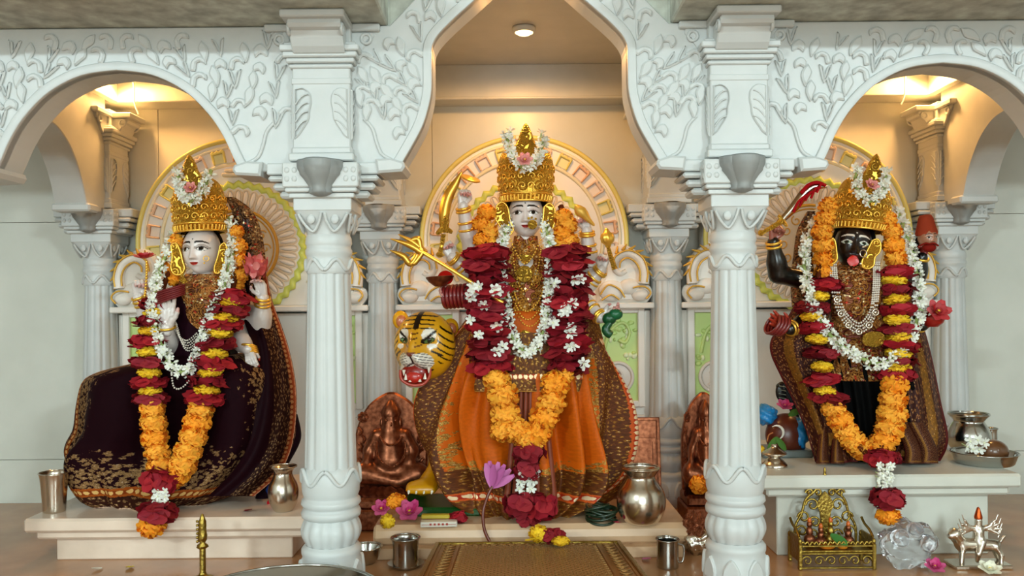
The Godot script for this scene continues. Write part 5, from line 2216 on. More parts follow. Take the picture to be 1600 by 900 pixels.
# a row of single flowers, each given: [x, y, z, kind, half width in pixels, flattening]
func row_of(par: Node3D, called: String, list: Array, sd: int, facing := false) -> void:
	var r := RandomNumberGenerator.new()
	r.seed = sd
	for q in list:
		var s: float = q[4] * S(q[2])
		var b := Basis.from_euler(Vector3(r.randf_range(-0.25, 0.25), r.randf() * TAU, r.randf_range(-0.25, 0.25)))
		b = Basis(Vector3.BACK, r.randf_range(-0.15, 0.15)) * Basis.from_scale(Vector3(1, q[5], 1)) * b.scaled(Vector3.ONE * s)
		if facing:
			b = Basis(Vector3(r.randf_range(-1, 1), r.randf_range(-1, 1), 0.01).normalized(), r.randf_range(0.1, 0.7)) * Basis(Vector3.RIGHT, PI / 2.0) * Basis(Vector3.UP, r.randf() * TAU).scaled(Vector3.ONE * s)
		inst(called, flower(q[3]), M.petal, par, Transform3D(b, P(q[0], q[1], q[2])))

func garlands_middle() -> void:
	var t := garland("white jasmine garland hanging in a long loop round the central statue's neck", P(822, 552, -0.34))
	jas(t, [[806, 322, -0.50], [792, 356, -0.435], [784, 384, -0.40], [781, 415, -0.372], [785, 450, -0.365], [792, 490, -0.362], [800, 522, -0.362], [812, 545, -0.36], [828, 550, -0.36], [843, 534, -0.362], [852, 505, -0.362], [857, 465, -0.365], [861, 425, -0.372], [860, 390, -0.40], [852, 356, -0.435], [838, 322, -0.50]], -0.37, 3, 0.0150, 0.0130, 0.0125, 3)
	t = garland("small white jasmine loop with a pink flower on the central crown", P(820, 265, -0.38))
	jas(t, [[792, 212, -0.43], [796, 230, -0.40], [803, 248, -0.385], [818, 262, -0.38], [833, 255, -0.382], [844, 238, -0.395], [850, 215, -0.42]], -0.39, 4, 0.0150, 0.013, 0.011, 3)
	row_of(t, "jasmine_blossom", [[790, 210, -0.42, "jasmine", 9, 1.0], [798, 205, -0.42, "jasmine2", 9, 1.0], [846, 208, -0.41, "jasmine3", 9, 1.0], [852, 216, -0.41, "jasmine", 8, 1.0]], 5)
	inst("pink_flower", flower("lotus_pink"), M.petal, t, Transform3D(Basis(Vector3.RIGHT, 1.2).scaled(Vector3.ONE * 0.026), P(820, 250, -0.362)))
	# rose-petal and marigold garland
	t = garland("thick dark red petal and orange marigold garland on the central statue", P(826, 690, -0.32))
	var l := pxs([[762, 322, -0.47], [758, 350, -0.43], [758, 385, -0.41], [760, 430, -0.375], [762, 480, -0.37], [766, 530, -0.368], [772, 580, -0.36], [786, 625, -0.345], [800, 670, -0.335], [824, 690, -0.33], [848, 668, -0.335], [862, 625, -0.345], [873, 590, -0.355], [885, 530, -0.368], [888, 480, -0.37], [888, 430, -0.375], [888, 390, -0.41], [886, 350, -0.44], [876, 322, -0.47]], 0.0)
	string_core(t, l, 0.010, lin("5a2a10"))
	var r := RandomNumberGenerator.new()
	r.seed = 77
	var fl := []
	for s in [[[760, 333], [752, 350], [764, 362], [754, 376], [766, 384]], [[880, 340], [888, 352], [880, 364], [890, 376], [878, 384]]]:
		for q in s:
			fl.append([q[0], q[1], -0.425, "marigold" if r.randf() < 0.5 else "marigoldb", 16, 0.95])
	for q in [[776, 592, 23, 0.9], [786, 618, 27, 0.95], [790, 648, 26, 0.9], [785, 672, 22, 0.9], [806, 672, 24, 0.9], [822, 684, 22, 0.95], [840, 676, 24, 0.95], [850, 652, 25, 0.9], [862, 628, 25, 0.9], [868, 600, 25, 0.95], [884, 586, 14, 0.9], [838, 692, 14, 0.9]]:
		fl.append([q[0], q[1], -0.335, "marigold" if r.randf() < 0.5 else "marigoldb", q[2], q[3]])
	row_of(t, "marigold", fl, 8)
	var ro := []
	for i in 10:
		var y := 398.0 + i * 19.5
		ro.append([760 + i * 0.9, y, -0.372, "rose_bright" if i % 3 == 0 else "rose", 33, 0.45])
		ro.append([886 + (i % 2) * 2.0 - (2.0 if i > 7 else 0.0), y - 2.0, -0.372, "rose_bright" if i % 3 == 1 else "rose", 32, 0.45])
	row_of(t, "rose_petal_cluster", ro, 9)
	var jm := []
	for i in 27:
		var left := i % 2 == 0
		var x: float = (762.0 if left else 886.0) + r.randf_range(-28, 28)
		jm.append([x, 430.0 + r.randf() * 140.0, -0.372 + 0.058 * sqrt(maxf(0.05, 1.0 - pow((x - (762.0 if left else 886.0)) / 36.0, 2))), "jasmine" if r.randf() < 0.6 else "jasmine2", r.randf_range(9, 12), 1.0])
	row_of(t, "jasmine_blossom", jm, 10, true)
	row_of(t, "rose_petal_cluster", [[828, 708, -0.335, "rose", 22, 0.8], [824, 732, -0.335, "rose", 20, 0.8], [812, 788, -0.325, "rose", 24, 0.8], [846, 792, -0.325, "rose_bright", 24, 0.85], [826, 812, -0.325, "rose", 16, 0.7]], 12)
	var wj := []
	for i in 14:
		wj.append([812 + (i % 5) * 6.5 + r.randf_range(-2, 2), 738 + (i / 5) * 14 + r.randf_range(-3, 3), -0.322, "jasmine" if i % 3 else "bud", 9, 1.0])
	row_of(t, "jasmine_blossom", wj, 13, true)

func tiger() -> void:
	var t := thing("tiger_statue", "painted tiger statue with open red mouth beside the orange-robed statue", "statue", P(665, 775, -0.42))
	var yel := lin("d99a12")
	var g := G.new()
	var z := -0.42
	var b := [
		[P(676, 545, -0.52), P(705, 640, -0.60), 0.070, 0.08, yel],
		[P(705, 640, -0.60), P(800, 680, -0.66), 0.085, 0.08, yel],
		[P(706, 660, -0.60), P(690, 720, -0.56), 0.045, 0.036, yel],
		[P(690, 720, -0.56), P(673, 752, -0.50), 0.034, 0.030, yel],
		[P(673, 752, -0.50), P(660, 762, -0.46), 0.029, 0.026, yel]]
	for i in 4:
		b.append([P(642 + i * 12, 760, -0.455), P(640 + i * 12, 765, -0.43), 0.015, 0.013, yel])
	sdf_mesh(g, b, 0.008, 0.02)
	tiger_head(g)
	obj("body", g, M.painted_skin, t)
	# ears
	for q in [[626, 500, -1.0], [704, 512, 1.0]]:
		g = G.new()
		g.setcol(yel)
		g.ell(P(q[0], q[1], -0.47), Vector3(0.026, 0.03, 0.016), 14, 8)
		g.setcol(lin("b86a40"))
		g.ell(P(q[0] + 1, q[1] + 2, -0.458), Vector3(0.017, 0.02, 0.010), 12, 8)
		obj("ear", g, M.painted_skin, t)
	# open mouth: jaw, tongue, teeth
	g = G.new()
	g.setcol(lin("e8dfcf"))
	robe(g, [[570, 628, 672, -0.43, 0.07, 0.04], [588, 626, 674, -0.43, 0.075, 0.05], [600, 632, 668, -0.43, 0.06, 0.05], [606, 640, 660, -0.43, 0.04, 0.03]], 16, 40, func(s, tt): return 0.0)
	obj("jaw", g, M.painted_skin, t)
	g = G.new()
	g.setcol(lin("8f0f0c"))
	g.ell(P(649, 583, -0.375), Vector3(0.044, 0.034, 0.026), 24, 10)
	g.setcol(lin("c2281e"))
	g.ell(P(647, 589, -0.356), Vector3(0.026, 0.018, 0.012), 16, 8)
	obj("tongue", g, M.painted_skin, t)
	g = G.new()
	g.setcol(lin("c04a38"))
	g.tube(smooth3(pxs([[626, 578], [627, 592], [638, 600], [650, 602], [663, 599], [671, 588], [672, 576]], -0.362), 4), 0.005, 6)
	obj("lip", g, M.painted_skin, t)
	for q in [[631, 578, -1], [670, 574, -1], [634, 593, 1], [664, 592, 1], [641, 596, 1], [656, 596, 1]]:
		g = G.new()
		g.setcol(lin("efe9d8"))
		g.tube([P(q[0], q[1], -0.352), P(q[0], q[1] - q[2] * (9 if absf(q[0] - 650) > 12 else 5), -0.350)], [0.006, 0.001], 8)
		obj("fang", g, M.painted_skin, t)
	# claws
	for i in 4:
		g = G.new()
		g.setcol(lin("efe9d8"))
		g.tube([P(639 + i * 12, 767, -0.422), P(638 + i * 12, 772, -0.416)], [0.006, 0.002], 6)
		obj("claw", g, M.painted_skin, t)
	# green painted plinth under the paw
	g = G.new()
	var c := P(690, 787, -0.45)
	g.setcol(lin("0f4a1c"))
	g.box(Vector3(c.x + 0.0, 0.106, -0.50), Vector3(0.25, 0.028, 0.2), 0.006)
	one("green_plinth", g, M.tinted_gloss, "glossy dark green plinth under the tiger's paw", "plinth", Vector3(c.x, 0.092, -0.50))

func tiger_head(g: G) -> void:
	# muzzle, cheeks and brow on a round skull, with painted stripes, eyes and nose
	var c := P(664, 540, -0.44)
	var yel := lin("dda016")
	var blk := lin("0d0806")
	var wht := lin("f0ebdd")
	var rows := []
	var cols := []
	var nl := 130
	var nu := 150
	var t := Transform3D(Basis(Vector3.UP, -0.28), c)
	for i in nl + 1:
		var la := PI * i / nl
		var row := PackedVector3Array()
		for j in nu:
			var th := -PI + TAU * j / nu
			var lo := th - 0.5 * sin(th)
			var d := Vector3(sin(la) * sin(lo), cos(la), sin(la) * cos(lo))
			var p := Vector3(d.x * 0.098, d.y * 0.108, d.z * 0.085)
			var col := yel
			var fx := d.x
			var fy := d.y
			var ax := absf(fx)
			if d.z > 0.0:
				p.z += 0.030 * exp(-(pow(fx / 0.22, 2) + pow((fy - 0.0) / 0.35, 2)))
				p.z += 0.036 * exp(-(pow((ax - 0.25) / 0.24, 2) + pow((fy + 0.40) / 0.24, 2)))
				p.z += 0.012 * exp(-(pow(fx / 0.2, 2) + pow((fy + 0.2) / 0.12, 2)))
				p.z -= 0.014 * exp(-(pow((ax - 0.42) / 0.16, 2) + pow((fy - 0.20) / 0.12, 2)))
				# white patches over the eyes and on the muzzle
				if Vector2((ax - 0.42) / 0.20, (fy - 0.34) / 0.19).length() < 1.0:
					col = wht
				if Vector2((ax - 0.27) / 0.30, (fy + 0.40) / 0.24).length() < 1.0:
					col = wht
					if absf(fposmod(fy * 13.0 + ax * 3.0, 1.0) - 0.5) < 0.13 and ax > 0.12:
						col = lin("2a201a")
				if Vector2((ax - 0.52) / 0.14, (fy - 0.02) / 0.07).length() < 1.0:
					col = wht
				# eyes
				var ey := Vector2((ax - 0.42) / 0.17, (fy - 0.17 - 0.25 * (ax - 0.42)) / 0.085).length()
				if ey < 1.0:
					col = lin("5b7a3c") if ey < 0.72 else blk
					if Vector2((ax - 0.41) / 0.06, (fy - 0.17) / 0.06).length() < 1.0:
						col = blk
				# nose and mouth line
				if fy < -0.14 and fy > -0.27 and ax < 0.14 * (fy + 0.30) / 0.13:
					col = lin("7a3a2a")
				if ax < 0.022 and fy < -0.25 and fy > -0.45:
					col = blk
				if absf(fy + 0.56 - 0.10 * cos(ax * 7.0)) < 0.022 and ax < 0.5:
					col = blk
				# stripes
				if fy > 0.50:
					if absf(fposmod(fy * 8.5 + 1.2 * ax * ax, 1.0) - 0.5) < 0.16 and ax < 0.52 and ax > 0.05:
						col = blk
					if ax < 0.10 - 0.06 * absf(fy - 0.7):
						col = blk
				elif fy > 0.10:
					if ax < 0.13 and absf(fposmod(fy * 7.0 - ax * 2.0, 1.0) - 0.5) < 0.17:
						col = lin("5a2a0c")
					if absf(fy - 0.30 - 0.75 * (ax - 0.42)) < 0.045 and ax > 0.22 and ax < 0.62:
						col = blk
				if ax > 0.66 and absf(fposmod(fy * 5.0 + ax * 4.0, 1.0) - 0.5) < 0.13 and fy > -0.5:
					col = blk
				if ax > 0.50 and ax < 0.80 and absf(fy + 0.16 + 0.5 * (ax - 0.6)) < 0.03:
					col = blk
				if ax < 0.28 and ax > 0.1 and absf(fy + 0.02 - 0.3 * ax) < 0.022:
					col = lin("6b3a10")
			elif absf(fposmod(fy * 4.0 + d.z * 2.0, 1.0) - 0.5) < 0.15 and fy > -0.4:
				col = blk
			row.append(t * p)
			cols.append(col)
		rows.append(row)
	var b := g.v.size()
	g.grid(rows, true, false)
	var w := nu + 1
	for i in nl + 1:
		for j in w:
			g.c[b + i * w + j] = cols[i * nu + j % nu]

# ================= the seated statue on the left
func statue_left() -> void:
	var t := thing("goddess_statue", "seated gold-crowned statue in a dark maroon robe with jasmine garland", "statue", Vector3(XC - BAY, 0.136, -0.5))
	var skin := lin("dcd3cd")
	var tip := lin("d6aaa2")
	var g := G.new()
	var arms := [
		[[282, 462, -0.5], [240, 510, -0.49], [217, 464, -0.45], [0.05, 1, 0.1], [0.7, 0, 0.8], "fist", 0.088, false],
		[[286, 468, -0.5], [262, 545, -0.44], [261, 512, -0.375], [0.0, 1, 0.05], [0.05, 0, 1], "open", 0.112, false],
		[[362, 458, -0.5], [408, 508, -0.49], [411, 466, -0.455], [-0.15, 1, 0.1], [-0.3, 0, 1], "cup", 0.085, true],
		[[362, 468, -0.5], [376, 530, -0.47], [388, 546, -0.42], [0.32, -0.8, 0.35], [0, 0, -1], "relaxed", 0.075, false]]
	var b := [
		[P(318, 575, -0.5), P(318, 500, -0.5), 0.085, 0.066, skin],
		[P(318, 500, -0.5), P(318, 465, -0.49), 0.066, 0.078, skin],
		[P(290, 462, -0.5), P(350, 460, -0.5), 0.042, 0.042, skin],
		[P(317, 455, -0.495), P(316, 415, -0.48), 0.031, 0.029, skin]]
	for a in arms:
		arm_bones(b, P(a[0][0], a[0][1], a[0][2]), P(a[1][0], a[1][1], a[1][2]), P(a[2][0], a[2][1], a[2][2]), 1.0, skin)
	sdf_mesh(g, b, 0.0065, 0.016)
	for i in arms.size():
		var a: Array = arms[i]
		put_hand(g, a[5], P(a[2][0], a[2][1], a[2][2]), Vector3(a[3][0], a[3][1], a[3][2]), Vector3(a[4][0], a[4][1], a[4][2]), a[6], a[7], skin, tip if i != 3 else lin("b03020"))
	var face := {"skin": lin("e0d5cf"), "eye": lin("f2f0ec"), "iris": lin("1a120e"), "pupil": lin("060505"), "line": lin("0b0808"), "lid": lin("a89a92"), "shade": 0.10, "brow": lin("120b09"), "lip": lin("b3231c"), "lipline": lin("6b100f"), "dot": lin("6a625c")}
	head(g, Transform3D(Basis(Vector3.UP, -0.13) * Basis(Vector3.BACK, 0.03), P(316, 392, -0.475)), 0.0575, 0.078, face)
	obj("body", g, M.painted_skin, t)
	g = G.new()
	g.setcol(lin("1a0d0a"))
	g.ell(P(317, 388, -0.505), Vector3(0.066, 0.076, 0.058), 24, 14)
	obj("hair", g, M.tinted_cloth, t)
	var k := S(-0.475)
	var cr := []
	for q in [[37, 0], [39, 8], [40, 22], [40.5, 38], [39, 54], [36, 68], [29, 80], [16, 88], [0, 91]]:
		cr.append([q[0] * k, q[1] * k])
	crown(t, cr, Transform3D(Basis(Vector3.BACK, 0.05), P(314, 364, -0.49)), 1.6)
	earring(t, [[268, 384], [276, 380], [282, 392], [286, 408], [289, 420], [283, 429], [273, 428], [268, 418], [270, 402]], -0.435)
	earring(t, [[345, 384], [352, 380], [356, 392], [352, 410], [346, 424], [338, 427], [336, 418], [341, 402]], -0.45)
	g = G.new()
	g.ring(P(322, 404, -0.398), Vector3(0.2, 0.1, 1), 0.008, 0.0014, 18, 5)
	g.ell(P(319, 411, -0.397), Vector3.ONE * 0.003, 8, 5)
	obj("nose_ring", g, M.plain_gold, t)
	# robe: lap and skirt
	var dark := Color("1c060c")
	var cm := cloth_mat("maroon_robe", Vector2i(640, 512), 0.66, 0.47, dark, [[0.0, 0.003, "plain", Color("c9a58a"), Color.WHITE], [0.003, 0.036, "specks", Color("3c1c12"), Color("9a7048")], [0.036, 0.042, "plain", Color("9a4a18"), Color.WHITE], [0.042, 0.055, "dots", Color("7d3512"), Color("d8b06c")], [0.055, 0.061, "plain", Color("9a4a18"), Color.WHITE], [0.061, 0.20, "fringe", Color("84623e"), Color("b48c5c")]], [true, true, true, false], 0.16, 13)
	cm.metallic_specular = 0.15
	cm.roughness = 0.7
	g = G.new()
	var fold := func(s: float, tt: float) -> float:
		if s > 1.0:
			return 0.004 * sin(s * 30.0)
		var f := 0.022 * sin(s * 19.0 + tt * 4.0) * smoothstep(0.15, 0.5, tt)
		f += 0.022 * sin((s - 0.5) * 46.0) * exp(-pow((s - 0.5) / 0.16, 2)) * smoothstep(0.2, 0.7, tt)
		f -= 0.055 * exp(-pow((s - 0.52) / 0.10, 2)) * smoothstep(0.0, 0.25, tt) * (1.0 - smoothstep(0.5, 0.95, tt))
		return f + 0.003 * sin(s * 63.0 + tt * 17.0) * tt
	robe(g, [[556, 284, 392, -0.5, 0.10, 0.07], [566, 240, 412, -0.5, 0.13, 0.09], [576, 196, 424, -0.5, 0.15, 0.11], [588, 160, 434, -0.5, 0.165, 0.13], [604, 142, 441, -0.5, 0.17, 0.14], [640, 134, 448, -0.5, 0.17, 0.15], [680, 128, 452, -0.5, 0.165, 0.15], [704, 114, 451, -0.5, 0.165, 0.15], [720, 108, 446, -0.5, 0.165, 0.15], [742, 112, 432, -0.5, 0.165, 0.15], [762, 124, 408, -0.5, 0.165, 0.15], [780, 140, 380, -0.5, 0.165, 0.15], [791, 154, 352, -0.5, 0.165, 0.15], [797, 172, 330, -0.5, 0.16, 0.15]], 90, 240, fold)
	obj("maroon_robe", g, cm, t)
	# shawl down the right side, with a gold lace edge
	var sm := cloth_mat("maroon_shawl", Vector2i(256, 640), 0.17, 0.8, dark, [[0.0, 0.004, "plain", Color("c08a6a"), Color.WHITE], [0.004, 0.012, "plain", Color("8a3f22"), Color.WHITE], [0.012, 0.024, "dots", Color("6b2c16"), Color("a87a4c")], [0.024, 0.095, "specks", Color("2c1410"), Color("7d5c3e")]], [false, true, false, false], 0.16, 17)
	sm.metallic_specular = 0.15
	g = G.new()
	sheet(g, [[432, 352, 418, -0.52, -0.54, 0.02], [470, 372, 426, -0.50, -0.53, 0.02], [510, 385, 440, -0.46, -0.52, 0.02], [550, 398, 452, -0.43, -0.51, 0.02], [600, 402, 461, -0.40, -0.50, 0.025], [650, 398, 462, -0.375, -0.48, 0.03], [700, 385, 455, -0.355, -0.45, 0.03], [740, 360, 436, -0.345, -0.41, 0.03], [775, 325, 398, -0.335, -0.37, 0.02]], 60, 24, 0.004, func(s, tt): return 0.006 * sin(s * 14.0 + tt * 6.0))
	obj("shawl", g, sm, t)
	g = G.new()
	g.setcol(lin("1c0a10"))
	robe(g, [[650, 430, 464, -0.55, 0.03, 0.03], [680, 428, 470, -0.55, 0.04, 0.03], [700, 425, 466, -0.54, 0.04, 0.03], [730, 420, 450, -0.52, 0.04, 0.03], [780, 400, 425, -0.5, 0.03, 0.03]], 20, 30, func(s, tt): return 0.0)
	obj("under_skirt", g, M.tinted_cloth, t)
	# lace veil from the crown down the right side of the head
	var vm := brocade("lace_veil", Color("2e150e"), Color("a47c54"), 2.8)
	g = G.new()
	sheet(g, [[308, 350, 366, -0.52, -0.53, 0.0], [325, 360, 390, -0.53, -0.54, 0.01], [350, 366, 404, -0.53, -0.55, 0.015], [385, 368, 412, -0.53, -0.55, 0.02], [420, 366, 415, -0.52, -0.55, 0.02], [460, 372, 416, -0.51, -0.54, 0.02], [500, 378, 418, -0.50, -0.53, 0.02]], 30, 12, 0.004, func(s, tt): return 0.004 * sin(s * 12.0))
	obj("veil", g, vm, t)
	# blouse
	g = G.new()
	g.setcol(lin("200a10"))
	robe(g, [[430, 296, 340, -0.492, 0.034, 0.05], [452, 270, 368, -0.49, 0.06, 0.05], [475, 272, 366, -0.49, 0.088, 0.07], [505, 282, 360, -0.495, 0.088, 0.07], [540, 280, 362, -0.5, 0.088, 0.07], [575, 268, 376, -0.5, 0.10, 0.08]], 30, 80, func(s, tt): return 0.003 * sin(s * 30.0))
	obj("blouse", g, M.tinted_cloth, t)
	var nm := brocade("gold_mesh_necklace", Color("4a1d12"), Color("d08c44"), 2.8)
	g = G.new()
	sheet(g, [[428, 290, 344, -0.455, -0.455, 0.02], [444, 278, 352, -0.425, -0.425, 0.03], [470, 286, 346, -0.405, -0.405, 0.022], [500, 294, 334, -0.398, -0.398, 0.012], [514, 308, 322, -0.392, -0.392, 0.005]], 24, 20, 0.005, func(s, tt): return 0.0)
	obj("gold_necklace", g, nm, t)
	g = G.new()
	for q in [[[283, 430], [292, 441], [308, 449], [326, 449], [340, 440], [346, 430]], [[281, 436], [294, 449], [310, 456], [328, 455], [344, 443]]]:
		g.tube(smooth3(pxs(q, -0.418), 6), 0.0045, 6)
	obj("choker", g, M.gold, t)
	g = G.new()
	for i in 5:
		beads(g, pxs([[272 + i * 1.0, 498 + i * 2], [278 + i * 2, 522 + i * 4.5], [292 + i, 532 + i * 4.0], [308, 520 + i * 4.5]], -0.396 + i * 0.001), 0.0026, 0.005)
	obj("pearl_strands", g, white_pearl(), t)
	g = G.new()
	beads(g, pxs([[268, 585], [272, 605], [284, 606], [300, 590]], -0.33), 0.003, 0.006)
	obj("waist_beads", g, white_pearl(), t)
	for i in arms.size():
		var a: Array = arms[i]
		var e := P(a[1][0], a[1][1], a[1][2])
		var w := P(a[2][0], a[2][1], a[2][2])
		if i == 1:
			bangle(t, P(261, 512, -0.378), Vector3(0, 1, 0.3), 0.024, 0.003, M.plain_gold)
			continue
		if i == 3:
			for j in 4:
				bangle(t, P(389 + j * 1.0, 541 + j * 3.2, -0.43), Vector3(0.1, 1, -0.3), 0.023, 0.0032, M.plain_gold)
			continue
		bangles(t, e, w, [[1.0, 0.0036], [0.88, 0.0036], [0.76, 0.0032], [0.4, 0.0034]], M.plain_gold)
	# red threads wound over the raised palm
	var rt := mat("red_thread", Color("6e1416"), 0.6)
	for i in 6:
		g = G.new()
		g.tube(smooth3(pxs([[240, 477 - i * 3.4, -0.375], [252, 472 - i * 3.4, -0.350], [266, 467 - i * 3.2, -0.342], [280, 462 - i * 3.0, -0.352], [288, 459 - i * 2.8, -0.375]], 0.0), 4), 0.0033, 6)
		obj("red_thread", g, rt, t)
	# ---- things held
	var lo := thing("red_lotus", "red lotus with beaded stem held up on the far left", "flower", P(228, 450, -0.43))
	inst("blossom", flower("hibiscus"), M.petal, lo, Transform3D(Basis(Vector3.RIGHT, 0.35).scaled(Vector3(0.038, 0.026, 0.038)), P(226, 402, -0.42)))
	g = G.new()
	beads(g, pxs([[229, 408], [229, 430], [227, 458], [224, 470]], -0.415), 0.0048, 0.007)
	obj("stem", g, M.plain_gold, lo)
	g = G.new()
	g.setcol(lin("cf5a5c"))
	g.ell(P(400, 416, -0.435), Vector3(0.035, 0.034, 0.033), 20, 14, func(d): return 1.0 + 0.04 * sin(d.x * 14.0 + d.y * 9.0) * sin(d.y * 13.0 + d.z * 8.0))
	var bd := thing("pink_lotus_bud", "pink carved bud on the raised right hand of the left statue", "bud", P(400, 432, -0.435))
	obj("core", g, M.tinted_gloss, bd)
	for i in 22:
		var y := 1.0 - 2.0 * (i + 0.5) / 22.0
		var a := i * 2.4
		var rr := sqrt(1.0 - y * y)
		g = G.new()
		g.setcol(lin("dd7d78") if i % 2 else lin("c4504f"))
		var d := Vector3(cos(a) * rr, y, sin(a) * rr)
		rose_petal(g, P(400, 416, -0.435) + d * 0.033 - Vector3(0, 0.012, 0), Vector3(0, 1, 0) + d * 0.1, -d, 0.026, 0.022, -0.3)
		obj("petal", g, M.tinted_gloss, bd)
	garlands_left()

func white_pearl() -> Material:
	if not M.has("pearl"):
		var m := mat("pearl", Color(0.88, 0.84, 0.78), 0.3)
		m.clearcoat_enabled = true
	return M.pearl

# alternating red and yellow flower discs down a path of pixels
func banded(t: Node3D, path: Array, z0: float, z1: float, n: int, rw: float, yw: float, sd: int) -> void:
	var pts := []
	for q in path:
		pts.append(Vector2(q[0], q[1]))
	var sm := smooth2(pts, 10)
	var red := []
	var yel := []
	for i in n:
		var f := float(i) / (n - 1)
		var p := sm[int(f * (sm.size() - 1))]
		var z := lerpf(z0, z1, f)
		if i % 2 == 0:
			red.append([p.x, p.y, z, "rose" if i % 4 else "rose_bright", rw, 0.44])
		else:
			yel.append([p.x, p.y, z + 0.016, "yellow" if i % 4 == 1 else "yellowb", yw, 0.52])
	row_of(t, "rose_petal_cluster", red, sd)
	row_of(t, "yellow_marigold", yel, sd + 1)

func garlands_left() -> void:
	var t := garland("white jasmine garland in a long loop over the left seated statue's chest", P(285, 580, -0.33))
	jas(t, [[288, 346, -0.52], [272, 366, -0.47], [262, 392, -0.44], [250, 422, -0.41], [242, 460, -0.375], [240, 500, -0.36], [252, 540, -0.35], [268, 570, -0.345], [286, 582, -0.342], [302, 568, -0.345], [314, 542, -0.35], [326, 504, -0.362], [340, 472, -0.375], [352, 440, -0.40], [361, 405, -0.43], [366, 370, -0.46], [358, 340, -0.51]], -0.37, 21, 0.0150, 0.0142, 0.0125, 3)
	t = garland("small white jasmine loop with a pink flower on the left crown", P(298, 300, -0.38))
	jas(t, [[278, 266, -0.42], [280, 284, -0.40], [286, 304, -0.385], [298, 313, -0.38], [312, 304, -0.385], [322, 288, -0.395], [330, 266, -0.42]], -0.39, 22, 0.0150, 0.0135, 0.011, 3)
	inst("pink_flower", flower("lotus_pink"), M.petal, t, Transform3D(Basis(Vector3.RIGHT, 1.2).scaled(Vector3.ONE * 0.022), P(298, 294, -0.366)))
	t = garland("maroon, yellow and orange flower garland with tassel over the dark maroon robe", P(258, 760, -0.28))
	var l := pxs([[282, 360, -0.52], [270, 400, -0.46], [255, 450, -0.43], [238, 500, -0.40], [232, 560, -0.36], [235, 620, -0.325], [243, 690, -0.315], [258, 752, -0.305], [290, 720, -0.31], [312, 660, -0.315], [322, 600, -0.34], [338, 540, -0.375], [350, 490, -0.395], [366, 440, -0.43], [372, 390, -0.47], [362, 345, -0.52]], 0.0)
	string_core(t, l, 0.009, lin("5a2a10"))
	banded(t, [[246, 478], [236, 510], [232, 550], [234, 590], [236, 622]], -0.405, -0.325, 11, 25, 19, 31)
	banded(t, [[364, 466], [355, 490], [344, 520], [335, 556], [326, 592], [322, 622]], -0.405, -0.330, 13, 29, 21, 35)
	var m := []
	var r := RandomNumberGenerator.new()
	r.seed = 5
	for q in [[238, 638, 21], [240, 660, 22], [242, 684, 22], [246, 706, 21], [250, 728, 22], [256, 746, 20], [314, 640, 22], [308, 660, 23], [302, 682, 23], [294, 704, 23], [286, 724, 24], [276, 742, 22], [268, 752, 18]]:
		m.append([q[0], q[1], -0.312, "marigold" if r.randf() < 0.5 else "marigoldb", q[2], 0.9])
	for q in [[276, 378, 14], [268, 398, 15], [264, 420, 15], [272, 436, 13], [370, 362, 12], [374, 385, 14], [372, 408, 16], [372, 430, 17], [366, 448, 16]]:
		m.append([q[0], q[1], -0.455, "marigold" if r.randf() < 0.5 else "marigoldb", q[2], 0.95])
	row_of(t, "marigold", m, 41)
	row_of(t, "rose_petal_cluster", [[250, 752, -0.275, "rose_bright", 25, 0.75], [246, 800, -0.222, "rose", 27, 0.55]], 42)
	m = []
	for i in 12:
		m.append([240 + (i % 4) * 6.0, 768 + (i / 4) * 8, -0.236 + 0.004 * (i % 2), "jasmine" if i % 2 else "bud", 8, 1.0])
	row_of(t, "jasmine_blossom", m, 43, true)
	row_of(t, "marigold", [[237, 822, -0.215, "marigold", 23, 0.85]], 44)

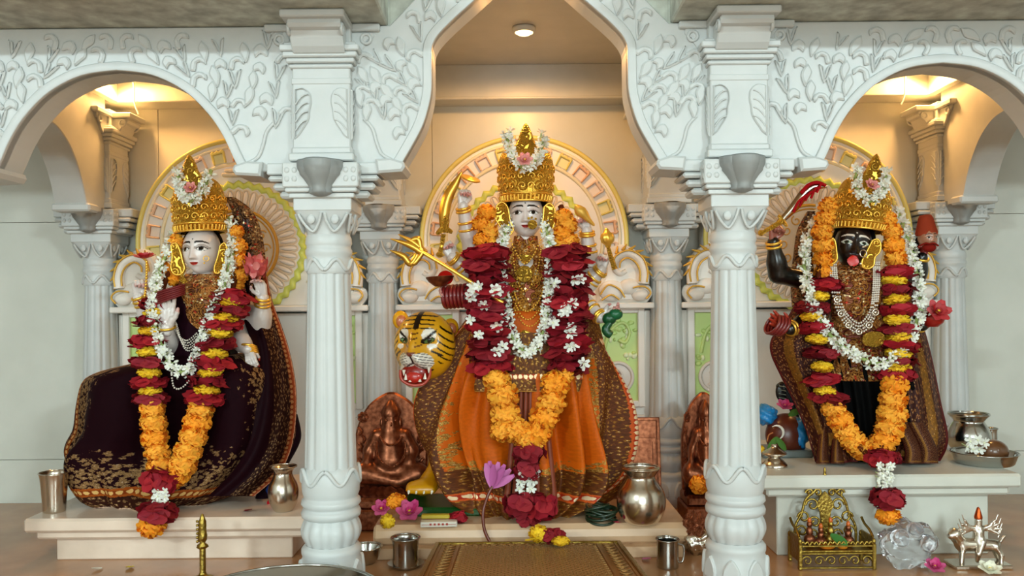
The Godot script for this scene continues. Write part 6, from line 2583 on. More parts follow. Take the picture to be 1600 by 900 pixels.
# ================= the black-faced statue on the right
func statue_right() -> void:
	var t := thing("goddess_statue", "black-faced gold-crowned statue with red tongue in brown and gold cloth", "statue", Vector3(XC + BAY, 0.246, -0.5))
	var skin := lin("120e0d")
	var red := lin("8f1d12")
	var g := G.new()
	var arms := [
		[[1290, 446, -0.5], [1216, 428, -0.48], [1208, 378, -0.45], [0.05, 1, 0.1], [0.6, 0, 0.9], "fist", 0.084, false, lin("9c5a4c")],
		[[1292, 466, -0.5], [1266, 502, -0.45], [1234, 514, -0.40], [-0.85, 0.5, 0.1], [0.0, 0.1, 1], "open", 0.085, false, lin("a8321e")],
		[[1384, 446, -0.5], [1430, 432, -0.5], [1440, 402, -0.47], [0.1, 1, 0.1], [-0.4, 0, 1], "fist", 0.078, true, red],
		[[1384, 466, -0.5], [1424, 502, -0.46], [1442, 508, -0.42], [0.85, 0.5, 0.3], [0, 0.8, 0.6], "cup", 0.085, true, lin("9a2a1c")]]
	var b := [
		[P(1342, 575, -0.5), P(1340, 490, -0.5), 0.085, 0.066, skin],
		[P(1340, 490, -0.5), P(1336, 455, -0.49), 0.066, 0.078, skin],
		[P(1300, 450, -0.5), P(1374, 450, -0.5), 0.042, 0.042, skin],
		[P(1334, 445, -0.495), P(1332, 405, -0.48), 0.031, 0.029, skin]]
	for a in arms:
		arm_bones(b, P(a[0][0], a[0][1], a[0][2]), P(a[1][0], a[1][1], a[1][2]), P(a[2][0], a[2][1], a[2][2]), 0.98, skin)
	sdf_mesh(g, b, 0.0065, 0.016)
	for a in arms:
		put_hand(g, a[5], P(a[2][0], a[2][1], a[2][2]), Vector3(a[3][0], a[3][1], a[3][2]), Vector3(a[4][0], a[4][1], a[4][2]), a[6], a[7], a[8], a[8])
	var face := {"skin": lin("16100f"), "eye": lin("b9c9b6"), "iris": lin("1a3a30"), "pupil": lin("060505"), "line": lin("e6e2d6"), "lid": lin("16100f"), "shade": 0.05, "brow": lin("e9dccb"), "lip": lin("7d120d"), "lipline": lin("400806"), "dot": lin("ded3c4")}
	var ht := Transform3D(Basis(Vector3.UP, -0.22) * Basis(Vector3.BACK, -0.14), P(1332, 382, -0.475))
	head(g, ht, 0.0555, 0.076, face)
	obj("body", g, M.painted_skin, t)
	g = G.new()
	g.setcol(lin("c8241a"))
	rose_petal(g, ht * Vector3(0, -0.040, 0.066), ht.basis * Vector3(-0.15, -1, 0.25), ht.basis * Vector3(0, 0, 1), 0.032, 0.034, -0.2)
	obj("tongue", g, M.tinted_gloss, t)
	g = G.new()
	g.ring(ht * Vector3(0.024, -0.030, 0.066), Vector3(0.2, 0.1, 1), 0.0115, 0.0022, 22, 6)
	for q in [Vector3(0.028, -0.006, 0.062), Vector3(0.022, -0.010, 0.066)]:
		g.ell(ht * q, Vector3(0.006, 0.003, 0.003), 8, 5)
	g.ell(ht * Vector3(0.02, -0.062, 0.066), Vector3(0.004, 0.005, 0.004), 8, 5)
	obj("nose_ring", g, M.silver, t)
	g = G.new()
	g.setcol(lin("0c0808"))
	g.ell(P(1334, 378, -0.505), Vector3(0.068, 0.076, 0.058), 24, 14)
	obj("hair", g, M.tinted_cloth, t)
	var k := S(-0.475)
	var cr := []
	for q in [[37, 0], [40, 8], [41, 22], [41.5, 38], [40, 54], [36, 68], [29, 79], [16, 87], [0, 90]]:
		cr.append([q[0] * k, q[1] * k])
	crown(t, cr, Transform3D(Basis(Vector3.BACK, -0.13), P(1342, 361, -0.49)), 1.6)
	earring(t, [[1300, 372], [1304, 378], [1306, 392], [1307, 404], [1302, 411], [1296, 410], [1295, 396], [1296, 380]], -0.435)
	earring(t, [[1362, 376], [1370, 374], [1375, 382], [1373, 394], [1366, 402], [1364, 414], [1356, 420], [1347, 417], [1346, 408], [1352, 396]], -0.43)
	# black pleated skirt
	g = G.new()
	g.setcol(lin("0b0909"))
	robe(g, [[560, 1280, 1412, -0.5, 0.09, 0.07], [600, 1284, 1428, -0.5, 0.10, 0.08], [660, 1290, 1435, -0.5, 0.105, 0.085], [722, 1294, 1440, -0.5, 0.11, 0.09]], 40, 220, func(s, tt): return 0.008 * sin(s * 75.0) if s <= 1.0 else 0.0)
	obj("black_skirt", g, M.tinted_cloth, t)
	# brown and gold cloth
	var lace := [[0.0, 0.005, "plain", Color("5a1616"), Color.WHITE], [0.005, 0.034, "specks", Color("4a1c12"), Color("a8703f")], [0.034, 0.056, "specks", Color("8a5a1e"), Color("b0762c")], [0.056, 0.3, "specks", Color("43180f"), Color("9a6236")]]
	var cl := cloth_mat("brown_lace", Vector2i(256, 512), 0.14, 0.45, Color("43180f"), lace, [true, false, true, false], 0.15, 23)
	g = G.new()
	sheet(g, [[470, 1246, 1290, -0.50, -0.44, 0.02], [500, 1228, 1290, -0.48, -0.42, 0.03], [528, 1206, 1292, -0.46, -0.41, 0.04], [552, 1204, 1296, -0.46, -0.40, 0.04], [585, 1218, 1302, -0.45, -0.39, 0.03], [625, 1238, 1312, -0.44, -0.38, 0.03], [670, 1258, 1324, -0.43, -0.375, 0.03], [722, 1274, 1340, -0.42, -0.37, 0.02]], 60, 24, 0.005, func(s, tt): return 0.010 * sin(s * 16.0 + tt * 3.0) * tt)
	obj("left_drape", g, cl, t)
	var cr2 := cloth_mat("brown_lace_shawl", Vector2i(256, 512), 0.14, 0.5, Color("43180f"), lace, [false, true, true, false], 0.15, 24)
	g = G.new()
	sheet(g, [[440, 1390, 1424, -0.46, -0.52, 0.01], [480, 1396, 1434, -0.44, -0.52, 0.01], [530, 1400, 1450, -0.43, -0.51, 0.02], [580, 1404, 1462, -0.41, -0.50, 0.025], [630, 1410, 1472, -0.40, -0.48, 0.03], [675, 1408, 1482, -0.39, -0.46, 0.03], [700, 1400, 1480, -0.385, -0.44, 0.03], [722, 1390, 1468, -0.38, -0.42, 0.03]], 60, 24, 0.005, func(s, tt): return 0.012 * sin(s * 17.0 + tt * 2.0) * tt)
	obj("right_drape", g, cr2, t)
	g = G.new()
	sheet(g, [[330, 1262, 1276, -0.53, -0.52, 0.0], [360, 1246, 1272, -0.54, -0.52, 0.01], [400, 1240, 1270, -0.54, -0.52, 0.01], [440, 1236, 1275, -0.54, -0.51, 0.015], [480, 1238, 1284, -0.53, -0.50, 0.02]], 24, 10, 0.005, func(s, tt): return 0.003 * sin(s * 12.0))
	obj("veil", g, M.lace_veil, t)
	# folded ends at the feet
	for q in [[1298, 1320, -0.365], [1412, 1440, -0.35], [1436, 1466, -0.36], [1276, 1296, -0.375]]:
		g = G.new()
		sheet(g, [[660, q[0] + (6 if q[0] < 1350 else -18), q[1] + (2 if q[0] < 1350 else -22), q[2] - 0.02, q[2] - 0.02, 0.012], [700, q[0] + 2, q[1] - 2, q[2], q[2], 0.016], [724, q[0], q[1], q[2] + 0.004, q[2] + 0.004, 0.018]], 16, 10, 0.006, func(s, tt): return 0.0)
		obj("folded_end", g, cl, t)
	var bm := brocade("bronze_brocade", Color("5a1f12"), Color("c8873f"), 2.6)
	g = G.new()
	robe(g, [[412, 1316, 1354, -0.492, 0.04, 0.05], [424, 1296, 1376, -0.49, 0.06, 0.05], [450, 1288, 1386, -0.49, 0.088, 0.07], [490, 1292, 1384, -0.495, 0.09, 0.07], [530, 1288, 1392, -0.5, 0.09, 0.07], [575, 1280, 1408, -0.5, 0.10, 0.08], [596, 1280, 1414, -0.5, 0.104, 0.08]], 40, 90, func(s, tt): return 0.002 * sin(s * 40.0 + tt * 20.0))
	obj("brocade_blouse", g, bm, t)
	g = G.new()
	for i in 4:
		beads(g, pxs([[1297 + i * 3, 412, -0.44], [1299 + i * 3.4, 445, -0.40], [1306 + i * 3.6, 480, -0.385], [1322 + i * 2.6, 508 - i * 3.5, -0.378], [1342, 520 - i * 5, -0.376], [1360 - i * 2.6, 508 - i * 3.5, -0.378], [1370 - i * 3, 480, -0.385], [1374 - i * 3, 440, -0.40], [1374 - i * 3, 410, -0.44]], -0.38), 0.0034, 0.0064)
	obj("pearl_strands", g, white_pearl(), t)
	for q in [[1308, 468], [1314, 490], [1326, 508], [1342, 518], [1358, 508], [1368, 488]]:
		g = G.new()
		g.ring(P(q[0], q[1], -0.37), Vector3.BACK, 0.009, 0.003, 18, 6)
		g.ell(P(q[0], q[1], -0.37), Vector3(0.005, 0.005, 0.003), 8, 5)
		obj("pearl_rosette", g, M.silver, t)
	g = G.new()
	g.extr(smooth2([v2(P(1350, 524, -0.37)), v2(P(1364, 518, -0.37)), v2(P(1380, 522, -0.37)), v2(P(1380, 536, -0.37)), v2(P(1366, 542, -0.37)), v2(P(1351, 538, -0.37)), v2(P(1350, 524, -0.37))], 3).slice(0, 18), -0.378, -0.364, 0.003)
	obj("gold_pendant", g, M.gold, t)
	for i in arms.size():
		var a: Array = arms[i]
		bangles(t, P(a[1][0], a[1][1], a[1][2]), P(a[2][0], a[2][1], a[2][2]), [[0.98, 0.0036], [0.86, 0.0036], [0.25, 0.003]] if i < 2 else [[0.95, 0.0036]], M.plain_gold)
	for i in 4:
		bangle(t, P(1222 - i * 5, 510 - i * 1, -0.398), Vector3(-0.85, 0.5, 0.25), 0.032, 0.0042, M.red_bangle, "red_bangle")
	held_right()
	garlands_right()

func held_right() -> void:
	var sw := thing("red_ribboned_sword", "curved silver sword with red ribbon raised by the black-faced statue", "sword", P(1195, 362, -0.42))
	var g := G.new()
	blade(g, [[1224, 342], [1242, 322], [1258, 302], [1274, 291], [1292, 292]], [9, 15, 17, 13, 3], -0.425, 0.004)
	obj("blade", g, M.silver, sw)
	g = G.new()
	g.setcol(lin("a81218"))
	for i in 5:
		g.tube(smooth3(pxs([[1240 + i * 9, 330 - i * 9 + (2 if i < 3 else 7), -0.418], [1247 + i * 9, 316 - i * 7, -0.414], [1258 + i * 8, 306 - i * 4, -0.418]], 0.0), 4), 0.004, 6)
	g.tube(smooth3(pxs([[1252, 302], [1262, 290], [1276, 285], [1290, 290]], -0.42), 4), 0.006, 6)
	obj("red_ribbon", g, M.tinted_cloth, sw)
	g = G.new()
	g.tube(pxs([[1190, 364], [1208, 354], [1222, 345]], -0.423), [0.006, 0.008, 0.007], 10)
	g.ell(P(1189, 364, -0.423), Vector3.ONE * 0.010, 10, 7)
	blade(g, [[1216, 336], [1223, 345], [1230, 354]], [4, 8, 4], -0.423, 0.007)
	obj("hilt", g, M.gold, sw)
	# carved severed head
	var hd := thing("bearded_carving", "small carved bearded head with red cap at the far right hand", "carving", P(1448, 392, -0.44))
	g = G.new()
	var f := {"skin": lin("a8755a"), "eye": lin("e6d4c0"), "iris": lin("2a1208"), "pupil": lin("0a0505"), "line": lin("3a1408"), "lid": lin("9a6448"), "shade": 0.05, "brow": lin("3a140a"), "lip": lin("7d1a12"), "lipline": lin("4a0d08"), "dot": lin("7a2412")}
	head(g, Transform3D(Basis(Vector3.UP, 0.15) * Basis(Vector3.BACK, 0.05), P(1449, 372, -0.44)), 0.027, 0.036, f)
	obj("face", g, M.painted_skin, hd)
	g = G.new()
	g.setcol(lin("9a3c22"))
	g.xf = Transform3D(Basis(Vector3.BACK, 0.06), P(1448, 368, -0.445))
	g.lathe([Vector2(0.030, 0.0), Vector2(0.032, 0.008), Vector2(0.026, 0.034), Vector2(0.021, 0.054), Vector2(0.016, 0.064), Vector2(0.0, 0.066)], 24, func(a, r, y): return r * (1.0 + 0.06 * sin(a * 9.0 + y * 90.0)))
	obj("cap", g, M.tinted_cloth, hd)
	g = G.new()
	g.setcol(lin("7a1610"))
	g.ell(P(1452, 387, -0.415), Vector3(0.021, 0.014, 0.014), 14, 8)
	g.tube(smooth3(pxs([[1438, 384, -0.41], [1446, 380, -0.402], [1452, 381, -0.40], [1459, 380, -0.402], [1466, 384, -0.41]], 0.0), 3), 0.003, 6)
	obj("beard", g, M.tinted_cloth, hd)
	g = G.new()
	g.setcol(lin("0d0a0a"))
	g.tube(smooth3(pxs([[1436, 372], [1432, 386], [1433, 402], [1436, 412]], -0.46), 4), [0.008, 0.009, 0.010, 0.011, 0.011, 0.011, 0.011, 0.010, 0.010, 0.009, 0.008, 0.006, 0.004], 8)
	obj("hair_lock", g, M.tinted_cloth, hd)
	# red bowl with hibiscus
	g = G.new()
	g.setcol(lin("9c2016"))
	g.xf = Transform3D(Basis(Vector3.BACK, -0.1), P(1456, 503, -0.40))
	g.lathe([Vector2(0, -0.016), Vector2(0.018, -0.014), Vector2(0.032, 0.0), Vector2(0.036, 0.012), Vector2(0.033, 0.012), Vector2(0.0, -0.004)], 24)
	one("red_bowl", g, M.tinted_gloss, "small red bowl in the right hand of the black-faced statue", "bowl", P(1456, 510, -0.40))
	var hb := inst("hibiscus_flower", flower("hibiscus"), M.petal, null, Transform3D(Basis(Vector3.RIGHT, 1.1).scaled(Vector3.ONE * 0.042), P(1465, 487, -0.375)))
	meta(hb, "bright red hibiscus in the black-faced statue's right hand", "flower")

func garlands_right() -> void:
	var t := garland("white jasmine garland in a wide loop over the black-faced statue", P(1370, 570, -0.34))
	jas(t, [[1290, 318, -0.54], [1272, 350, -0.49], [1260, 380, -0.46], [1256, 412, -0.43], [1262, 450, -0.40], [1274, 488, -0.375], [1298, 525, -0.36], [1334, 553, -0.35], [1372, 568, -0.348], [1404, 554, -0.352], [1426, 520, -0.37], [1436, 480, -0.39], [1434, 440, -0.42], [1426, 400, -0.45], [1414, 360, -0.48], [1400, 325, -0.53]], -0.37, 51, 0.0155, 0.0142, 0.0125, 3)
	t = garland("small white jasmine loop with a pink flower on the right crown", P(1360, 300, -0.38))
	jas(t, [[1338, 262, -0.42], [1337, 285, -0.40], [1345, 304, -0.388], [1360, 314, -0.385], [1374, 304, -0.388], [1382, 286, -0.40], [1384, 262, -0.42]], -0.39, 52, 0.0150, 0.0135, 0.011, 3)
	inst("pink_flower", flower("lotus_pink"), M.petal, t, Transform3D(Basis(Vector3.BACK, -0.4) * Basis(Vector3.RIGHT, 1.2).scaled(Vector3(0.026, 0.02, 0.02)), P(1362, 289, -0.368)))
	t = garland("orange, red and yellow flower garland with tassel on the black-faced statue", P(1362, 700, -0.30))
	var l := pxs([[1300, 318, -0.54], [1288, 350, -0.48], [1284, 400, -0.44], [1276, 450, -0.42], [1272, 500, -0.40], [1282, 560, -0.375], [1296, 620, -0.35], [1330, 680, -0.325], [1362, 712, -0.30], [1386, 680, -0.325], [1398, 620, -0.35], [1402, 560, -0.375], [1402, 500, -0.395], [1402, 440, -0.42], [1396, 390, -0.45], [1388, 345, -0.49], [1374, 318, -0.54]], 0.0)
	string_core(t, l, 0.009, lin("5a2a10"))
	banded(t, [[1290, 446], [1272, 476], [1268, 500], [1276, 530], [1284, 566], [1284, 600], [1296, 622]], -0.42, -0.345, 11, 25, 18, 61)
	banded(t, [[1396, 428], [1400, 460], [1402, 500], [1404, 530], [1404, 562], [1402, 584]], -0.42, -0.365, 13, 27, 21, 65)
	var m := []
	var r := RandomNumberGenerator.new()
	r.seed = 9
	for q in [[1302, 638, 20], [1312, 656, 21], [1322, 674, 21], [1334, 690, 21], [1346, 702, 20], [1398, 602, 22], [1396, 624, 23], [1394, 646, 24], [1390, 668, 24], [1382, 688, 23], [1372, 702, 21], [1360, 708, 18]]:
		m.append([q[0], q[1], -0.335, "marigold" if r.randf() < 0.5 else "marigoldb", q[2], 0.9])
	for q in [[1294, 322, 16], [1289, 342, 17], [1284, 362, 17], [1286, 384, 18], [1286, 406, 17], [1286, 426, 15], [1388, 342, 14], [1394, 362, 17], [1396, 384, 18], [1400, 404, 18]]:
		m.append([q[0], q[1], -0.438, "marigold" if r.randf() < 0.5 else "marigoldb", q[2], 0.95])
	row_of(t, "marigold", m, 71)
	row_of(t, "rose_petal_cluster", [[1376, 716, -0.27, "rose_bright", 21, 0.6], [1394, 716, -0.275, "rose", 14, 0.7], [1385, 778, -0.195, "rose", 24, 0.65]], 72)
	m = []
	for i in 24:
		m.append([1373 + (i % 4) * 6.5, 727 + (i / 4) * 6.5, -0.207 + 0.004 * (i % 2), "bud" if i % 3 else "jasmine", 7, 1.0])
	row_of(t, "jasmine_blossom", m, 73, true)
	row_of(t, "marigold", [[1388, 806, -0.19, "marigold", 20, 0.75]], 74)

# the point of a horizontal plane at height y that the photograph shows at a pixel
func on(px: float, py: float, y: float) -> Vector3:
	var dx := px - CX
	var dy := py - CY
	var s := (CAMY - y) / (dx * sin(ROLL) + dy * cos(ROLL))
	return P(px, py, CAMZ - F * s)

# a turned vessel: profile given as [half width px, y px], standing at pixel x, its foot at the last row
func vessel(called: String, label: String, cat: String, m: Material, x: float, prof: Array, y: float, wall := 2.0, group := "") -> Node3D:
	var foot: Array = prof[prof.size() - 1]
	var at := on(x, foot[1] - foot[0] * 0.18, y)
	var k := S(at.z)
	var pts := []
	for i in range(prof.size() - 1, -1, -1):
		pts.append(Vector2(prof[i][0] * k, (foot[1] - prof[i][1]) * k))
	var sm := smooth2(pts, 4)
	var pr := [Vector2(0, 0)]
	for q in sm:
		pr.append(Vector2(maxf(q.x, 0.001), maxf(q.y, 0.0)))
	# over the lip and down the inside
	for i in range(sm.size() - 1, 2, -2):
		pr.append(Vector2(maxf(sm[i].x - wall * k, 0.0015), maxf(sm[i].y - 0.0015, 0.004)))
	pr.append(Vector2(0.0, 0.006))
	var t := thing(called, label, cat, at, group)
	var g := G.new()
	g.xf = Transform3D(Basis.IDENTITY, at)
	g.lathe(pr, 48)
	obj("wall", g, m, t)
	g = G.new()
	g.xf = Transform3D(Basis.IDENTITY, at)
	var top: Vector2 = sm[sm.size() - 1]
	g.ring(Vector3(0, top.y, 0), Vector3.UP, top.x, 0.0018, 40, 6)
	obj("lip", g, m, t)
	return t

func lay(called: String, kind: String, at: Vector3, size: Vector3, tilt: float, label: String, group := "") -> MeshInstance3D:
	var o := inst(called, flower(kind), M.petal, null, Transform3D(Basis(Vector3.RIGHT, tilt) * Basis.from_scale(size), at))
	meta(o, label, "flower", group)
	return o

func loose_petal(at: Vector3, c: Color, turn: float, label: String) -> void:
	var g := G.new()
	g.setcol(c)
	rose_petal(g, Vector3.ZERO, Vector3(cos(turn), 0.02, sin(turn)), Vector3.UP, 0.028, 0.024, 0.3)
	var o := inst("fallen_petal", g.mesh(), M.petal, null, Transform3D(Basis.IDENTITY, at + Vector3(0, 0.002, 0)))
	meta(o, label, "petal", "fallen petals")

func copper_idol(cx: float, label: String) -> Node3D:
	# a seated pot-bellied figure cast on a domed plaque, above a row of lotus petals
	var z := -0.66
	var t := thing("copper_idol", label, "statue", Vector3(P(cx, 760, z).x, 0.0, z))
	var g := G.new()
	var o := []
	for q in [[-54, 778], [-57, 700], [-52, 664], [-36, 634], [-14, 617], [0, 613], [14, 617], [36, 634], [52, 664], [57, 700], [54, 778]]:
		o.append(v2(P(cx + q[0], q[1], z - 0.03)))
	g.extr(smooth2(o, 4), z - 0.05, z - 0.028, 0.006)
	var pl := obj("plaque", g, M.copper, t)
	g = G.new()
	var c := lin("ffffff")
	var b := [
		[P(cx, 660, z), P(cx, 650, z), 0.030, 0.029, c],
		[P(cx, 672, z), P(cx, 690, z), 0.034, 0.040, c],
		[P(cx, 690, z), P(cx, 718, z + 0.01), 0.046, 0.056, c],
		[P(cx - 20, 680, z), P(cx - 34, 704, z), 0.026, 0.020, c],
		[P(cx - 34, 704, z), P(cx - 38, 722, z + 0.03), 0.020, 0.015, c],
		[P(cx + 20, 680, z), P(cx + 34, 704, z), 0.026, 0.020, c],
		[P(cx + 34, 704, z), P(cx + 30, 722, z + 0.03), 0.020, 0.015, c],
		[P(cx - 8, 738, z + 0.02), P(cx - 42, 740, z + 0.03), 0.036, 0.034, c],
		[P(cx - 42, 740, z + 0.03), P(cx + 6, 752, z + 0.06), 0.034, 0.018, c],
		[P(cx + 8, 738, z + 0.02), P(cx + 42, 740, z + 0.03), 0.036, 0.034, c],
		[P(cx + 42, 740, z + 0.03), P(cx + 10, 754, z + 0.06), 0.034, 0.018, c]]
	sdf_mesh(g, b, 0.006, 0.012)
	g.colored = false
	obj("figure", g, M.copper, t)
	g = G.new()
	g.xf = Transform3D(Basis.IDENTITY, P(cx, 650, z))
	g.lathe([Vector2(0.031, 0), Vector2(0.033, 0.012), Vector2(0.026, 0.03), Vector2(0.016, 0.045), Vector2(0.006, 0.055), Vector2(0, 0.057)], 20, func(a, r, y): return r * (1.0 + 0.08 * sin(a * 8.0 + y * 200.0)))
	obj("headdress", g, M.copper, t)
	g = G.new()
	for s in [-1.0, 1.0]:
		g.ell(P(cx + s * 7, 657, z + 0.027), Vector3(0.006, 0.004, 0.004), 8, 5)
		g.ell(P(cx + s * 14, 662, z), Vector3(0.008, 0.02, 0.008), 8, 6)
	g.ell(P(cx, 663, z + 0.032), Vector3(0.004, 0.008, 0.005), 8, 5)
	g.tube(smooth3([P(cx - 6, 670, z + 0.028), P(cx, 672, z + 0.031), P(cx + 6, 670, z + 0.028)], 3), 0.0022, 5)
	obj("face", g, M.copper, t)
	g = G.new()
	for q in [[[-18, 682, 0.03], [-8, 694, 0.05], [6, 694, 0.05], [18, 682, 0.03]], [[-22, 690, 0.03], [-20, 714, 0.055], [0, 730, 0.066], [20, 714, 0.055], [22, 690, 0.03]]]:
		var pts := []
		for e in q:
			pts.append(P(cx + e[0], e[1], z + e[2]))
		g.tube(smooth3(pts, 5), 0.004, 6)
	obj("necklace", g, M.copper_leaf, t)
	for s in [-1.0, 1.0]:
		for k in 7:
			g = G.new()
			var a := k * TAU / 7.0
			var cc := P(cx + s * 44, 652, z - 0.026)
			g.ell(cc + Vector3(cos(a), sin(a), 0) * 0.012, Vector3(0.008, 0.008, 0.006), 8, 5)
			obj("rosette_petal", g, M.copper_leaf, pl)
		g = G.new()
		for k in 6:
			g.tube(smooth3([P(cx + s * (51 - (k % 2) * 5), 668 + k * 12, z - 0.024), P(cx + s * (46 - (k % 2) * 4), 674 + k * 12, z - 0.018), P(cx + s * (50 - (k % 2) * 6), 680 + k * 12, z - 0.024)], 3), 0.005, 6)
		obj("vine", g, M.copper_leaf, pl)
	for k in 9:
		g = G.new()
		g.setcol(Color.WHITE)
		rose_petal(g, P(cx - 44 + k * 11, 778, z + 0.05 - absf(k - 4) * 0.008), Vector3((k - 4) * 0.06, 1, 0.35), Vector3(0, 0, -1), 0.05, 0.046, -0.3)
		g.colored = false
		obj("lotus_petal", g, M.copper, t)
	g = G.new()
	g.box(Vector3(P(cx, 760, z).x, 0.035, z), Vector3(0.26, 0.07, 0.16), 0.006)
	g.box(Vector3(P(cx, 760, z).x, 0.085, z), Vector3(0.24, 0.04, 0.13), 0.01)
	obj("base", g, M.copper, t)
	return t

func build_objects() -> void:
	var g: G
	var t: Node3D
	# ---------- left podium
	vessel("steel_tumbler", "tall silver tumbler at the left end of the left podium", "tumbler", M.silver, 85, [[22, 741], [20, 752], [18, 775], [16.5, 798], [15.5, 802]], 0.136)
	vessel("water_pot", "round silver pot beside the left front pillar and dark maroon robe", "pot", M.silver, 443, [[21, 731], [17, 735], [14, 741], [16, 748], [21, 758], [23.5, 770], [22, 784], [17, 796], [14, 800]], 0.136)
	t = thing("paper_flower_bunch", "red and blue paper flowers half hidden behind the left silver pot", "flowers", on(424, 790, 0.136))
	for q in [[424, 745, "c22a38"], [426, 764, "16346e"], [428, 784, "c8202e"]]:
		g = G.new()
		g.setcol(lin(q[2]))
		var c := on(424, 790, 0.136)
		for k in 6:
			rose_petal(g, P(q[0], q[1], c.z - 0.03), Vector3(cos(k * 1.05), sin(k * 1.05), 0.5), Vector3.BACK, 0.022, 0.022, 0.4)
		g.ell(P(q[0], q[1] + 3, c.z - 0.035), Vector3(0.014, 0.018, 0.012), 10, 6)
		obj("blossom", g, M.tinted_cloth, t)
	g = G.new()
	g.setcol(lin("2a5a24"))
	var pc := on(424, 790, 0.136)
	g.tube([Vector3(pc.x, 0.137, pc.z - 0.04), P(426, 764, pc.z - 0.038), P(424, 745, pc.z - 0.035)], 0.003, 6)
	obj("stem", g, M.tinted_cloth, t)
	loose_petal(on(381, 799, 0.136), lin("7a0a14"), 0.4, "dark red petal on the left podium right of the robe hem")
	loose_petal(on(205, 886, 0.0), lin("d8c030"), 1.4, "yellow petal on the floor below the left podium")
	loose_petal(on(160, 889, 0.0), lin("e8e0d0"), 2.4, "pale petal on the floor below the left podium")
	# incense stand
	t = thing("incense_stand", "slim brass stand with a beaded figure on top, left foreground", "stand", on(317, 905, 0.0))
	var ip := on(317, 905, 0.0)
	g = G.new()
	g.xf = Transform3D(Basis.IDENTITY, ip)
	g.lathe([Vector2(0.0, 0.0), Vector2(0.03, 0.0), Vector2(0.028, 0.006), Vector2(0.012, 0.012), Vector2(0.0085, 0.02), Vector2(0.0085, 0.085), Vector2(0.0, 0.085)], 20)
	obj("post", g, M.brass, t)
	g = G.new()
	g.xf = Transform3D(Basis.IDENTITY, ip)
	g.lathe([Vector2(0.009, 0.084), Vector2(0.014, 0.088), Vector2(0.014, 0.094), Vector2(0.008, 0.1), Vector2(0.011, 0.108), Vector2(0.013, 0.12), Vector2(0.009, 0.135), Vector2(0.012, 0.146), Vector2(0.009, 0.158), Vector2(0.007, 0.168), Vector2(0.003, 0.178), Vector2(0, 0.18)], 16, func(a, r, y): return r * (1.0 + 0.18 * sin(a * 2.0 + y * 260.0)))
	for k in 6:
		g.ell(Vector3(-0.012, 0.105 + k * 0.011, 0.006), Vector3.ONE * 0.004, 8, 5)
	obj("figure", g, M.brass, t)
	# big plate
	var th := Vector3(P(462, 880, 0.2).x, 0.0, 0.315)
	t = thing("steel_tray", "wide shallow steel tray in the near left foreground", "tray", th)
	g = G.new()
	g.xf = Transform3D(Basis.IDENTITY, th)
	g.lathe([Vector2(0.0, 0.062), Vector2(0.17, 0.062), Vector2(0.19, 0.066), Vector2(0.214, 0.098), Vector2(0.222, 0.102), Vector2(0.223, 0.099), Vector2(0.217, 0.092), Vector2(0.194, 0.06), Vector2(0.17, 0.056), Vector2(0.12, 0.056), Vector2(0.11, 0.0), Vector2(0.0, 0.0)], 72)
	obj("dish", g, M.steel, t)
	g = G.new()
	g.xf = Transform3D(Basis.IDENTITY, th)
	g.ring(Vector3(0, 0.101, 0), Vector3.UP, 0.221, 0.0028, 80, 8)
	obj("rim", g, M.steel, t)
	# ---------- floor between the pillars
	vessel("steel_bowl", "small open steel bowl beside the foot of the left front pillar", "bowl", M.steel, 572, [[25, 856], [23, 862], [19, 874], [13, 882]], 0.0)
	t = vessel("steel_cup", "steel cup standing in a saucer in front of the central slab", "cup", M.steel, 634, [[23, 843], [21, 847], [20, 860], [20, 884], [19, 888]], 0.004)
	var sp := on(634, 884, 0.0)
	g = G.new()
	g.xf = Transform3D(Basis.IDENTITY, Vector3(sp.x, 0, sp.z))
	g.lathe([Vector2(0, 0.0), Vector2(0.03, 0.0), Vector2(0.05, 0.008), Vector2(0.052, 0.01), Vector2(0.03, 0.003), Vector2(0, 0.003)], 36)
	one("saucer", g, M.steel, "shallow steel saucer under the steel cup", "saucer", Vector3(sp.x, 0, sp.z))
	t = vessel("handled_cup", "small steel mug with handle left of the right front pillar", "mug", M.steel, 1043, [[18, 845], [17, 848], [17, 870], [17, 886], [16, 889]], 0.0)
	var cp := on(1043, 886, 0.0)
	g = G.new()
	g.tube(smooth3([cp + Vector3(0.029, 0.065, 0), cp + Vector3(0.045, 0.06, 0), cp + Vector3(0.047, 0.035, 0), cp + Vector3(0.042, 0.015, 0), cp + Vector3(0.029, 0.014, 0)], 4), 0.0035, 6)
	obj("handle", g, M.steel, t)
	carved_table()
	# ---------- on the central slab
	vessel("water_pot", "large silver pot on the central slab right of the orange robe", "pot", M.silver, 1002, [[27, 733], [30, 735], [26, 741], [22, 748], [26, 757], [34, 768], [38, 784], [36, 802], [29, 815], [22, 820]], 0.092)
	t = thing("copper_plaque", "flat bordered copper plaque leaning behind the large silver pot", "plaque", P(1000, 780, -0.62))
	g = G.new()
	var q0 := P(945, 652, -0.66)
	var q1 := P(1029, 652, -0.66)
	var q2 := P(1029, 790, -0.60)
	var w := q1.x - q0.x
	var h := (q0.y - 0.092) / cos(0.12)
	g.xf = Transform3D(Basis(Vector3.RIGHT, -0.12), Vector3((q0.x + q1.x) / 2.0, 0.092, -0.62))
	g.box(Vector3(0, h / 2.0, 0), Vector3(w, h, 0.012), 0.003)
	obj("plate", g, M.copper, t)
	var keep := g.xf
	g = G.new()
	g.xf = keep
	for e in [[0.0, h - 0.006, w, 0.012], [-w / 2.0 + 0.006, h / 2.0, 0.012, h], [w / 2.0 - 0.006, h / 2.0, 0.012, h]]:
		g.box(Vector3(e[0], e[1], 0.007), Vector3(e[2], e[3], 0.008), 0.002)
	obj("border", g, M.copper, t)
	g = G.new()
	g.xf = keep
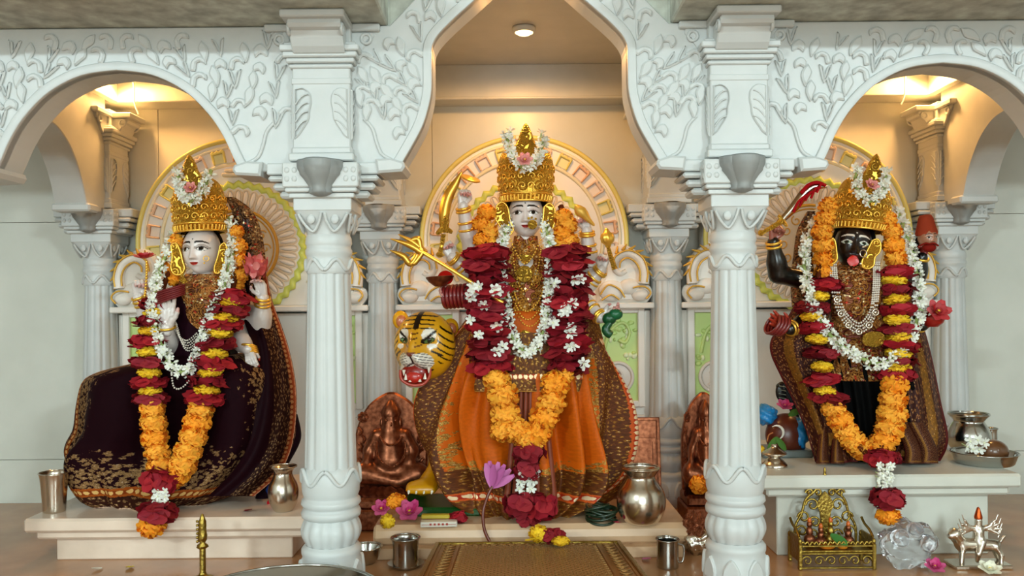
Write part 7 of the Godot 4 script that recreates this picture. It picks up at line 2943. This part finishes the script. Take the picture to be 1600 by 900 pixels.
	for e in [[0.0, h - 0.068, w * 0.86, 0.004], [w * 0.43, h * 0.38, 0.004, h * 0.72], [w * 0.36, h * 0.36, 0.003, h * 0.68]]:
		g.box(Vector3(e[0], e[1], 0.0065), Vector3(e[2], e[3], 0.005), 0.001)
	obj("raised_lines", g, M.copper, t)
	copper_idol(611, "seated copper idol on a domed plaque left of the tiger")
	var ci := copper_idol(1102, "copper idol on a domed plaque half hidden by the right front pillar")
	ci.scale.x = 0.62
	lay("marigold_bloom", "marigold", P(1092, 757, -0.585), Vector3.ONE * 0.034, 0.0, "single orange marigold on the copper idol by the right pillar")
	# offerings
	lay("pink_rose", "pink_rose", on(640, 812, 0.092) + Vector3(0, 0.022, 0), Vector3.ONE * 0.045, 0.7, "large magenta rose lying in front of the tiger's green plinth")
	lay("pink_rose", "pink_rose", on(596, 806, 0.092) + Vector3(0, 0.022, 0), Vector3.ONE * 0.032, 0.9, "smaller magenta rose at the left end of the central slab")
	lay("marigold_bloom", "marigold", on(620, 806, 0.092) + Vector3(0, 0.045, 0), Vector3(0.034, 0.026, 0.034), 0.2, "orange marigold between two magenta roses on the central slab")
	lay("yellow_bloom", "yellow", on(606, 820, 0.092) + Vector3(0, 0.012, 0.008), Vector3(0.024, 0.024, 0.02), 0.2, "yellow bloom at the edge of the central slab by the magenta roses")
	lay("yellow_bloom", "yellow", on(842, 836, 0.092) + Vector3(0, 0.004, 0.0), Vector3(0.032, 0.026, 0.028), 0.0, "yellow bloom behind the embossed table, under the central robe")
	lay("yellow_bloom", "yellowb", on(876, 844, 0.085) + Vector3(0, 0.0, 0.01), Vector3(0.028, 0.014, 0.02), 0.0, "flattened yellow bloom behind the embossed table, right of the red petals")
	lay("red_bloom", "rose", on(864, 838, 0.09) + Vector3(0, 0.002, 0.0), Vector3(0.03, 0.02, 0.024), 0.0, "dark red bloom between the yellow blooms behind the embossed table")
	loose_petal(on(820, 846, 0.085), lin("e8c020"), 0.2, "small yellow petal behind the embossed table")
	loose_petal(on(1003, 874, 0.0), lin("d078a8"), 0.7, "pink petal on the floor right of the embossed table")
	loose_petal(on(968, 817, 0.092), lin("c02848"), 2.2, "crimson petal beside the large silver pot")
	# packet
	t = thing("incense_packet", "white printed packet lying on the central slab beside the magenta rose", "packet", on(686, 822, 0.092))
	var kp := on(686, 822, 0.092)
	g = G.new()
	g.setcol(lin("d8d0c0"))
	g.xf = Transform3D(Basis(Vector3.UP, 0.04), kp + Vector3(0, 0.008, 0))
	g.box(Vector3.ZERO, Vector3(0.108, 0.016, 0.03), 0.002)
	obj("box", g, M.tinted_gloss, t)
	g = G.new()
	g.xf = Transform3D(Basis(Vector3.UP, 0.04), kp + Vector3(0, 0.008, 0))
	g.setcol(lin("a03020"))
	g.box(Vector3(0, 0.0, 0.0152), Vector3(0.1, 0.001, 0.0006), 0.0)
	for k in 5:
		g.box(Vector3(-0.024 + k * 0.012, 0.001, 0.0152), Vector3(0.006, 0.006, 0.0008), 0.0)
	obj("print", g, M.tinted_gloss, t)
	g = G.new()
	g.setcol(lin("b8a02c"))
	g.box(kp + Vector3(-0.012, 0.022, -0.03), Vector3(0.085, 0.012, 0.02), 0.002)
	one("yellow_packet", g, M.tinted_gloss, "narrow yellow packet behind the white printed packet", "packet", kp + Vector3(-0.012, 0.016, -0.03))
	lay("red_bloom", "rose_bright", kp + Vector3(0.055, 0.018, -0.03), Vector3(0.026, 0.016, 0.02), 0.0, "dark red bloom touching the yellow packet on the central slab")
	# pink lotus on a curved stem
	t = thing("pink_lotus", "pink lotus on a long curved brown stem against the central robe hem", "flower", on(770, 850, 0.07))
	g = G.new()
	g.setcol(lin("6a2c1c"))
	g.tube(smooth3(pxs([[768, 852, -0.268], [757, 828, -0.275], [755, 800, -0.285], [762, 775, -0.30], [770, 760, -0.305]], 0.0), 5), 0.0052, 8)
	obj("stem", g, M.tinted_gloss, t)
	for k in 9:
		g = G.new()
		g.setcol(lin("d27ab6") if k % 2 else lin("c565a6"))
		var a := k * 0.7
		rose_petal(g, P(768, 762, -0.305), Vector3(0.5 + 0.6 * sin(a), 0.75 - 0.3 * sin(a * 1.7), 0.3 * cos(a)), Vector3(-0.3, 0.4, 0.8), 0.078, 0.024, 0.1)
		obj("petal", g, M.petal, t)
	# green glass bangles
	t = thing("green_bangle_heap", "heap of dark green glass bangles on the slab right of the robe hem", "bangles", on(945, 815, 0.092))
	var gp := on(945, 812, 0.092)
	for k in 9:
		g = G.new()
		g.ring(gp + Vector3(-0.012 + 0.012 * sin(k * 2.1), 0.006 + k * 0.0042, 0.008 * cos(k * 1.7)), Vector3(0.25 * sin(k * 1.3), 1, 0.2 * cos(k * 2.0)), 0.044 - (k % 3) * 0.004, 0.0042, 36, 6)
		obj("bangle", g, M.green_glass, t)
	# silver figure beside the right pillar
	t = thing("crumpled_silver_figure", "small crumpled silver ornament left of the right front pillar", "ornament", on(1088, 868, 0.0))
	var sv := on(1088, 866, 0.0)
	g = G.new()
	g.ell(sv + Vector3(0, 0.035, 0), Vector3(0.042, 0.036, 0.03), 28, 18, func(d): return 1.0 + 0.13 * sin(d.x * 9.0 + d.y * 4.0) + 0.1 * sin(d.y * 15.0 + d.z * 8.0))
	obj("lower_fold", g, M.silver, t)
	g = G.new()
	g.ell(sv + Vector3(-0.005, 0.09, 0), Vector3(0.03, 0.035, 0.024), 28, 18, func(d): return 1.0 + 0.15 * sin(d.x * 11.0 - d.y * 5.0) + 0.1 * sin(d.y * 17.0 + d.z * 9.0))
	obj("upper_fold", g, M.copper_leaf, t)
	build_right_podium()

func carved_table() -> void:
	var b0 := on(680, 850, 0.055)
	var b1 := on(970, 848, 0.055)
	var wide := b1.x - b0.x
	var at := Vector3((b0.x + b1.x) / 2.0, 0.0, b0.z)
	var t := thing("embossed_table", "low table with an embossed brass top in the foreground", "table", at)
	var tilt := 0.11
	var deep := 0.56
	var xf := Transform3D(Basis(Vector3.RIGHT, -tilt), Vector3(at.x, 0.055, at.z))
	# embossed sheet: a running bond of little raised tiles, scrolls in the border
	var m := mat("embossed_brass", Color("a8834f"), 0.42, 0.7)
	var g := G.new()
	g.xf = xf
	var iw := wide - 0.16
	var id := deep - 0.10
	var nr := int(id / 0.0125)
	var nc := int(iw / 0.0165)
	for r in nr:
		for c in nc:
			var x := -iw / 2.0 + (c + (0.5 if r % 2 else 0.0) + 0.25) * iw / nc
			g.box(Vector3(x, 0.002, 0.05 + (r + 0.5) * id / nr), Vector3(iw / nc - 0.003, 0.004, id / nr - 0.003), 0.0008)
	var tl := obj("embossed_tiles", g, m, t)
	tl.set_meta("kind", "stuff")
	g = G.new()
	g.xf = xf
	for s in [-1.0, 1.0]:
		for k in 13:
			var pts := []
			for i in 12:
				var w := i / 11.0
				var rr := 0.017 * (1.0 - 0.7 * w)
				pts.append(Vector3(s * (wide / 2.0 - 0.045) + rr * cos(w * 7.0), 0.002, 0.04 + k * (deep - 0.06) / 13.0 + rr * sin(w * 7.0)))
			g.tube(pts, 0.0022, 5)
		g.box(Vector3(s * (wide / 2.0 - 0.072), 0.002, deep / 2.0), Vector3(0.004, 0.005, deep - 0.06), 0.001)
		g.box(Vector3(s * (wide / 2.0 - 0.020), 0.002, deep / 2.0), Vector3(0.003, 0.004, deep - 0.03), 0.001)
	for k in 15:
		var pts := []
		for i in 12:
			var w := i / 11.0
			var rr := 0.013 * (1.0 - 0.7 * w)
			pts.append(Vector3((k - 7) * (wide - 0.16) / 15.0 + rr * cos(w * 7.0), 0.002, 0.03 + rr * sin(w * 7.0)))
		g.tube(pts, 0.002, 5)
	var sc := obj("border_scrolls", g, m, t)
	sc.set_meta("kind", "stuff")
	g = G.new()
	g.xf = xf
	g.box(Vector3(0, -0.012, deep / 2.0), Vector3(wide, 0.024, deep), 0.002)
	obj("top_board", g, m, t)
	g = G.new()
	g.xf = xf
	for s in [-1.0, 1.0]:
		g.box(Vector3(s * (wide / 2.0 - 0.006), 0.002, deep / 2.0), Vector3(0.012, 0.008, deep), 0.002)
		g.box(Vector3(0, 0.002, deep / 2.0 + s * (deep / 2.0 - 0.005)), Vector3(wide, 0.008, 0.010), 0.002)
	obj("edge_strip", g, M.brass, t)
	for sx in [-1.0, 1.0]:
		for sz in [0.0, 1.0]:
			var y: float = 0.055 + sin(tilt) * (0.03 + sz * (deep - 0.06)) - 0.02
			g = G.new()
			g.box(Vector3(at.x + sx * (wide / 2.0 - 0.03), y / 2.0, at.z + 0.03 + sz * (deep - 0.06)), Vector3(0.04, y, 0.04), 0.003)
			obj("leg", g, M.brass, t)

func build_right_podium() -> void:
	var Y := 0.246
	var g: G
	# dark steel pot, cup and plate of offerings
	vessel("water_pot", "dark reflecting steel pot at the right end of the right podium", "pot", M.steel, 1514, [[29, 649], [30, 651], [25, 656], [22, 661], [26, 668], [31, 680], [31, 694], [25, 705], [18, 709]], Y)
	vessel("steel_tumbler", "small steel tumbler behind the brown ball on the right podium", "tumbler", M.steel, 1545, [[13, 671], [12, 675], [12, 690], [11, 704]], Y)
	var t := vessel("offering_plate", "shallow steel plate holding a brown ball on the right podium", "plate", M.steel, 1538, [[48, 713], [46, 717], [42, 728], [38, 731]], Y)
	var pp: Vector3 = t.position
	g = G.new()
	g.setcol(lin("5a3a1e"))
	g.ell(P(1552, 705, pp.z) , Vector3(0.043, 0.036, 0.04), 28, 18)
	var bm := mat("brown_ball", Color("6a4220"), 0.16)
	bm.clearcoat_enabled = true
	one("brown_ball", g, bm, "shiny brown ball on the steel plate at the right end", "ball", P(1552, 718, pp.z))
	t = thing("white_flower_sprig", "sprig of white flowers on the steel plate beside the brown ball", "flowers", P(1522, 700, pp.z + 0.02))
	for q in [[1516, 690], [1528, 688], [1538, 692], [1520, 702], [1530, 702], [1512, 698]]:
		inst("blossom", flower("jasmine"), M.petal, t, Transform3D(Basis(Vector3.RIGHT, 1.1).rotated(Vector3.BACK, q[0]).scaled(Vector3.ONE * 0.019), P(q[0], q[1], pp.z + 0.03)))
	# domed stone with crescent, cobra and blue cloth
	var sb := on(1226, 712, Y)
	var zs: float = sb.z - 0.02
	g = G.new()
	g.setcol(lin("6a7472"))
	g.box(Vector3(P(1222, 700, zs).x, Y + 0.012, zs), Vector3(0.16, 0.024, 0.13), 0.004)
	one("grey_slab", g, M.tinted_gloss, "grey stone tile under the domed brown stone on the right podium", "tile", Vector3(P(1222, 700, zs).x, Y, zs))
	t = thing("domed_stone", "domed brown stone with a white crescent mark on the right podium", "stone", P(1228, 705, zs))
	g = G.new()
	g.setcol(lin("5a2a16"))
	g.ell(P(1228, 680, zs), Vector3(0.066, 0.072, 0.06), 30, 20)
	obj("stone", g, M.tinted_gloss, t)
	g = G.new()
	g.setcol(lin("e0dacb"))
	var cres := []
	for k in 11:
		var a := lerpf(2.2, -1.3, k / 10.0)
		cres.append(P(1213 + cos(a) * 11, 676 - sin(a) * 11, zs + 0.055))
	g.tube(cres, [0.001, 0.002, 0.003, 0.0042, 0.0048, 0.005, 0.0048, 0.0042, 0.003, 0.002, 0.001], 6)
	obj("crescent", g, M.tinted_gloss, t)
	g = G.new()
	g.setcol(lin("b06a3a"))
	g.tube(smooth3(pxs([[1199, 690, zs + 0.05], [1201, 680, zs + 0.055], [1208, 676, zs + 0.06]], 0.0), 3), 0.0022, 6)
	obj("painted_stroke", g, M.tinted_gloss, t)
	for q in [[1246, 678, -1.0, 0.030, 0.052], [1196, 648, 1.0, 0.036, 0.034]]:
		g = G.new()
		g.setcol(lin("1d7fbe"))
		var c := P(q[0], q[1], zs + (0.012 if q[2] < 0.0 else -0.02))
		g.ell(c, Vector3(q[3], q[4], 0.05), 30, 20, func(d): return 1.0 + 0.09 * sin(d.y * 9.0 + d.x * 5.0) + 0.06 * sin(d.x * 17.0))
		one("blue_foil_wrap", g, M.tinted_gloss, "crinkled bright blue wrap %s the domed brown stone" % ("on the right side of" if q[2] < 0.0 else "behind the left of"), "wrap", c - Vector3(0, q[4], 0))
	t = thing("cobra_ornament", "black hooded cobra ornament rising behind the domed stone", "ornament", P(1232, 650, zs - 0.05))
	g = G.new()
	g.setcol(lin("1a1a18"))
	g.tube(smooth3(pxs([[1240, 690], [1244, 660], [1238, 635], [1226, 612], [1216, 600]], zs - 0.05), 5), [0.012] + range(19).map(func(_k): return 0.013) + [0.010], 10)
	g.ell(P(1222, 612, zs - 0.048), Vector3(0.022, 0.034, 0.012), 18, 12)
	obj("body", g, M.tinted_gloss, t)
	g = G.new()
	g.setcol(lin("8f9a8c"))
	for k in 5:
		g.tube(pxs([[1217, 603 + k * 6], [1228, 605 + k * 6]], zs - 0.036), 0.0015, 5)
	obj("belly_scales", g, M.tinted_gloss, t)
	lay("pink_rose", "pink_rose", P(1226, 634, zs + 0.01), Vector3(0.03, 0.024, 0.03), 0.6, "magenta flower on top of the domed brown stone")
	for q in [[1240, 649, 0.5, 0.04, "right leaf on top of the domed brown stone"], [1206, 694, -0.5, 0.055, "left drooping leaf in front of the domed brown stone"], [1222, 694, 0.6, 0.05, "right drooping leaf in front of the domed brown stone"]]:
		g = G.new()
		g.setcol(lin("3f6a1c"))
		rose_petal(g, Vector3.ZERO, Vector3(q[2], -0.8 if q[1] > 660 else 0.3, 0.2), Vector3(0, 0.4, 1), q[3], 0.021, -0.2)
		var lf := inst("green_leaf", g.mesh(), M.petal, null, Transform3D(Basis.IDENTITY, P(1213 if q[1] > 660 else q[0] - 8, 683 if q[1] > 660 else q[1], zs + (0.075 if q[1] > 660 else 0.045))))
		meta(lf, "green " + q[4], "leaf", "green leaves")
	lay("yellow_bloom", "yellow", P(1188, 702, zs + 0.06), Vector3.ONE * 0.014, 0.3, "tiny yellow bloom beside the right front pillar on the right podium")
	t = vessel("bell_stand", "small silver bell-shaped stand at the left end of the right podium", "stand", M.silver, 1210, [[4, 699], [6, 703], [14, 708], [19, 712], [12, 716], [8, 718], [13, 722], [19, 728], [20, 732]], Y, 1.0)
	# ---------- floor in front of the right podium
	brass_throne()
	var cz := -0.165
	t = thing("crystal_carving", "clear crystal carving between the brass throne and the silver idol", "carving", P(1418, 884, cz))
	g = G.new()
	var r := RandomNumberGenerator.new()
	r.seed = 8
	var rows := []
	var bp := P(1418, 850, cz)
	bp.y = 0.0
	for i in 19:
		var la := PI * i / 18.0
		var row := PackedVector3Array()
		for k in 26:
			var a := TAU * k / 26.0
			var d := Vector3(sin(la) * cos(a), cos(la), sin(la) * sin(a))
			var wob := 1.0 + 0.10 * sin(d.x * 7.0 + d.y * 3.0) + 0.09 * sin(d.y * 9.0 + d.z * 5.0) + 0.05 * sin(d.x * 15.0 - d.z * 9.0)
			var p := d * Vector3(0.074, 0.066, 0.045) * wob
			row.append(bp + Vector3(p.x, maxf(p.y + 0.062, 0.001), p.z))
		rows.append(row)
	g.grid(rows, true)
	obj("base", g, M.crystal, t)
	for q in [[0.012, 0.108, 0.024], [-0.030, 0.085, 0.026], [0.045, 0.070, 0.026]]:
		g = G.new()
		g.ell(bp + Vector3(q[0], q[1], 0.02), Vector3(q[2], q[2] * 0.95, q[2] * 0.8), 18, 12)
		obj("lobe", g, M.crystal, t)
	lay("pink_rose", "pink_rose", on(1446, 886, 0.0) + Vector3(0, 0.016, 0.05), Vector3(0.032, 0.028, 0.03), 0.6, "magenta flower on the floor in front of the crystal")
	silver_idol()
	lay("white_frangipani", "white_flower", on(1530, 887, 0.0) + Vector3(0, 0.012, 0.05), Vector3(0.036, 0.024, 0.03), 0.5, "white flower with yellow centre in front of the silver idol")

func brass_throne() -> void:
	var z := -0.145
	var c := P(1308, 884, z)
	var t := thing("brass_throne", "small pierced brass throne with tiny figures before the right podium", "throne", Vector3(c.x, 0, z))
	var k := S(z)
	var wx := 62.0 * k
	var g := G.new()
	g.box(Vector3(c.x, 0.05, z - 0.045), Vector3(wx * 1.8, 0.006, 0.09), 0.002)
	obj("seat", g, M.brass, t)
	for s in [-1.0, 1.0]:
		for e in [0.0, -0.085]:
			g = G.new()
			g.box(Vector3(c.x + s * wx * 0.93, 0.036, z + e), Vector3(0.011, 0.072, 0.011), 0.002)
			g.ell(Vector3(c.x + s * wx * 0.93, 0.078, z + e), Vector3(0.006, 0.009, 0.006), 8, 6)
			obj("leg", g, M.brass, t)
	# pierced front: rails and scrolls
	g = G.new()
	for y in [0.006, 0.045, 0.052, 0.066]:
		g.box(Vector3(c.x, y, z), Vector3(wx * 1.84, 0.005, 0.006), 0.001)
	obj("rails", g, M.brass, t)
	for j in 6:
		g = G.new()
		var x0 := c.x + (j - 2.5) * wx * 0.30
		var pts := []
		for i in 14:
			var w := i / 13.0
			var rr := 0.015 * (1.0 - 0.75 * w)
			pts.append(Vector3(x0 + (rr * cos(w * 7.5) * (1.0 if j % 2 else -1.0)), 0.025 + rr * sin(w * 7.5), z))
		g.tube(pts, 0.0024, 6)
		obj("front_scroll", g, M.brass, t)
	for j in 8:
		g = G.new()
		var x0 := c.x + (j - 3.5) * wx * 0.23
		g.tube(smooth3([Vector3(x0 - 0.013, 0.066, z), Vector3(x0 - 0.006, 0.078, z), Vector3(x0, 0.071, z), Vector3(x0 + 0.006, 0.078, z), Vector3(x0 + 0.013, 0.066, z)], 3), 0.0026, 6)
		obj("rail_curl", g, M.brass, t)
	# tall pierced back: an outline of scrolls rising to a point
	var bz := z - 0.085
	g = G.new()
	for s in [-1.0, 1.0]:
		g.tube(smooth3([Vector3(c.x + s * 0.088, 0.05, bz), Vector3(c.x + s * 0.086, 0.10, bz), Vector3(c.x + s * 0.068, 0.135, bz), Vector3(c.x + s * 0.056, 0.175, bz), Vector3(c.x + s * 0.030, 0.20, bz), Vector3(c.x + s * 0.010, 0.228, bz), Vector3(c.x, 0.25, bz)], 5), 0.004, 6)
	g.ell(Vector3(c.x, 0.255, bz), Vector3(0.004, 0.014, 0.004), 8, 6)
	obj("back_outline", g, M.brass, t)
	for s in [-1.0, 1.0]:
		for q in [[0.068, 0.085, 0.018], [0.062, 0.125, 0.018], [0.036, 0.160, 0.020], [0.044, 0.195, 0.012], [0.020, 0.195, 0.012], [0.030, 0.110, 0.018], [0.034, 0.075, 0.016]]:
			g = G.new()
			var pts := []
			for i in 14:
				var w := i / 13.0
				var rr: float = q[2] * (1.0 - 0.72 * w)
				pts.append(Vector3(c.x + s * (q[0] + rr * cos(w * 7.5)), q[1] + rr * sin(w * 7.5), bz))
			g.tube(pts, 0.0034, 6)
			obj("back_scroll", g, M.brass, t)
	g = G.new()
	g.extr(PackedVector2Array([Vector2(c.x - 0.008, 0.06), Vector2(c.x - 0.016, 0.14), Vector2(c.x - 0.026, 0.16), Vector2(c.x - 0.014, 0.185), Vector2(c.x, 0.20), Vector2(c.x + 0.014, 0.185), Vector2(c.x + 0.026, 0.16), Vector2(c.x + 0.016, 0.14), Vector2(c.x + 0.008, 0.06)]), bz - 0.003, bz + 0.003, 0.001)
	obj("back_leaf", g, M.brass, t)
	# side panels
	for s in [-1.0, 1.0]:
		g = G.new()
		g.box(Vector3(c.x + s * wx * 0.93, 0.055, z - 0.043), Vector3(0.005, 0.07, 0.076), 0.001)
		g.tube(smooth3([Vector3(c.x + s * wx * 0.93, 0.09, z - 0.006), Vector3(c.x + s * wx * 0.93, 0.104, z - 0.03), Vector3(c.x + s * wx * 0.93, 0.112, z - 0.06), Vector3(c.x + s * wx * 0.93, 0.125, z - 0.08)], 4), 0.004, 6)
		obj("side_panel", g, M.brass, t)
	# tiny figures and cloths on the seat
	for q in [[-0.058, 0.055, "copper", "left"], [0.052, 0.045, "copper", "right"], [0.002, 0.055, "brass", "middle"], [-0.026, 0.04, "copper", "second"]]:
		var f := Vector3(c.x + q[0], 0.053, z - 0.05)
		var n := thing("tiny_idol", "tiny metal figure seated on the brass throne, %s" % {"left": "leftmost", "right": "rightmost", "middle": "in the middle with orange cap", "second": "second from left"}[q[3]], "figurine", f, "tiny figures on the throne")
		g = G.new()
		g.ell(f + Vector3(0, q[1] * 0.3, 0), Vector3(0.017, q[1] * 0.32, 0.014), 12, 8)
		g.ell(f + Vector3(0, q[1] * 0.72, 0), Vector3(0.010, q[1] * 0.28, 0.009), 12, 8)
		obj("body", g, M[q[2]], n)
		g = G.new()
		g.ell(f + Vector3(0, q[1] * 1.1, 0), Vector3(0.008, 0.010, 0.008), 10, 7)
		obj("head", g, M[q[2]], n)
		g = G.new()
		g.setcol(lin("c8601a"))
		g.ell(f + Vector3(0, q[1] * 1.1 + 0.010, 0), Vector3(0.006, 0.010, 0.006), 8, 6)
		obj("cap", g, M.tinted_gloss, n)
	for q in [[-0.02, 0.045, "c8701c", "left"], [0.022, 0.03, "d07c20", "right"]]:
		g = G.new()
		g.setcol(lin(q[2]))
		g.ell(Vector3(c.x + q[0], 0.060, z - 0.018), Vector3(q[1] * 0.5, 0.008, 0.014), 14, 8)
		one("orange_petal_heap", g, M.tinted_cloth, "small orange cloth on the brass throne seat, %s of the leaf" % q[3], "cloth", Vector3(c.x + q[0], 0.053, z - 0.018))
	g = G.new()
	g.setcol(lin("2f6a20"))
	rose_petal(g, Vector3.ZERO, Vector3(0.75, -0.45, 0.3), Vector3(0, 0.6, 1), 0.05, 0.024, 0.1)
	var lf := inst("green_leaf", g.mesh(), M.petal, null, Transform3D(Basis.IDENTITY, Vector3(c.x - 0.012, 0.094, z - 0.015)))
	meta(lf, "small green leaf lying on the front of the brass throne", "leaf", "green leaves")

func silver_idol() -> void:
	# a many-armed figure riding a lion, cast in silver, on a flat base
	var z := -0.165
	var c := P(1528, 884, z)
	var t := thing("silver_idol", "small silver many-armed figure riding a lion before the right podium", "figurine", Vector3(c.x, 0, z))
	var w := lin("ffffff")
	var g := G.new()
	g.box(Vector3(c.x, 0.006, z), Vector3(0.16, 0.012, 0.07), 0.003)
	obj("base", g, M.silver, t)
	g = G.new()
	var o := Vector3(c.x, 0, z)
	var b := [
		[o + Vector3(-0.045, 0.062, 0), o + Vector3(0.045, 0.058, 0), 0.020, 0.017, w],
		[o + Vector3(-0.050, 0.070, 0), o + Vector3(-0.068, 0.092, 0.006), 0.017, 0.018, w],
		[o + Vector3(-0.068, 0.094, 0.006), o + Vector3(-0.082, 0.090, 0.012), 0.014, 0.010, w],
		[o + Vector3(-0.048, 0.055, 0.01), o + Vector3(-0.056, 0.013, 0.018), 0.009, 0.006, w],
		[o + Vector3(-0.042, 0.055, -0.01), o + Vector3(-0.036, 0.013, -0.014), 0.009, 0.006, w],
		[o + Vector3(0.044, 0.055, 0.01), o + Vector3(0.058, 0.034, 0.014), 0.010, 0.007, w],
		[o + Vector3(0.058, 0.034, 0.014), o + Vector3(0.054, 0.013, 0.018), 0.007, 0.006, w],
		[o + Vector3(0.046, 0.055, -0.01), o + Vector3(0.066, 0.013, -0.014), 0.009, 0.006, w],
		[o + Vector3(0.058, 0.062, 0), o + Vector3(0.076, 0.085, 0), 0.005, 0.004, w]]
	sdf_mesh(g, b, 0.0035, 0.006)
	g.colored = false
	obj("lion", g, M.silver, t)
	g = G.new()
	b = [
		[o + Vector3(0.0, 0.07, 0.004), o + Vector3(0.0, 0.098, 0.004), 0.018, 0.013, w],
		[o + Vector3(0.0, 0.098, 0.004), o + Vector3(0.0, 0.112, 0.004), 0.014, 0.010, w],
		[o + Vector3(0.0, 0.122, 0.004), o + Vector3(0.0, 0.13, 0.004), 0.010, 0.010, w],
		[o + Vector3(0.004, 0.07, 0.012), o + Vector3(-0.012, 0.042, 0.024), 0.013, 0.008, w],
		[o + Vector3(-0.012, 0.042, 0.024), o + Vector3(-0.014, 0.022, 0.022), 0.008, 0.006, w]]
	for s in [-1.0, 1.0]:
		for k in 4:
			var a := -0.35 + k * 0.42
			var e := o + Vector3(s * (0.024 + 0.008 * cos(a)), 0.105 + 0.012 * sin(a), 0.006)
			b.append([o + Vector3(s * 0.008, 0.107, 0.004), e, 0.0052, 0.0046, w])
			b.append([e, e + Vector3(s * 0.022 * cos(a), 0.022 * sin(a), 0.006), 0.0046, 0.004, w])
	sdf_mesh(g, b, 0.0034, 0.004)
	g.colored = false
	obj("rider", g, M.silver, t)
	g = G.new()
	g.setcol(lin("b8502a"))
	g.xf = Transform3D(Basis.IDENTITY, o + Vector3(0, 0.134, 0.004))
	g.lathe([Vector2(0.0105, 0.0), Vector2(0.011, 0.006), Vector2(0.007, 0.02), Vector2(0.004, 0.03), Vector2(0.0, 0.034)], 14)
	obj("crown", g, M.tinted_metal, t)
	for s in [-1.0, 1.0]:
		for k in 4:
			g = G.new()
			var a := -0.35 + k * 0.42
			var p := o + Vector3(s * (0.024 + 0.030 * cos(a)), 0.105 + 0.034 * sin(a), 0.012)
			g.tube([p - Vector3(s * 0.002, 0.010, 0), p + Vector3(s * 0.008, 0.016, 0)], [0.0022, 0.001], 6)
			obj("weapon", g, M.silver, t)

func build_contents() -> void:
	build_backs()
	statue_middle()
	statue_left()
	statue_right()
	build_objects()
